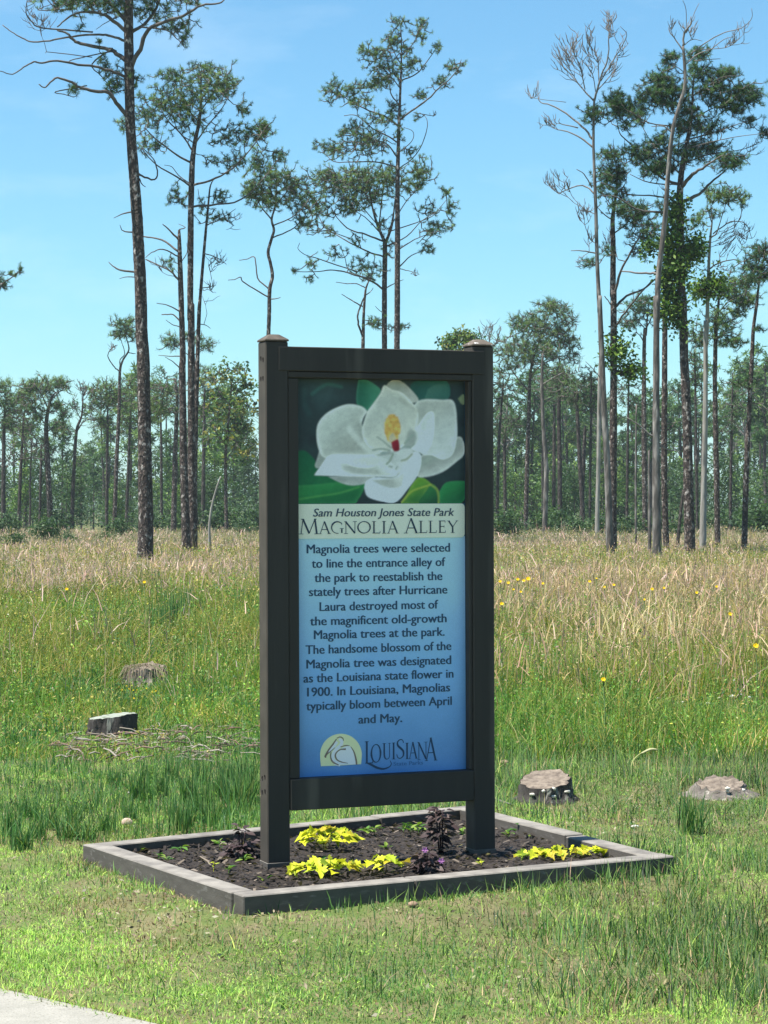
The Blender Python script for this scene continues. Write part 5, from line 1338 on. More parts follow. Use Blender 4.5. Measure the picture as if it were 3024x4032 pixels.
def build_tree(name, label, D, trunk, br=(), bl=(), tw=(), vine=(), bark='bark', twig='twig', pal=PINE, tr=21, nn=34, mult=2.5, group=None, cat='tree', sides=12, stems=(), leafy=False, kd=.7, twigr=1.0, vpal=VINE, leafsize=.10):
    """trunk: (reg, [(x,y,w)]) runs bottom to top; br: (reg,w0,w1,[(x,y)]); bl: foliage (reg,[(x,y,rx,ry,n)]); tw: bare twigs, same form"""
    tp, trd = [], []
    for reg, pts in trunk:
        for x, y, w in pts:
            tp.append(at(reg, x, y, D)); trd.append(w * m_per(reg, D) / 2 * (.86 if bark in ('bark_grey', 'bark_pale') else 1))
    base = tp[0].copy(); base[2] = 0
    if tp[0][2] > .15:
        lean = (tp[0] - tp[1])[:2] / max(1e-6, tp[1][2] - tp[0][2]) * tp[0][2]
        b = np.array([tp[0][0] + lean[0], tp[0][1] + lean[1], -.15]); tp.insert(0, b); trd.insert(0, trd[0] * 1.14)
        base[:2] = b[:2]
    tp, trd = np.array(tp), np.array(trd)
    root = empty(name, base, label, cat, group)
    wob = np.cumsum(rng.normal(0, .02, len(tp))) * .6; tp[1:, 1] += wob[1:] * np.linspace(0, 1, len(tp))[1:]
    a = Acc(); P = catmull(tp, 5); R = np.interp(np.linspace(0, 1, len(P)), np.linspace(0, 1, len(tp)), trd)
    tube(a, P, R, sides, None, .045)
    nodes = list(P[len(P) // 2:]) if not br else []
    A2 = Acc() if len(br) > 4 and (bl or tw) else a; A3 = Acc() if A2 is a and (bl or tw) else A2; usedbr = False
    for reg, pts in stems:
        q = np.array([at(reg, x, y, D) for x, y, w in pts]); rr = np.array([w for _, _, w in pts]) * m_per(reg, D) / 2
        k = rng.uniform(-.35, .35); q[:, 1] += k * np.r_[0, np.cumsum(np.linalg.norm(np.diff(q, axis=0), axis=1))] * .6
        q2 = catmull(q, 4); tube(a, q2, np.interp(np.linspace(0, 1, len(q2)), np.linspace(0, 1, len(q)), rr), 8, None, .05); nodes += list(q2[len(q2) // 3:])
    for bi, (reg, w0, w1, pts) in enumerate(br):
        q = np.array([at(reg, x, y, D) for x, y in pts])
        lat = np.r_[0, np.cumsum(np.abs(np.diff(q[:, 0])) + .4 * np.abs(np.diff(q[:, 2])))]
        k = kd * (1 if bi % 2 else -1) * rng.uniform(.25, 1.0)
        q[:, 1] += k * lat
        # keep the seen direction although the branch runs towards or away from the camera
        f = q[:, 1:2] / D; q2 = CAMP + (q - CAMP); q2[:, 0] = q[:, 0] * f[:, 0]; q2[:, 2] = CAM_H + (q[:, 2] - CAM_H) * f[:, 0]
        # start of the branch is inside the trunk
        jn = int(np.argmin(np.linalg.norm(P - q2[0], axis=1))); q2[0] = .5 * q2[0] + .5 * P[jn]
        q3 = catmull(q2, 4); rr = np.interp(np.linspace(0, 1, len(q3)), [0, 1], [w0 * m_per(reg, D) / 2, max(w1, 2.2) * m_per(reg, D) / 2])
        q3[1:-1] += rng.normal(0, .25, (len(q3) - 2, 3)) * rr[1:-1, None]
        tube(A2, q3, rr, 6, None, .08); usedbr = True
        nodes += list(q3[2:])
    nodes += list(P[int(len(P) * .72):])
    def scatter(lst, m):
        out = []
        for reg, items in lst:
            s = m_per(reg, D)
            for x, y, rx, ry, n in items:
                k = max(2, int(n * m)); c = at(reg, x, y, D) + np.array([0, rng.normal(0, .45) * rx * s, 0])
                d = np.clip(rng.normal(0, .52, (k, 3)), -1.4, 1.4)
                out.append(c + d * [rx * s, rx * s * .95, ry * s])
        return np.vstack(out) if out else np.zeros((0, 3))
    if bl:
        pts = scatter(bl, mult); s = m_per(bl[0][0], D)
        tubes, dirs = grow(nodes, pts)
        thin_tubes(A3, tubes, np.array([[.020, .015, .012, .008]]) * twigr * np.ones((len(tubes), 1)) * (D / 70)); usedbr = True
        ax = dirs + np.array([0, 0, .45]); ax /= np.linalg.norm(ax, axis=1)[:, None]
        c = Acc()
        if leafy: leafcloud(c, pts, leafsize, nn, tr * s * 1.5, pal)
        else: needles(c, pts, ax, .99 * tr * s * rng.uniform(.7, 1.25, len(pts)), nn, pal)
        c.build('crown', M['leaf'] if leafy else M['needle'], root)
        nodes = nodes + list(tubes[:, 1])
    if tw:
        pts = scatter(tw, 3.2)
        tubes, dirs = grow(nodes, pts, .10, 2.0, .035)
        thin_tubes(A3, tubes, np.array([[.011, .009, .007, .004]]) * twigr * np.ones((len(tubes), 1)) * (D / 70)); usedbr = True
    a.build('trunk', M[bark], root, smooth=True, colors=False)
    if usedbr and (bl or tw): A3.build('branches', M[twig], root, colors=False)
    if vine:
        pts = scatter(vine, 1.9); pts[:, 1] = D + (pts[:, 1] - D) * .5
        v = empty('climbing_vine', (base[0], base[1], 0), vine_label(label), 'vine')
        c = Acc(); leafcloud(c, pts, .060, 9, .20, vpal); c.build('leaves', M['leaf'], v)
        c = Acc(); k = min(len(pts), 40); q = pts[rng.choice(len(pts), k, replace=False)]; q = q[np.argsort(q[:, 2])]
        st = np.array([P[int(np.argmin(np.abs(P[:, 2] - z)))] for z in q[:, 2]]) - [0, .1, 0]
        thin_tubes(c, np.stack([st, (st + q) / 2, q], 1), np.full((k, 3), .012), (.08, .06, .04)); c.build('stems', M['leaf'], v)
    return root
def vine_label(l): return VL.pop(0)
VL = ['bright green vine covering the trunk of the largest pine on the right', 'green vine leaves hanging on the middle of the dark pine beside the grey dead tree', 'yellow green vine tangled round the bare grey trunk at the far right']

R1, R2, R3, R4, R5, RB9 = 'R1', 'R2', 'R3', 'R4', 'R5', 'R9'
# T1 the nearest big pine on the left
build_tree('pine_tree', 'tallest pine on the left with thick scaly bark and crooked bare limbs', 47,
    [(R4, [(862, 1480, 96), (866, 1300, 90), (862, 1000, 84), (858, 700, 78), (850, 300, 75)]), (R1, [(842, 2000, 72), (835, 1700, 70), (825, 1500, 68), (815, 1300, 66), (800, 1100, 63), (785, 900, 60), (772, 700, 59), (768, 450, 58), (765, 250, 56), (765, 0, 52), (768, -180, 44), (770, -360, 30), (775, -520, 12)])],
    [(R1, 26, 6, [(740, 680), (690, 610), (640, 550), (560, 540), (470, 520), (430, 490), (340, 465), (300, 490), (265, 520), (230, 500)]), (R1, 8, 4, [(265, 520), (330, 545), (380, 560), (430, 575)]),
     (R1, 18, 5, [(750, 470), (650, 420), (560, 395), (430, 378), (340, 360), (250, 375), (200, 370), (140, 400), (75, 440), (0, 422)]), (R1, 28, 10, [(745, 365), (680, 310), (620, 290), (480, 260), (430, 230), (400, 200), (340, 180)]),
     (R1, 10, 4, [(340, 180), (250, 165), (190, 130), (160, 90), (155, 40), (165, -20)]), (R1, 16, 5, [(745, 245), (660, 215), (590, 205), (460, 212), (330, 235), (200, 250), (130, 225), (70, 190), (15, 148)]),
     (R1, 24, 7, [(745, 185), (650, 105), (590, 80), (480, 70), (400, 110), (340, 160)]), (R1, 24, 12, [(745, 130), (680, 50), (640, 0), (600, -80), (520, -150)]),
     (R1, 30, 6, [(785, 410), (830, 290), (880, 180), (1000, 120), (1100, 90), (1200, 30), (1300, 20), (1350, -20)]), (R1, 22, 10, [(785, 190), (860, 140), (920, 60), (950, 0), (1000, -120)]), (R1, 10, 4, [(900, 170), (990, 180), (1050, 230), (1090, 270)]),
     (R1, 10, 4, [(575, 280), (545, 380), (600, 450), (640, 500)]), (R1, 8, 5, [(620, 310), (520, 335), (430, 355), (400, 372)]), (R1, 12, 3, [(785, 1250), (730, 1270), (675, 1295)]), (R1, 10, 3, [(790, 1385), (730, 1370), (712, 1335)]), (R1, 14, 4, [(800, 1620), (720, 1605), (670, 1580), (645, 1555)]),
     (R1, 7, 3, [(800, 1640), (750, 1645), (710, 1655)]), (R1, 14, 5, [(815, 1020), (860, 1050), (930, 1060), (920, 960), (850, 880)]), (R1, 8, 4, [(860, 1060), (840, 1090), (865, 1110)]), (R1, 8, 3, [(150, 60), (230, 60), (320, 20)]), (R1, 6, 3, [(330, 350), (300, 310), (270, 315)]), (R1, 10, 5, [(765, -100), (860, -180), (980, -240)]), (R1, 10, 5, [(765, -150), (640, -240), (560, -260)]), (RB9, 5, 3, [(0, 0), (1, 1)]) if False else (R1, 6, 3, [(640, 90), (620, 140), (570, 175)])],
    [(R1, [(480, 20, 190, 60, 62), (360, -20, 120, 60, 30), (700, 20, 110, 70, 30), (860, 40, 150, 70, 46), (1050, 160, 110, 55, 30), (1090, 250, 30, 40, 8), (1130, 10, 110, 50, 24), (680, 480, 70, 90, 34), (620, 380, 50, 60, 12), (800, 470, 40, 50, 8), (440, 530, 34, 36, 10), (480, 160, 20, 20, 3), (585, 250, 20, 20, 3), (700, -180, 330, 150, 170), (900, -300, 240, 120, 90), (560, -120, 240, 90, 70)])],
    [(R1, [(250, 110, 80, 70, 14), (170, 60, 40, 60, 8)])], bark='bark', sides=18, tr=24)
# T2 group of three left of the sign
build_tree('pine_tree', 'slender pine with a wide airy crown, middle of three close trunks', 59,
    [(R4, [(1145, 1390, 58), (1140, 1000, 50), (1136, 600, 44), (1135, 0, 38)]), (R1, [(1130, 1900, 37), (1130, 1700, 36), (1132, 1300, 36), (1140, 1000, 34), (1155, 850, 26), (1185, 700, 17), (1192, 550, 11), (1192, 420, 6)])],
    [(R1, 14, 5, [(1130, 970), (1050, 920), (930, 830), (860, 760)]), (R1, 11, 5, [(1140, 890), (1080, 800), (1000, 720), (950, 640)]), (R1, 12, 5, [(1130, 1110), (1050, 1050), (930, 980), (840, 880)]), (R1, 7, 3, [(1130, 1090), (1060, 1040), (1020, 990), (975, 980)]),
     (R1, 14, 4, [(1150, 1095), (1280, 1060), (1390, 990), (1500, 870), (1590, 740)]), (R1, 13, 4, [(1150, 1225), (1290, 1215), (1420, 1190), (1520, 1110), (1610, 1000), (1655, 940)]), (R1, 10, 4, [(1165, 850), (1230, 750), (1320, 640), (1360, 560)]), (R1, 9, 4, [(1180, 720), (1100, 620), (1040, 500)]), (R1, 9, 4, [(1188, 660), (1260, 560), (1300, 470)]), (R1, 7, 3, [(1150, 850), (1060, 780), (1010, 640)]), (R1, 6, 3, [(1150, 1130), (1100, 1170), (1050, 1180)])],
    [(R1, [(1200, 410, 80, 45, 30), (1030, 450, 90, 45, 34), (1250, 540, 140, 110, 100), (1000, 590, 140, 110, 88), (1120, 620, 120, 110, 50), (880, 670, 90, 110, 50), (1320, 490, 80, 60, 40), (1090, 720, 120, 80, 34), (1450, 650, 40, 50, 14), (1480, 790, 110, 60, 46), (1570, 750, 40, 35, 14), (1350, 810, 100, 80, 30), (1330, 960, 110, 50, 24), (1420, 960, 60, 40, 10), (740, 740, 50, 60, 16), (890, 870, 90, 60, 26), (1060, 1180, 70, 50, 14), (1040, 1130, 40, 40, 6), (1650, 930, 50, 40, 8)])], tr=21)
build_tree('dead_pine_tree', 'broken topped dead pine with curved bare limbs, leftmost of three close trunks', 58.4,
    [(R4, [(1105, 1390, 56), (1090, 900, 46), (1082, 400, 42)]), (R1, [(1085, 2111, 36), (1076, 1800, 33), (1070, 1600, 30), (1066, 1450, 24), (1064, 1365, 14)])],
    [(R1, 13, 5, [(1063, 1430), (1000, 1360), (965, 1330)]), (R1, 13, 6, [(1060, 1490), (960, 1425), (850, 1405), (800, 1400)]), (R1, 9, 4, [(1065, 1520), (970, 1480), (900, 1500), (865, 1530)]), (R1, 13, 7, [(1070, 1680), (1010, 1610), (930, 1570), (865, 1540)]), (R1, 9, 4, [(1075, 1850), (1000, 1815), (930, 1800)]),
     (R1, 10, 6, [(1080, 1920), (1030, 1870), (960, 1868)]), (R1, 7, 3, [(1080, 1955), (1030, 1930), (985, 1900)]), (R4, 8, 3, [(1075, 310), (1010, 305), (940, 300)]), (R4, 8, 3, [(1075, 380), (1030, 340), (980, 310)]), (R1, 7, 3, [(1066, 1360), (1100, 1350), (1060, 1330)]), (R1, 6, 3, [(1075, 1560), (1110, 1500), (1110, 1440)])],
    [(R1, [(1000, 1560, 50, 50, 9)])], [(R1, [(960, 1560, 60, 50, 6)])], bark='bark', tr=18)
build_tree('dead_pine_tree', 'thin dead pine with wispy side twigs, rightmost of three close trunks', 59.6,
    [(R4, [(1150, 1390, 30), (1162, 760, 27), (1168, 500, 26), (1182, 60, 23)]), (R1, [(1190, 1750, 19), (1215, 1450, 17), (1238, 1200, 12), (1250, 1100, 8), (1280, 1050, 4)])],
    [(R1, 7, 3, [(1212, 1500), (1290, 1530), (1345, 1570)]), (R1, 8, 3, [(1225, 1340), (1310, 1300), (1400, 1240)]), (R1, 6, 3, [(1195, 1720), (1260, 1700), (1270, 1660)]), (R1, 6, 3, [(1185, 1910), (1220, 1930), (1250, 1950)]), (R1, 6, 3, [(1185, 1930), (1160, 1970), (1150, 2000)]), (R1, 6, 3, [(1235, 1250), (1190, 1190), (1175, 1120)])],
    [(R1, [(1310, 1170, 60, 50, 18), (1290, 1280, 90, 45, 20), (1210, 1220, 40, 40, 8)])], [(R1, [(1300, 1530, 60, 50, 14), (1240, 1700, 50, 50, 10), (1370, 1290, 60, 50, 10)])], tr=18)
# T3 crooked pine over the left post
build_tree('pine_tree', 'crooked wavy trunked pine rising behind the left sign post', 75,
    [(R2, [(88, 2300, 27), (90, 2090, 25), (95, 1950, 24), (98, 1800, 24), (115, 1720, 21), (103, 1640, 20), (88, 1570, 19), (108, 1490, 18), (124, 1430, 16), (110, 1365, 14), (132, 1280, 10), (140, 1150, 7), (135, 1050, 4)])],
    [(R1, 9, 4, [(1595, 1760), (1500, 1710), (1440, 1670), (1430, 1645), (1390, 1660), (1355, 1663)]), (R1, 9, 4, [(1600, 1722), (1530, 1650), (1515, 1530), (1470, 1538), (1420, 1545)]), (R2, 9, 4, [(98, 1865), (130, 1860), (165, 1850)]), (R2, 9, 4, [(122, 1480), (230, 1430), (295, 1370), (350, 1290)]), (R2, 9, 4, [(122, 1400), (240, 1350), (330, 1260)]), (R2, 10, 4, [(112, 1370), (40, 1280), (-10, 1180), (-40, 1110)]), (R2, 8, 4, [(130, 1280), (200, 1200), (260, 1110)]), (R2, 7, 4, [(132, 1250), (90, 1150), (60, 1040)])],
    [(R2, [(130, 1100, 120, 80, 70), (60, 1200, 110, 70, 55), (0, 1180, 60, 70, 26), (250, 1140, 100, 60, 50), (330, 1240, 90, 100, 60), (300, 1370, 60, 50, 18), (20, 990, 55, 70, 24), (160, 960, 40, 40, 10), (50, 810, 45, 50, 12), (80, 1260, 90, 50, 24), (210, 1250, 80, 50, 24)]), (R1, [(1540, 1000, 60, 80, 22), (1480, 1130, 55, 65, 18)])], tr=21)
# T5 tall slim pine
build_tree('pine_tree', 'tallest slim pine rising above the top beam of the sign, right of the forked pines', 72,
    [(R2, [(888, 2350, 38), (890, 2170, 36), (892, 1800, 35), (893, 1500, 33), (893, 1200, 29), (897, 950, 23), (905, 700, 18), (915, 450, 12), (918, 280, 7), (912, 150, 4)])],
    [(R2, 13, 4, [(905, 745), (980, 690), (1080, 620), (1150, 550), (1210, 500), (1270, 430), (1290, 370)]), (R2, 9, 3, [(915, 510), (1010, 460), (1070, 390), (1120, 320), (1150, 260)]), (R2, 7, 3, [(920, 350), (990, 270), (1030, 170)]), (R2, 13, 4, [(905, 780), (830, 730), (720, 690), (640, 650), (560, 600), (470, 520)]), (R2, 10, 4, [(905, 660), (860, 600), (845, 540), (850, 450)]), (R2, 10, 4, [(900, 880), (820, 840), (740, 800), (640, 720), (560, 720)]), (R2, 11, 5, [(895, 985), (860, 930), (830, 900), (780, 880), (640, 900)]), (R2, 10, 4, [(893, 1035), (780, 1010), (640, 1005), (500, 1005), (420, 930)]),
     (R2, 6, 3, [(903, 950), (980, 880), (990, 820), (930, 790)]), (R2, 7, 3, [(900, 1060), (1010, 960), (1070, 830), (1075, 740), (1030, 700)]), (R2, 9, 3, [(893, 1555), (1000, 1490), (1130, 1440)]), (R2, 9, 3, [(893, 1670), (980, 1590), (1080, 1550)]), (R2, 6, 3, [(893, 1660), (960, 1685), (1020, 1700)]), (R2, 7, 3, [(915, 560), (840, 460), (760, 380)]), (R2, 6, 3, [(918, 400), (860, 300), (830, 220)]), (R2, 5, 3, [(1080, 700), (1120, 720), (1130, 690)])],
    [(R2, [(900, 135, 50, 30, 14), (1050, 140, 55, 35, 14), (870, 240, 60, 60, 32), (1040, 230, 50, 60, 16), (940, 300, 60, 40, 14), (690, 320, 45, 55, 14), (780, 330, 75, 50, 34), (830, 430, 110, 90, 66), (800, 490, 60, 40, 18), (990, 400, 55, 50, 22), (1140, 300, 40, 50, 8), (1240, 420, 65, 45, 20), (1160, 510, 55, 35, 14), (1040, 590, 45, 30, 14), (490, 560, 65, 80, 32), (600, 560, 50, 50, 22), (720, 520, 90, 35, 26), (640, 640, 100, 50, 26), (870, 680, 60, 70, 28), (780, 750, 100, 45, 24), (620, 780, 60, 60, 16), (700, 880, 150, 75, 96), (500, 930, 70, 55, 36), (410, 905, 40, 30, 9), (560, 830, 40, 40, 10), (900, 820, 40, 50, 10), (970, 940, 45, 40, 10), (1010, 740, 20, 30, 4), (1100, 1440, 50, 25, 6)])], [(R2, [(1000, 1680, 30, 40, 4), (1110, 710, 30, 20, 3)])], tr=19)
# T4 forked pine
build_tree('pine_tree', 'broad crowned pine forking halfway up, directly behind the middle of the sign', 76,
    [(R2, [(812, 2350, 34), (812, 2170, 33), (812, 1800, 32), (815, 1600, 31), (815, 1500, 28)])],
    [(R2, 12, 4, [(808, 1505), (700, 1460), (600, 1430), (530, 1370), (480, 1290)]), (R2, 11, 4, [(808, 1600), (700, 1560), (560, 1490), (450, 1420), (400, 1340)]), (R2, 13, 4, [(806, 1810), (720, 1740), (640, 1715), (560, 1690), (480, 1680), (380, 1690), (250, 1690)]), (R2, 7, 3, [(700, 1740), (600, 1690), (565, 1600), (530, 1520)]), (R2, 8, 3, [(818, 1790), (880, 1760), (930, 1740)]), (R2, 8, 3, [(760, 1400), (690, 1350), (600, 1300)]), (R2, 7, 3, [(750, 1330), (640, 1250), (560, 1170)]),
     (R2, 8, 3, [(868, 1340), (950, 1250), (1050, 1150)]), (R2, 9, 3, [(830, 1530), (950, 1470), (1050, 1370), (1170, 1300)]), (R2, 7, 3, [(865, 1380), (1080, 1360), (1150, 1300), (1200, 1240)]), (R2, 7, 3, [(480, 1680), (400, 1610), (330, 1590), (275, 1550), (285, 1510)]), (R2, 9, 4, [(740, 1300), (800, 1200), (820, 1080)]), (R2, 8, 4, [(720, 1200), (650, 1120), (600, 1040)]), (R2, 5, 3, [(812, 1960), (780, 1930), (755, 1905)]), (R2, 6, 3, [(812, 2050), (860, 2055), (900, 2045)]), (R2, 6, 3, [(812, 2060), (770, 2040), (740, 2010)])],
    [(R2, [(680, 1120, 190, 90, 150), (500, 1120, 110, 75, 60), (440, 1100, 70, 55, 24), (850, 1100, 100, 75, 50), (1030, 1090, 85, 85, 55), (600, 1230, 170, 75, 70), (600, 1300, 70, 50, 30), (760, 1210, 110, 70, 36), (980, 1170, 80, 60, 24), (1190, 1200, 45, 45, 10), (1230, 1300, 40, 70, 14), (1100, 1300, 90, 60, 14), (1150, 1410, 90, 45, 24), (1080, 1540, 55, 35, 12), (360, 1400, 55, 55, 14), (470, 1440, 55, 45, 10), (360, 1640, 40, 40, 10), (340, 1730, 40, 30, 6), (245, 1680, 22, 22, 4), (500, 1560, 80, 45, 12), (660, 1640, 70, 60, 18), (760, 1700, 60, 55, 10), (850, 1550, 55, 70, 10), (750, 2010, 55, 40, 18), (900, 2035, 60, 25, 14), (640, 1500, 60, 40, 8), (430, 1300, 80, 55, 22), (800, 1400, 60, 50, 10)])],
    stems=[(R2, [(815, 1510, 22), (770, 1400, 17), (740, 1300, 12), (722, 1200, 8), (715, 1120, 4)]), (R2, [(820, 1510, 20), (852, 1420, 16), (868, 1330, 11), (880, 1220, 6), (890, 1130, 4)])], tr=20)
build_tree('dead_pine_tree', 'small twisted bare tree with two stems, behind the top beam left of the forked pine', 80,
    [(R2, [(674, 2350, 26), (678, 2165, 23), (680, 2060, 20), (683, 1950, 17), (690, 1850, 15), (698, 1790, 12), (722, 1730, 7), (750, 1660, 4)])],
    [(R2, 13, 8, [(676, 2090), (650, 2020), (648, 1950), (668, 1890), (686, 1850)]), (R2, 7, 4, [(695, 1795), (640, 1765), (580, 1765), (510, 1755)]), (R2, 9, 4, [(668, 1905), (610, 1870), (545, 1830)]), (R2, 7, 3, [(693, 1840), (725, 1815), (742, 1790)])],
    [(R2, [(700, 1700, 50, 40, 8)])], kd=.4, tr=18)
# right group
build_tree('dead_tree', 'tall bare grey dead tree with fine upright twigs, leftmost of the right hand group', 53,
    [(R5, [(698, 1640, 54), (690, 1400, 50), (680, 1100, 46), (663, 800, 42), (645, 400, 38), (633, 100, 35)]), (R3, [(635, 1900, 33), (620, 1600, 27), (612, 1300, 24), (605, 1100, 22), (597, 900, 19), (598, 700, 16), (602, 600, 14)])],
    [(R3, 14, 3, [(603, 610), (625, 530), (650, 450), (685, 350), (690, 250), (692, 150), (692, 60)]), (R3, 11, 3, [(600, 615), (540, 550), (490, 490), (430, 420), (350, 340)]), (R3, 7, 3, [(490, 490), (515, 400), (470, 300), (470, 200)]), (R3, 7, 3, [(632, 510), (700, 460), (735, 400), (740, 340)]), (R3, 7, 3, [(680, 390), (740, 330), (800, 215), (760, 160)]), (R3, 7, 3, [(660, 420), (620, 350), (560, 250), (550, 160)]), (R3, 6, 3, [(622, 530), (590, 450), (540, 380), (500, 340)]),
     (R3, 14, 4, [(597, 845), (530, 770), (430, 690), (340, 640), (265, 610), (262, 490)]), (R3, 4, 2, [(262, 610), (225, 595), (200, 570)]), (R3, 12, 3, [(597, 900), (520, 840), (440, 800), (360, 780), (280, 700)]), (R3, 8, 3, [(410, 785), (395, 750), (392, 720)]), (R3, 11, 3, [(607, 1190), (560, 1140), (500, 1130), (410, 1165), (380, 1175), (310, 1090)]), (R3, 8, 4, [(570, 1145), (540, 1060), (495, 1030)]), (R3, 6, 3, [(612, 1310), (540, 1270), (480, 1210)]), (R3, 10, 4, [(618, 1545), (530, 1525), (460, 1525)]), (R3, 5, 3, [(616, 1490), (580, 1460), (555, 1400)]), (R5, 6, 3, [(655, 600), (600, 550), (550, 500)])],
    [], [(R3, [(690, 130, 45, 70, 24), (400, 320, 70, 90, 26), (470, 270, 60, 80, 26), (560, 230, 50, 80, 18), (720, 400, 50, 60, 12), (600, 330, 60, 60, 14), (770, 260, 40, 80, 8), (240, 540, 50, 60, 7), (330, 730, 60, 45, 12), (345, 1090, 55, 65, 14), (430, 1100, 40, 60, 8), (530, 1270, 60, 50, 18), (570, 1420, 40, 60, 8), (510, 1590, 50, 40, 7), (500, 400, 80, 70, 14)])], bark='bark_grey', twig='twig_grey', twigr=1.15)
build_tree('pine_tree', 'dark forked pine with ragged low branches just right of the bare grey tree', 54.5,
    [(R5, [(712, 1640, 56), (716, 1200, 48), (720, 700, 43), (720, 100, 38)]), (R3, [(716, 1800, 36), (718, 1500, 33), (715, 1330, 26), (735, 1180, 14), (740, 1050, 8), (725, 960, 4)])],
    [(R3, 9, 4, [(715, 1340), (670, 1310), (620, 1260)]), (R3, 9, 4, [(722, 1420), (800, 1360), (840, 1290)]), (R3, 17, 6, [(725, 1800), (765, 1650), (820, 1540), (880, 1430), (895, 1370)]), (R3, 17, 8, [(722, 1870), (800, 1800), (900, 1760), (970, 1700)]), (R3, 13, 8, [(722, 2000), (790, 1900), (870, 1800), (960, 1700)]), (R3, 9, 5, [(715, 1860), (690, 1835), (665, 1800)]), (R3, 7, 3, [(735, 1180), (790, 1120), (800, 1060)]), (R3, 6, 3, [(720, 1260), (660, 1190), (630, 1140)]), (R3, 6, 3, [(640, 1190), (650, 1190), (660, 1190)])],
    [(R3, [(700, 950, 75, 40, 40), (700, 1070, 85, 75, 72), (760, 1050, 55, 60, 30), (770, 1270, 100, 65, 50), (870, 1290, 80, 60, 42), (900, 1440, 90, 75, 46), (820, 1360, 80, 60, 30), (570, 1600, 50, 30, 14), (680, 1530, 45, 50, 12), (740, 1170, 70, 60, 22), (650, 1150, 40, 50, 10), (880, 1530, 60, 40, 10)])],
    [(R3, [(740, 890, 80, 40, 8), (690, 1420, 50, 60, 8)])], [(R5, [(740, 420, 60, 90, 22), (790, 420, 30, 60, 8), (840, 560, 80, 40, 22), (700, 480, 50, 70, 14)])], pal=PINE_BLUE, tr=21)
build_tree('pine_tree', 'largest spreading pine on the right, thick dark trunk and broad layered crown', 53,
    [(R5, [(1185, 1650, 68), (1175, 1300, 62), (1168, 900, 57), (1150, 500, 53), (1140, 100, 50)]), (R3, [(1140, 1900, 48), (1130, 1600, 47), (1125, 1300, 44), (1125, 1150, 39), (1140, 1000, 33), (1170, 850, 25), (1195, 700, 17), (1205, 500, 10), (1235, 360, 5)])],
    [(R3, 26, 8, [(1130, 1140), (1200, 1060), (1280, 1010), (1370, 950)]), (R3, 24, 8, [(1135, 1230), (1240, 1180), (1310, 1110), (1400, 1040)]), (R3, 10, 5, [(1130, 1070), (1050, 980), (980, 900)]), (R3, 17, 5, [(1120, 1130), (1030, 1090), (960, 1040), (880, 960), (820, 870), (770, 830), (745, 770)]), (R3, 9, 4, [(1120, 1130), (940, 1110), (820, 1060)]), (R3, 10, 4, [(1122, 1210), (940, 1190), (800, 1180), (700, 1130), (640, 1110)]), (R3, 15, 6, [(1122, 1310), (960, 1290), (860, 1270), (740, 1200), (650, 1190)]), (R3, 10, 4, [(1172, 850), (1280, 820), (1400, 780), (1560, 730)]), (R3, 7, 3, [(1160, 900), (1330, 860), (1480, 830), (1640, 810)]), (R3, 8, 3, [(1145, 990), (1300, 940), (1500, 910), (1620, 860)]), (R3, 9, 3, [(1203, 590), (1280, 530), (1380, 470), (1470, 460)]), (R3, 8, 4, [(1197, 720), (1300, 670), (1380, 640), (1500, 600)]), (R3, 10, 5, [(1180, 790), (1100, 770), (1000, 760), (920, 740), (820, 680)]), (R3, 8, 4, [(1200, 640), (1100, 580), (1000, 560)]), (R3, 7, 4, [(1205, 500), (1150, 440), (1080, 390)]), (R3, 8, 4, [(1120, 1000), (1000, 900), (940, 850), (870, 720)])],
    [(R3, [(1075, 335, 50, 30, 18), (1060, 390, 45, 30, 14), (1240, 330, 80, 45, 34), (1010, 470, 65, 55, 38), (960, 560, 95, 70, 78), (1080, 550, 110, 80, 84), (1240, 440, 80, 55, 34), (1400, 440, 85, 45, 52), (1330, 530, 120, 75, 84), (1520, 560, 95, 60, 72), (1570, 600, 50, 50, 22), (1400, 620, 100, 55, 52), (1180, 680, 80, 65, 54), (1030, 640, 90, 40, 26), (750, 640, 90, 80, 84), (730, 600, 50, 50, 20), (860, 640, 80, 60, 42), (870, 720, 60, 45, 18), (590, 690, 65, 65, 40), (1010, 850, 75, 55, 30), (1260, 760, 150, 55, 74), (1480, 660, 60, 45, 26), (1640, 800, 40, 35, 12), (1560, 730, 55, 40, 14), (1310, 880, 130, 55, 58), (900, 940, 110, 70, 84), (800, 760, 55, 45, 10), (1180, 940, 100, 65, 54), (1400, 1000, 95, 50, 54), (1040, 1000, 80, 55, 44), (960, 1040, 80, 45, 44), (1480, 980, 40, 35, 10), (1060, 930, 70, 50, 20), (1130, 780, 60, 50, 16)])],
    [(R3, [(1580, 870, 80, 50, 8), (1230, 590, 60, 50, 6), (1040, 1140, 60, 40, 6)])], [(R3, [(1100, 1260, 50, 60, 22), (1090, 1380, 50, 70, 26), (1080, 1500, 70, 60, 34), (1100, 1580, 60, 50, 34), (1060, 1680, 60, 60, 36), (1110, 1650, 60, 70, 30), (1070, 1800, 70, 60, 38), (1060, 1900, 70, 60, 36), (950, 1500, 60, 40, 14), (1220, 1500, 60, 60, 26), (1190, 1560, 50, 40, 14), (1130, 1960, 50, 60, 16)])], pal=PINE_BLUE, tr=23, sides=16)
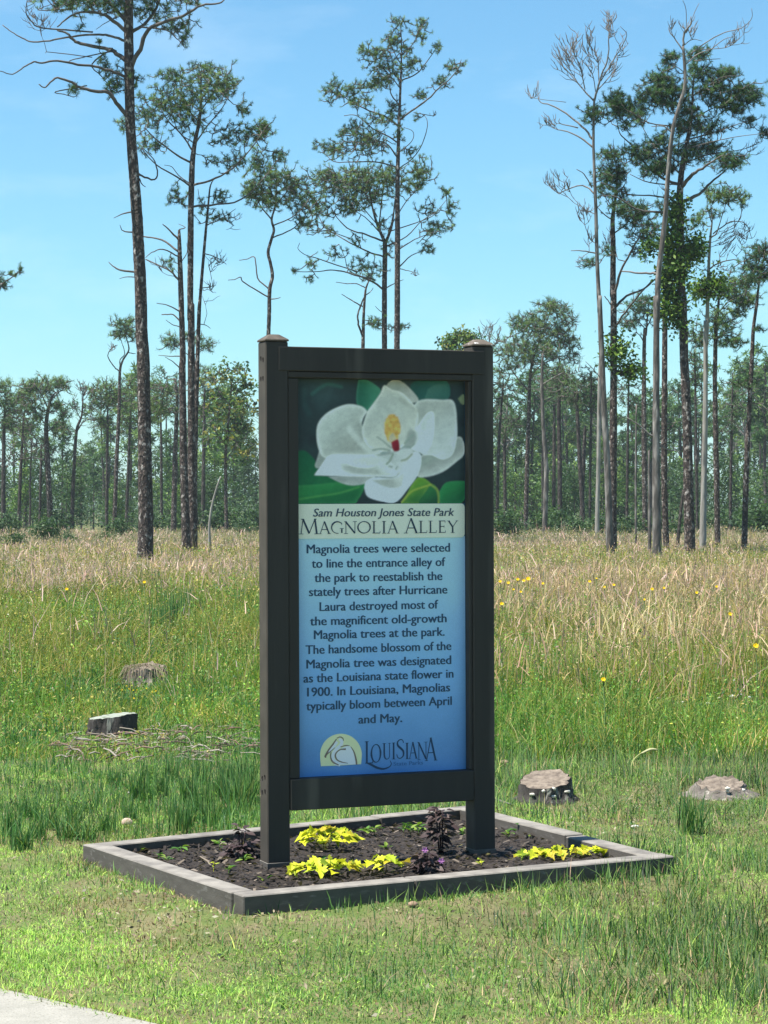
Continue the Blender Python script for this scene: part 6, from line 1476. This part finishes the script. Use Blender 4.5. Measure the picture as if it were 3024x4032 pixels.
build_tree('dead_tree', 'leaning pale grey snag with a forked top, before the largest right hand pine', 50,
    [(R5, [(985, 1650, 68), (980, 1300, 58), (978, 900, 52), (980, 500, 46), (980, 100, 42)]), (R3, [(985, 1950, 40), (990, 1700, 38), (1013, 1500, 36), (1035, 1300, 35), (1048, 1100, 33), (1065, 900, 30), (1085, 760, 27), (1120, 640, 26), (1152, 530, 25), (1150, 400, 23), (1140, 285, 18)])],
    [(R3, 14, 6, [(1142, 290), (1150, 200), (1190, 145), (1190, 100)]), (R3, 9, 3, [(1140, 310), (1090, 230), (1055, 180), (1075, 130)]), (R3, 6, 3, [(1145, 275), (1200, 240), (1260, 250)]), (R3, 9, 3, [(1155, 395), (1230, 330), (1310, 300), (1390, 240), (1460, 220)]), (R3, 8, 3, [(1230, 330), (1280, 260), (1390, 200), (1500, 170), (1560, 110), (1560, 50)]), (R3, 5, 3, [(1310, 300), (1400, 290), (1480, 240)]), (R3, 11, 4, [(1080, 810), (1030, 770), (950, 770)]), (R3, 8, 4, [(1070, 885), (1120, 875), (1165, 862)]), (R3, 5, 3, [(1185, 120), (1160, 60), (1140, 0)]), (R3, 5, 3, [(1190, 105), (1215, 70), (1240, 20)]), (R3, 6, 3, [(1270, 365), (1320, 360), (1370, 358)]), (R3, 16, 9, [(992, 1675), (930, 1662), (870, 1660), (770, 1650)]), (R5, 14, 6, [(975, 960), (930, 935), (880, 890), (800, 840)]), (R5, 12, 5, [(850, 745), (790, 690), (740, 640), (690, 600)]) if False else (R5, 10, 5, [(982, 1010), (1050, 1035), (1110, 1045)])],
    [], [(R3, [(1090, 140, 45, 50, 8), (1200, 160, 40, 60, 10), (1440, 230, 80, 40, 12), (1500, 150, 60, 40, 7)])], bark='bark_grey', twig='twig_grey', sides=14, kd=.5)
build_tree('pine_tree', 'dark straight pine trunk close behind the leaning grey snag', 58,
    [(R5, [(1040, 1640, 40), (1028, 1200, 38), (1030, 700, 35), (1035, 100, 31)]), (R3, [(1040, 1800, 29), (1045, 1480, 24), (1050, 1300, 16), (1055, 1150, 8)])],
    [(R3, 7, 4, [(1045, 1480), (980, 1420), (930, 1400)]), (R5, 9, 4, [(1030, 950), (1070, 900), (1100, 860)])], [(R3, [(970, 1380, 60, 50, 18), (1010, 1260, 50, 50, 16)])], pal=PINE_BLUE, tr=20)
build_tree('pine_tree', 'pale grey trunked pine with drooping dead twigs, right of the vine covered pine', 56,
    [(R5, [(1262, 1640, 52), (1266, 1400, 45), (1275, 1000, 39), (1280, 600, 33), (1280, 250, 29)]), (R3, [(1285, 2100, 28), (1293, 1800, 25), (1300, 1600, 21), (1308, 1450, 17), (1320, 1330, 9), (1312, 1250, 5)])],
    [(R3, 10, 4, [(1310, 1450), (1345, 1420), (1362, 1370), (1400, 1250)]), (R3, 8, 3, [(1340, 1420), (1430, 1350), (1520, 1360), (1560, 1450)]), (R3, 10, 3, [(1300, 1640), (1360, 1600), (1450, 1580), (1500, 1600)]), (R3, 7, 3, [(1300, 1650), (1250, 1640), (1210, 1610)]), (R3, 6, 3, [(1312, 1350), (1290, 1260), (1290, 1190)])],
    [(R3, [(1390, 1205, 110, 55, 66), (1510, 1210, 40, 50, 14), (1300, 1180, 50, 45, 12), (1210, 1350, 60, 50, 22), (1330, 1290, 60, 40, 14)])], [(R3, [(1480, 1400, 85, 90, 34), (1430, 1480, 60, 60, 12), (1380, 1610, 80, 40, 10)])], [(R3, [(1220, 1500, 50, 70, 14), (1300, 1750, 90, 60, 26), (1340, 1720, 60, 50, 14), (1240, 1790, 50, 40, 10)])], bark='bark_pale', tr=20)
build_tree('pine_tree', 'dark pine with drooping bushy foliage behind the pale grey trunk on the right', 64,
    [(R5, [(1352, 1600, 36), (1342, 1000, 32), (1336, 600, 28), (1345, 230, 24)]), (R3, [(1350, 1960, 20), (1360, 1820, 14), (1372, 1720, 7)])],
    [(R3, 8, 4, [(1352, 1900), (1430, 1830), (1520, 1790)]), (R3, 8, 4, [(1348, 1980), (1440, 1950), (1520, 1900)]), (R3, 8, 4, [(1345, 2060), (1280, 2030), (1220, 2010)]), (R5, 8, 4, [(1342, 350), (1420, 340), (1500, 370)])],
    [(R3, [(1420, 1740, 140, 65, 96), (1520, 1820, 85, 55, 50), (1370, 1960, 120, 90, 90), (1500, 1880, 60, 50, 22), (1240, 2060, 80, 55, 34), (1440, 2080, 80, 40, 24), (1560, 1830, 40, 40, 10), (1240, 1780, 50, 50, 16)]), (R5, [(1440, 380, 80, 25, 14)])], pal=PINE, tr=21)
build_tree('pine_tree', 'slim slightly curved pine nearest the right edge of the picture', 55,
    [(R5, [(1515, 1600, 38), (1530, 1100, 33), (1545, 800, 29), (1560, 500, 26), (1570, 300, 22), (1590, 150, 19)]), (R3, [(1600, 1750, 13), (1622, 1620, 8), (1640, 1520, 4)])],
    [(R3, 8, 4, [(1605, 1740), (1570, 1660), (1540, 1600)]), (R3, 7, 4, [(1612, 1690), (1650, 1640), (1690, 1600)]), (R3, 6, 3, [(1580, 1990), (1610, 1990), (1630, 2010)]), (R5, 7, 4, [(1548, 680), (1520, 650), (1490, 630)]), (R5, 5, 3, [(1560, 700), (1620, 760), (1670, 800)])],
    [(R3, [(1620, 1530, 85, 55, 58), (1580, 1620, 100, 70, 64), (1530, 1720, 75, 45, 30), (1640, 1680, 60, 50, 22), (1700, 1600, 70, 60, 30), (1605, 2000, 36, 18, 6)]), (R5, [(1490, 630, 75, 35, 22)])], pal=PINE_BLUE, tr=21)
build_tree('pine_tree', 'small sparse pine between the forked pine and the leaning snag', 86,
    [(R5, [(912, 1560, 35), (905, 900, 30), (905, 500, 25), (910, 300, 20)]), (R3, [(915, 2040, 15), (925, 1940, 9), (930, 1870, 5)])],
    [(R3, 8, 4, [(912, 2090), (880, 2040), (850, 2020)]), (R3, 9, 4, [(925, 1990), (950, 1930), (960, 1880)]), (R3, 7, 4, [(918, 2000), (860, 1950), (800, 1950)])],
    [(R3, [(870, 1860, 95, 60, 44), (830, 1960, 80, 50, 34), (920, 1900, 60, 60, 24), (930, 1830, 50, 40, 12)])], pal=PINE_BLUE, tr=18)
# mid-distance pines right of the sign
build_tree('pine_tree', 'bushy rounded pine standing clear just right of the sign', 96,
    [(R5, [(185, 1500, 29), (195, 1100, 26), (205, 800, 23), (216, 550, 17), (260, 400, 11), (300, 290, 7), (340, 180, 4)])],
    [(R5, 12, 5, [(208, 830), (290, 760), (370, 700)]), (R5, 10, 5, [(208, 680), (120, 580), (50, 470)]), (R5, 9, 4, [(212, 600), (280, 520), (400, 470)]), (R5, 8, 4, [(225, 500), (150, 420), (120, 300)]), (R5, 8, 4, [(250, 420), (360, 380), (450, 300)])],
    [(R5, [(350, 150, 55, 35, 24), (330, 190, 105, 55, 60), (200, 260, 105, 55, 58), (130, 260, 55, 55, 24), (430, 240, 65, 65, 38), (300, 300, 150, 65, 96), (250, 390, 190, 65, 120), (90, 430, 105, 55, 56), (150, 500, 105, 45, 40), (450, 380, 75, 45, 34), (400, 330, 80, 45, 34), (470, 460, 55, 55, 22), (330, 470, 115, 45, 44), (60, 560, 75, 55, 24), (230, 480, 90, 50, 30)])], pal=PINE, tr=24, nn=14)
build_tree('pine_tree', 'bent pine trunk beside the bushy rounded pine right of the sign', 91,
    [(R5, [(300, 1540, 36), (310, 1200, 33), (305, 1050, 30), (290, 850, 27), (284, 600, 22), (290, 450, 12)])], [(R5, 8, 4, [(285, 640), (350, 600), (420, 560)])], [(R5, [(400, 560, 90, 50, 34), (440, 620, 70, 40, 20), (330, 420, 60, 40, 16)])], bark='bark_grey', tr=22, nn=14)
build_tree('broadleaf_tree', 'round leafy crown showing just above the right end of the top beam', 98,
    [('U', [(1000, 1140, 8), (998, 900, 7), (995, 780, 5), (992, 740, 2.5)])], [('U', 3, 1.5, [(996, 800), (970, 760), (955, 745)]), ('U', 3, 1.5, [(996, 790), (1020, 755), (1032, 742)])],
    [('U', [(972, 742, 20, 15, 34), (1000, 728, 22, 13, 40), (1024, 744, 18, 14, 30), (990, 765, 40, 20, 50), (1000, 810, 40, 30, 50)])], pal=BROAD, leafy=True, tr=6.5, nn=10, mult=1.6, leafsize=.085)
build_tree('dead_tree', 'bare twiggy tree top behind the right sign post', 104,
    [('U', [(1062, 1140, 7), (1060, 900, 6), (1058, 770, 4), (1056, 720, 2)])], [('U', 2, 1, [(1059, 780), (1040, 730), (1034, 705)]), ('U', 2, 1, [(1058, 770), (1075, 730), (1082, 705)])],
    [], [('U', [(1055, 712, 24, 18, 26), (1075, 735, 14, 16, 10)])], bark='bark_grey', twig='twig_grey', kd=.4)
# left middle distance
build_tree('pine_tree', 'flat topped spreading pine at the far left of the tree line', 108,
    [(R4, [(303, 1325, 37), (286, 1000, 32), (275, 720, 26), (300, 570, 15), (330, 520, 8)])],
    [(R4, 10, 4, [(285, 620), (250, 540), (210, 480)]), (R4, 10, 4, [(300, 575), (350, 520), (400, 480)]), (R4, 7, 4, [(278, 760), (340, 700), (380, 700)]), (R4, 7, 4, [(275, 720), (220, 640), (180, 590)]), (R4, 9, 4, [(283, 920), (200, 910), (110, 920), (30, 960)])],
    [(R4, [(250, 475, 135, 45, 90), (180, 500, 70, 45, 34), (360, 465, 60, 35, 26), (180, 560, 80, 50, 34), (340, 620, 55, 45, 22), (360, 740, 60, 60, 30), (300, 560, 60, 50, 20), (230, 640, 60, 60, 18), (290, 860, 60, 50, 16)])], [(R4, [(130, 700, 120, 130, 50), (60, 900, 90, 70, 24), (200, 800, 80, 80, 20)])], pal=PINE, tr=24, nn=14, twigr=1.1)
build_tree('dead_tree', 'bare forked dead tree against the gap of sky on the left', 108,
    [(R4, [(427, 1325, 25), (434, 1100, 23), (441, 950, 21), (455, 750, 18), (485, 660, 12), (492, 560, 8), (492, 510, 4)])],
    [(R4, 9, 4, [(458, 750), (500, 690), (550, 680)]), (R4, 7, 3, [(455, 760), (440, 740), (435, 735)]), (R4, 6, 3, [(478, 680), (450, 620), (440, 560)]), (R4, 6, 3, [(490, 620), (520, 600), (560, 640)])],
    [], [(R4, [(500, 500, 60, 40, 22), (530, 600, 50, 60, 16), (440, 600, 40, 60, 10), (540, 680, 40, 30, 6), (480, 470, 40, 30, 8)])], bark='bark_far', twig='twig', kd=.4)
build_tree('pine_tree', 'spindly pine with a small tuft crown and a curled branch, left of the big pine', 95,
    [(R4, [(680, 1280, 27), (694, 900, 23), (708, 600, 20), (712, 400, 16), (730, 330, 12), (765, 270, 9), (755, 210, 6), (738, 150, 4)])],
    [(R4, 8, 3, [(712, 390), (690, 380), (655, 335), (640, 300), (660, 260), (690, 240)]), (R4, 7, 3, [(716, 370), (712, 330), (740, 290), (725, 230), (715, 200)]), (R4, 6, 3, [(765, 285), (790, 290), (805, 290)])],
    [(R4, [(735, 120, 55, 40, 40), (760, 170, 55, 35, 30), (705, 180, 45, 28, 20), (770, 95, 30, 25, 10), (790, 200, 25, 25, 6)])], [(R4, [(670, 240, 30, 30, 6)])], tr=22, nn=14, kd=.4)
build_tree('pine_tree', 'pine with a pale tufted crown half hidden behind the three close trunks', 104,
    [(R4, [(1160, 1300, 26), (1160, 900, 24), (1158, 500, 20), (1150, 300, 14), (1140, 200, 6)])], [(R4, 6, 3, [(1152, 320), (1080, 270), (1010, 230)]), (R4, 6, 3, [(1150, 300), (1200, 260), (1230, 235)])],
    [(R4, [(1010, 215, 50, 40, 26), (1040, 240, 40, 30, 14), (1225, 240, 50, 35, 22), (1180, 200, 40, 40, 14), (1120, 190, 50, 30, 14)])], tr=22, nn=14, kd=.5)
build_tree('pine_tree', 'dark pine immediately left of the three close trunks', 100,
    [(R4, [(1030, 1340, 34), (1040, 900, 29), (1052, 550, 20), (1040, 440, 8)])], [(R4, 7, 4, [(1050, 560), (1000, 520), (950, 500)]), (R4, 7, 4, [(1048, 620), (980, 620), (920, 600)])], [(R4, [(1000, 490, 130, 45, 54), (930, 580, 110, 55, 54), (1000, 620, 90, 50, 30), (900, 660, 60, 50, 20)])], tr=24, nn=14)
build_tree('broadleaf_tree', 'loose yellow green leafy tree just left of the sign', 100,
    [(R4, [(1345, 1330, 24), (1340, 900, 18), (1365, 600, 12), (1380, 400, 6)])], [(R4, 8, 3, [(1345, 850), (1280, 750), (1240, 680)]), (R4, 8, 3, [(1350, 780), (1420, 690), (1470, 620)]), (R4, 7, 3, [(1365, 600), (1300, 520), (1270, 440)]), (R4, 7, 3, [(1372, 520), (1430, 450), (1470, 420)])],
    [(R4, [(1390, 390, 90, 50, 26), (1290, 420, 80, 50, 24), (1430, 480, 80, 60, 30), (1380, 560, 110, 80, 40), (1450, 620, 80, 60, 26), (1340, 680, 110, 60, 34), (1270, 560, 80, 80, 24), (1430, 740, 90, 70, 30), (1300, 800, 110, 60, 30), (1470, 840, 60, 80, 22), (1400, 880, 90, 60, 20)])], pal=BROAD + [S(176, 170, 84, .62)], leafy=True, tr=17, nn=9, mult=.8, leafsize=.10)
build_tree('dead_tree', 'short pale leaning snag with a mossy dark base, left of the sign', 62,
    [(R4, [(1244, 1400, 20), (1244, 1300, 17), (1262, 1180, 15), (1290, 1080, 13), (1312, 1020, 10)])], [(R4, 6, 4, [(1268, 1160), (1255, 1165), (1245, 1170)])], [], bark='bark_pale', kd=.3)
build_tree('pine_tree', 'pine branch tip reaching in at the left edge of the picture', 70,
    [(R1, [(-190, 3300, 50), (-180, 2400, 44), (-170, 1800, 34), (-160, 1300, 18)])], [(R1, 12, 4, [(-172, 1780), (-60, 1720), (20, 1680), (80, 1640), (120, 1600)])], [(R1, [(10, 1680, 40, 40, 14), (70, 1625, 24, 18, 4), (120, 1600, 20, 26, 5), (-90, 1640, 90, 70, 40), (-330, 1350, 130, 140, 110)])], tr=21)
# bare trunks between the right hand group and the sign: each from base to top, with its own crown
for lab, bark, D, pts, bl in [
    ('pale barkless trunk just left of the tall bare grey tree', 'bark_pale', 84, [(620, 1490, 32), (628, 1100, 29), (632, 700, 24), (640, 420, 16)], []),
    ('slim dark pine third from the bushy rounded pine', 'bark_far', 102, [(395, 1480, 30), (392, 1100, 28), (388, 760, 24), (400, 600, 12)], [(420, 640, 90, 60, 40), (470, 700, 70, 60, 26), (380, 560, 60, 50, 20)]),
    ('straight dark pine between the bushy pine and the pale barkless trunk', 'bark_far', 100, [(535, 1470, 29), (515, 1100, 27), (500, 820, 22), (500, 680, 12)], [(520, 660, 90, 60, 44), (560, 740, 80, 60, 30), (480, 720, 70, 50, 24)]),
    ('broken dark trunk leaning against the straight dark pine', 'bark_far', 101, [(530, 1300, 24), (538, 1100, 24), (545, 930, 20), (550, 890, 8)], []),
    ('thin pine at the left of the slim dark pine', 'bark_far', 105, [(355, 1450, 24), (358, 1100, 22), (360, 760, 17)], [(330, 640, 80, 60, 34), (400, 700, 70, 50, 20)]),
    ('thin grey trunk between the forked pine and the leaning snag', 'bark_grey', 64, [(855, 1640, 17), (855, 1100, 15), (858, 760, 10)], []),
    ('short slanting dark trunk at the foot of the vine covered pine', 'bark_far', 62, [(1112, 1580, 22), (1130, 1400, 20), (1145, 1280, 14)], []),
    ('pale grey trunk just left of the leaning snag base', 'bark_grey', 55.5, [(940, 1640, 27), (938, 1300, 22), (935, 1040, 14)], []),
    ('dark slim pine at the left end of the right tree line', 'bark_far', 104, [(62, 1480, 22), (58, 1100, 20), (60, 900, 14)], [(80, 860, 90, 60, 40), (40, 930, 60, 50, 20)]),
    ('thin dark pine between the vine covered pine and the pale grey trunk', 'bark_far', 92, [(1228, 1500, 18), (1222, 1000, 16), (1216, 600, 12), (1212, 420, 6)], [(1215, 480, 60, 70, 30), (1225, 620, 50, 50, 18), (1200, 560, 60, 50, 18)]),
    ('thin dark pine between the bushy drooping pine and the right edge pine', 'bark_far', 94, [(1430, 1500, 20), (1436, 1000, 18), (1442, 700, 12), (1446, 560, 5)], [(1450, 800, 70, 60, 30), (1430, 900, 60, 50, 22), (1460, 700, 50, 50, 18)]),
    ('thin pine with foliage at mid height just right of the dark forked pine', 'bark_far', 90, [(800, 1500, 18), (806, 1000, 16), (812, 640, 11), (815, 520, 5)], [(815, 560, 60, 50, 26), (790, 660, 70, 50, 26), (830, 760, 60, 50, 20)]),
    ('thin dark pine just left of the pale barkless trunk', 'bark_far', 96, [(575, 1480, 18), (580, 1000, 16), (584, 700, 11), (586, 560, 5)], [(580, 600, 60, 60, 28), (600, 700, 60, 50, 22), (565, 780, 50, 40, 14)]),
    ('dark pine right beside the sign edge with a low ragged crown', 'bark_far', 98, [(12, 1400, 20), (22, 1000, 18), (42, 730, 12), (50, 600, 6)], [(40, 640, 80, 60, 34), (60, 720, 70, 50, 20)])]:
    build_tree('pine_tree' if bl else 'dead_tree', lab, D, [(R5, pts)], [], [(R5, bl)] if bl else [], bark=bark, tr=22, nn=13, sides=9, pal=PINE_BLUE)
for lab, D, pts, bl in [
    ('dark pine at the very left edge of the picture', 106, [(20, 1322, 29), (21, 1000, 26), (24, 760, 20), (30, 600, 10)], [(25, 480, 55, 45, 40), (25, 600, 70, 60, 44), (30, 700, 70, 60, 34)]),
    ('slim pine second from the left edge with a grey crown', 110, [(110, 1330, 22), (122, 1000, 20), (132, 820, 14), (140, 650, 8)], [(110, 640, 80, 60, 30), (80, 560, 60, 50, 24)]),
    ('thin pine between the spindly tufted pine and the bare forked tree', 112, [(633, 1300, 22), (636, 1000, 20), (638, 760, 16), (640, 600, 8)], [(640, 500, 80, 50, 50), (600, 580, 70, 50, 34), (690, 560, 70, 60, 34), (610, 700, 70, 40, 30), (560, 540, 40, 40, 12)]),
    ('thin dark pine just left of the flat topped spreading pine trunk', 114, [(236, 1322, 18), (242, 1000, 16), (246, 840, 10)], [(250, 860, 60, 50, 16)]),
    ('dark pine close on the left of the big pine trunk', 116, [(750, 1290, 20), (765, 900, 18), (775, 600, 12)], [(780, 500, 80, 60, 44), (760, 600, 80, 60, 34), (740, 700, 60, 50, 24)]),
    ('dark trunk just right of the big pine trunk', 118, [(960, 1300, 18), (958, 900, 16), (955, 650, 10)], [(940, 520, 80, 60, 40), (960, 640, 80, 60, 34)]),
    ('dark trunk right of the three close trunks', 112, [(1205, 1300, 26), (1208, 1000, 22), (1212, 700, 16), (1215, 500, 8)], [(1220, 420, 70, 60, 40), (1240, 520, 80, 60, 40), (1210, 620, 80, 60, 30)])]:
    build_tree('pine_tree', lab, D, [(R4, pts)], [], [(R4, bl)], bark='bark_far', tr=24, nn=13, sides=9, pal=PINE)

# ------------------------------------------------------------------ the tree line behind: copies of a few kinds
def far_pine(label, H, r, crown, ntuft, seed, pal, conical=False, tuft=.42):
    root = empty('distant_pine', (0, 0, 0), label, 'tree', 'pines in the tree line behind the field')
    a = Acc(); k = 9; z = np.linspace(-.3, H * .97, k); off = np.cumsum(rng.normal(0, .05, (k, 2)), 0)
    P = np.c_[off, z]; tube(a, catmull(P, 3), np.linspace(r, r * .22, (k - 1) * 3 + 1), 8, None, .06); a.build('trunk', M['bark_far'], root, off=(0, 0, 0), smooth=True, colors=False)
    pts, tubes = [], []
    nb = 17
    for i_ in range(nb):
        zc = H * (crown + (1 - crown) * (i_ + rng.uniform(0, .9)) / nb); t = rng.uniform(0, 6.28)
        Lb = (1 - (zc / H - crown) / (1 - crown)) ** .7 * H * .16 + H * .045
        if not conical: Lb = H * .145 * math.sin(min(1, .25 + .9 * (1 - abs(2 * (zc / H - crown) / (1 - crown) - 1.0))) * math.pi / 2) + H * .02
        Lb *= rng.uniform(.55, 1.15)
        o_ = np.array([np.interp(zc, z, off[:, 0]), np.interp(zc, z, off[:, 1]), zc]); e = o_ + np.array([math.cos(t) * Lb, math.sin(t) * Lb, Lb * rng.uniform(.1, .6)])
        m1 = (o_ + e) / 2 + rng.normal(0, .12, 3); tubes.append((o_, m1, (m1 + e) / 2 + rng.normal(0, .08, 3), e))
        m = max(4, int(ntuft / nb * rng.uniform(.7, 1.3))); q = rng.uniform(.35, 1.08, m)
        pts.append(o_ + (e - o_) * q[:, None] + rng.normal(0, .26, (m, 3)) * [1.15, 1.15, .8])
    a = Acc(); thin_tubes(a, np.array(tubes), np.array([[.05, .035, .03, .015]]) * np.ones((len(tubes), 1))); a.build('branches', M['twig'], root, off=(0, 0, 0), colors=False)
    pts = np.vstack(pts); ax = rng.normal(0, .5, pts.shape) + [0, 0, .7]; ax /= np.linalg.norm(ax, axis=1)[:, None]
    c = Acc(); needles(c, pts, ax, tuft * rng.uniform(.7, 1.2, len(pts)), 11, pal, .16); c.build('crown', M['needle'], root, off=(0, 0, 0))
    return root
def far_bare(label, H, r):
    root = empty('distant_bare_tree', (0, 0, 0), label, 'tree', 'bare trunks in the tree line behind the field')
    a = Acc(); k = 8; z = np.linspace(-.3, H, k); P = np.c_[np.cumsum(rng.normal(0, .06, (k, 2)), 0), z]
    tube(a, catmull(P, 3), np.linspace(r, r * .3, (k - 1) * 3 + 1), 8, None, .06); a.build('trunk', M['bark_grey'], root, off=(0, 0, 0), smooth=True, colors=False)
    tubes = []
    for i_ in range(26):
        zc = rng.uniform(.55, .98); o_ = np.array([np.interp(zc * H, z, P[:, 0]), np.interp(zc * H, z, P[:, 1]), zc * H]); t = rng.uniform(0, 6.28); Lb = rng.uniform(.4, 1.6)
        e = o_ + [math.cos(t) * Lb, math.sin(t) * Lb, Lb * .8]; m1 = (o_ + e) / 2 + rng.normal(0, .1, 3); tubes.append((o_, m1, (m1 + e) / 2, e))
    a = Acc(); thin_tubes(a, np.array(tubes), np.array([[.035, .025, .02, .012]]) * np.ones((26, 1))); a.build('branches', M['twig_grey'], root, off=(0, 0, 0), colors=False)
    return root
def far_broad(label, H, r, pal, name, wide, group, n=150, nn=14):
    root = empty(name, (0, 0, 0), label, 'tree', group)
    a = Acc(); P = np.array([(0, 0, -.2), (.05, .02, H * .3), (-.04, .05, H * .6), (.02, 0, H * .9)]); tube(a, catmull(P, 3), np.linspace(r, r * .25, 10), 7, None, .05); a.build('trunk', M['bark_far'], root, off=(0, 0, 0), colors=False)
    cl = []; 
    for i_ in range(13):
        zc = H * rng.uniform(.22, .95); t = rng.uniform(0, 6.28); w = wide * (1 - .55 * abs(zc / H - .5) * 2) * rng.uniform(.2, 1)
        c_ = np.array([math.cos(t) * w, math.sin(t) * w, zc]); m = n // 13; cl.append(c_ + rng.normal(0, .36, (m, 3)) * [1.1, 1.1, .75])
    pts = np.vstack(cl); c = Acc(); leafcloud(c, pts, .11, nn, .34, pal); c.build('crown', M['leaf'], root, off=(0, 0, 0))
    return root
GP = [far_pine('slim pine with a flat airy crown in the tree line behind the field', 12.5, .15, .60, 150, 1, PINE),
      far_pine('dark round crowned pine in the tree line behind the field', 11.5, .16, .52, 190, 2, PINE_BLUE),
      far_pine('narrow pine with foliage down half its trunk in the tree line', 10.5, .12, .42, 170, 3, PINE, True),
      far_pine('tall thin pine with a small ragged top in the tree line', 13.5, .14, .72, 90, 4, PINE_BLUE)]
GB = far_bare('bare grey trunk among the pines in the tree line', 10.5, .14)
YG = [S(116, 154, 70, .62), S(94, 134, 62, .58), S(142, 170, 84, .64), S(76, 114, 58, .54)]
DG = [S(68, 102, 66, .54), S(82, 116, 68, .54), S(56, 88, 60, .5), S(98, 128, 78, .56)]
GU = [far_broad('fresh green leafy sapling in the understory of the tree line', 5.2, .05, YG, 'distant_sapling', 1.3, 'saplings under the tree line'),
      far_broad('dark green leafy young tree in the understory of the tree line', 6.0, .06, DG, 'distant_sapling', 1.6, 'saplings under the tree line')]
SHR = far_broad('low green bush at the edge of the dry grass', 1.5, .03, DG, 'field_bush', .9, 'bushes along the far edge of the field', 110, 12)
SHR['category'] = 'bush'
used = set()
def put(proto, x, D, sc, rz):
    if proto.name not in used:
        used.add(proto.name); proto.location = (x, D, 0); proto.rotation_euler = (0, 0, rz); proto.scale = (sc, sc, sc)
    else: dup(proto, (x, D, 0), rz, sc)
cnt = 0
for i_ in range(150):
    D = rng.uniform(128, 215); U_ = rng.uniform(-210, 1880)
    if i_ % 4 == 0: U_ = rng.uniform(1050, 1860)
    x = (U_ - 829.5) / FU * D
    top = 835 + 70 * (fbm(np.array([U_]), np.array([0.0]), 160, 101)[0] - .5) * 2
    if 165 < U_ < 215: top += 110                                  # the gap of sky on the left
    if 1060 < U_ < 1120: top += 50
    Hw = CAM_H + (1094 - top) * D / FU
    k = rng.choice(5, p=[.28, .27, .2, .17, .08]); pr_ = GP[k] if k < 4 else GB
    Hp = [12.5, 11.5, 10.5, 13.5, 10.5][k]
    put(pr_, x, D, float(Hw / Hp * rng.uniform(.66, 1.12)), rng.uniform(0, 6.28)); cnt += 1
for i_ in range(120):
    D = rng.uniform(112, 200); U_ = rng.uniform(-200, 1860); x = (U_ - 829.5) / FU * D
    put(GU[int(rng.uniform() < .58)], x, D, float(rng.uniform(.6, 1.15) * D / 165), rng.uniform(0, 6.28))
for u_, D, sc in [(100, 84, .7), (150, 80, .6), (30, 70, .8), (225, 78, .7), (255, 92, .8), (1245, 88, .9), (1290, 90, .8), (1210, 94, .9), (1370, 86, .8), (1462, 82, .7), (1640, 84, 1.0), (1600, 96, 1.1), (1110, 96, .9), (1090, 88, .8), (1180, 98, 1.1), (530, 98, 1.1), (560, 102, 1.2), (480, 104, 1.1), (1500, 95, 1.0), (1420, 98, 1.1), (1330, 99, 1.1), (1560, 104, 1.1), (400, 104, 1.0), (330, 106, .9), (20, 98, 1.0), (130, 108, .9), (1690, 92, 1), (-60, 92, .9), (1760, 100, 1.1), (-130, 100, 1.0)]:
    put(SHR, (u_ - 829.5) / FU * D, D, sc * rng.uniform(.45, .85), rng.uniform(0, 6.28))
# dense undergrowth: one mass nobody could count
a = Acc(); n = 2800
D = rng.uniform(130, 240, n); U_ = rng.uniform(-260, 1920, n); x = (U_ - 829.5) / FU * D
hm = (1.2 + 6.0 * fbm(U_, D, 60, 111) ** 1.6) * np.clip(D / 170, .7, 1.25); z = rng.uniform(0, 1, n) ** 1.15 * hm
tone = fbm(U_, D, 45, 115)
for lo, hi, pal in ((0, .66, DG), (.66, .76, [c * .9 for c in DG] + YG[3:]), (.76, 2, YG)):
    m = (tone >= lo) & (tone < hi); leafcloud(a, np.c_[x, D, z][m], .11, 30, 1.15, pal)
tag(a.build('undergrowth', M['leaf']), kind='stuff')

# ------------------------------------------------------------------ haze: thin even air over the whole field
def haze_box(density):
    bm = bmesh.new(); bmesh.ops.create_cube(bm, size=1)
    for v in bm.verts: v.co = Vector((v.co.x * 2400, 500 + v.co.y * 2200, -1.2 + (v.co.z + .5) * 36))
    me = bpy.data.meshes.new('haze'); bm.to_mesh(me); bm.free()
    m = bpy.data.materials.new('haze'); m.use_nodes = True; N = m.node_tree.nodes; N.clear()
    o = N.new('ShaderNodeOutputMaterial'); v = N.new('ShaderNodeVolumePrincipled')
    v.inputs['Color'].default_value = (.82, .9, .95, 1); v.inputs['Density'].default_value = density; v.inputs['Anisotropy'].default_value = .2
    m.node_tree.links.new(v.outputs[0], o.inputs['Volume'])
    h = link('haze', me, m); h['kind'] = 'stuff'
haze_box(.00035)
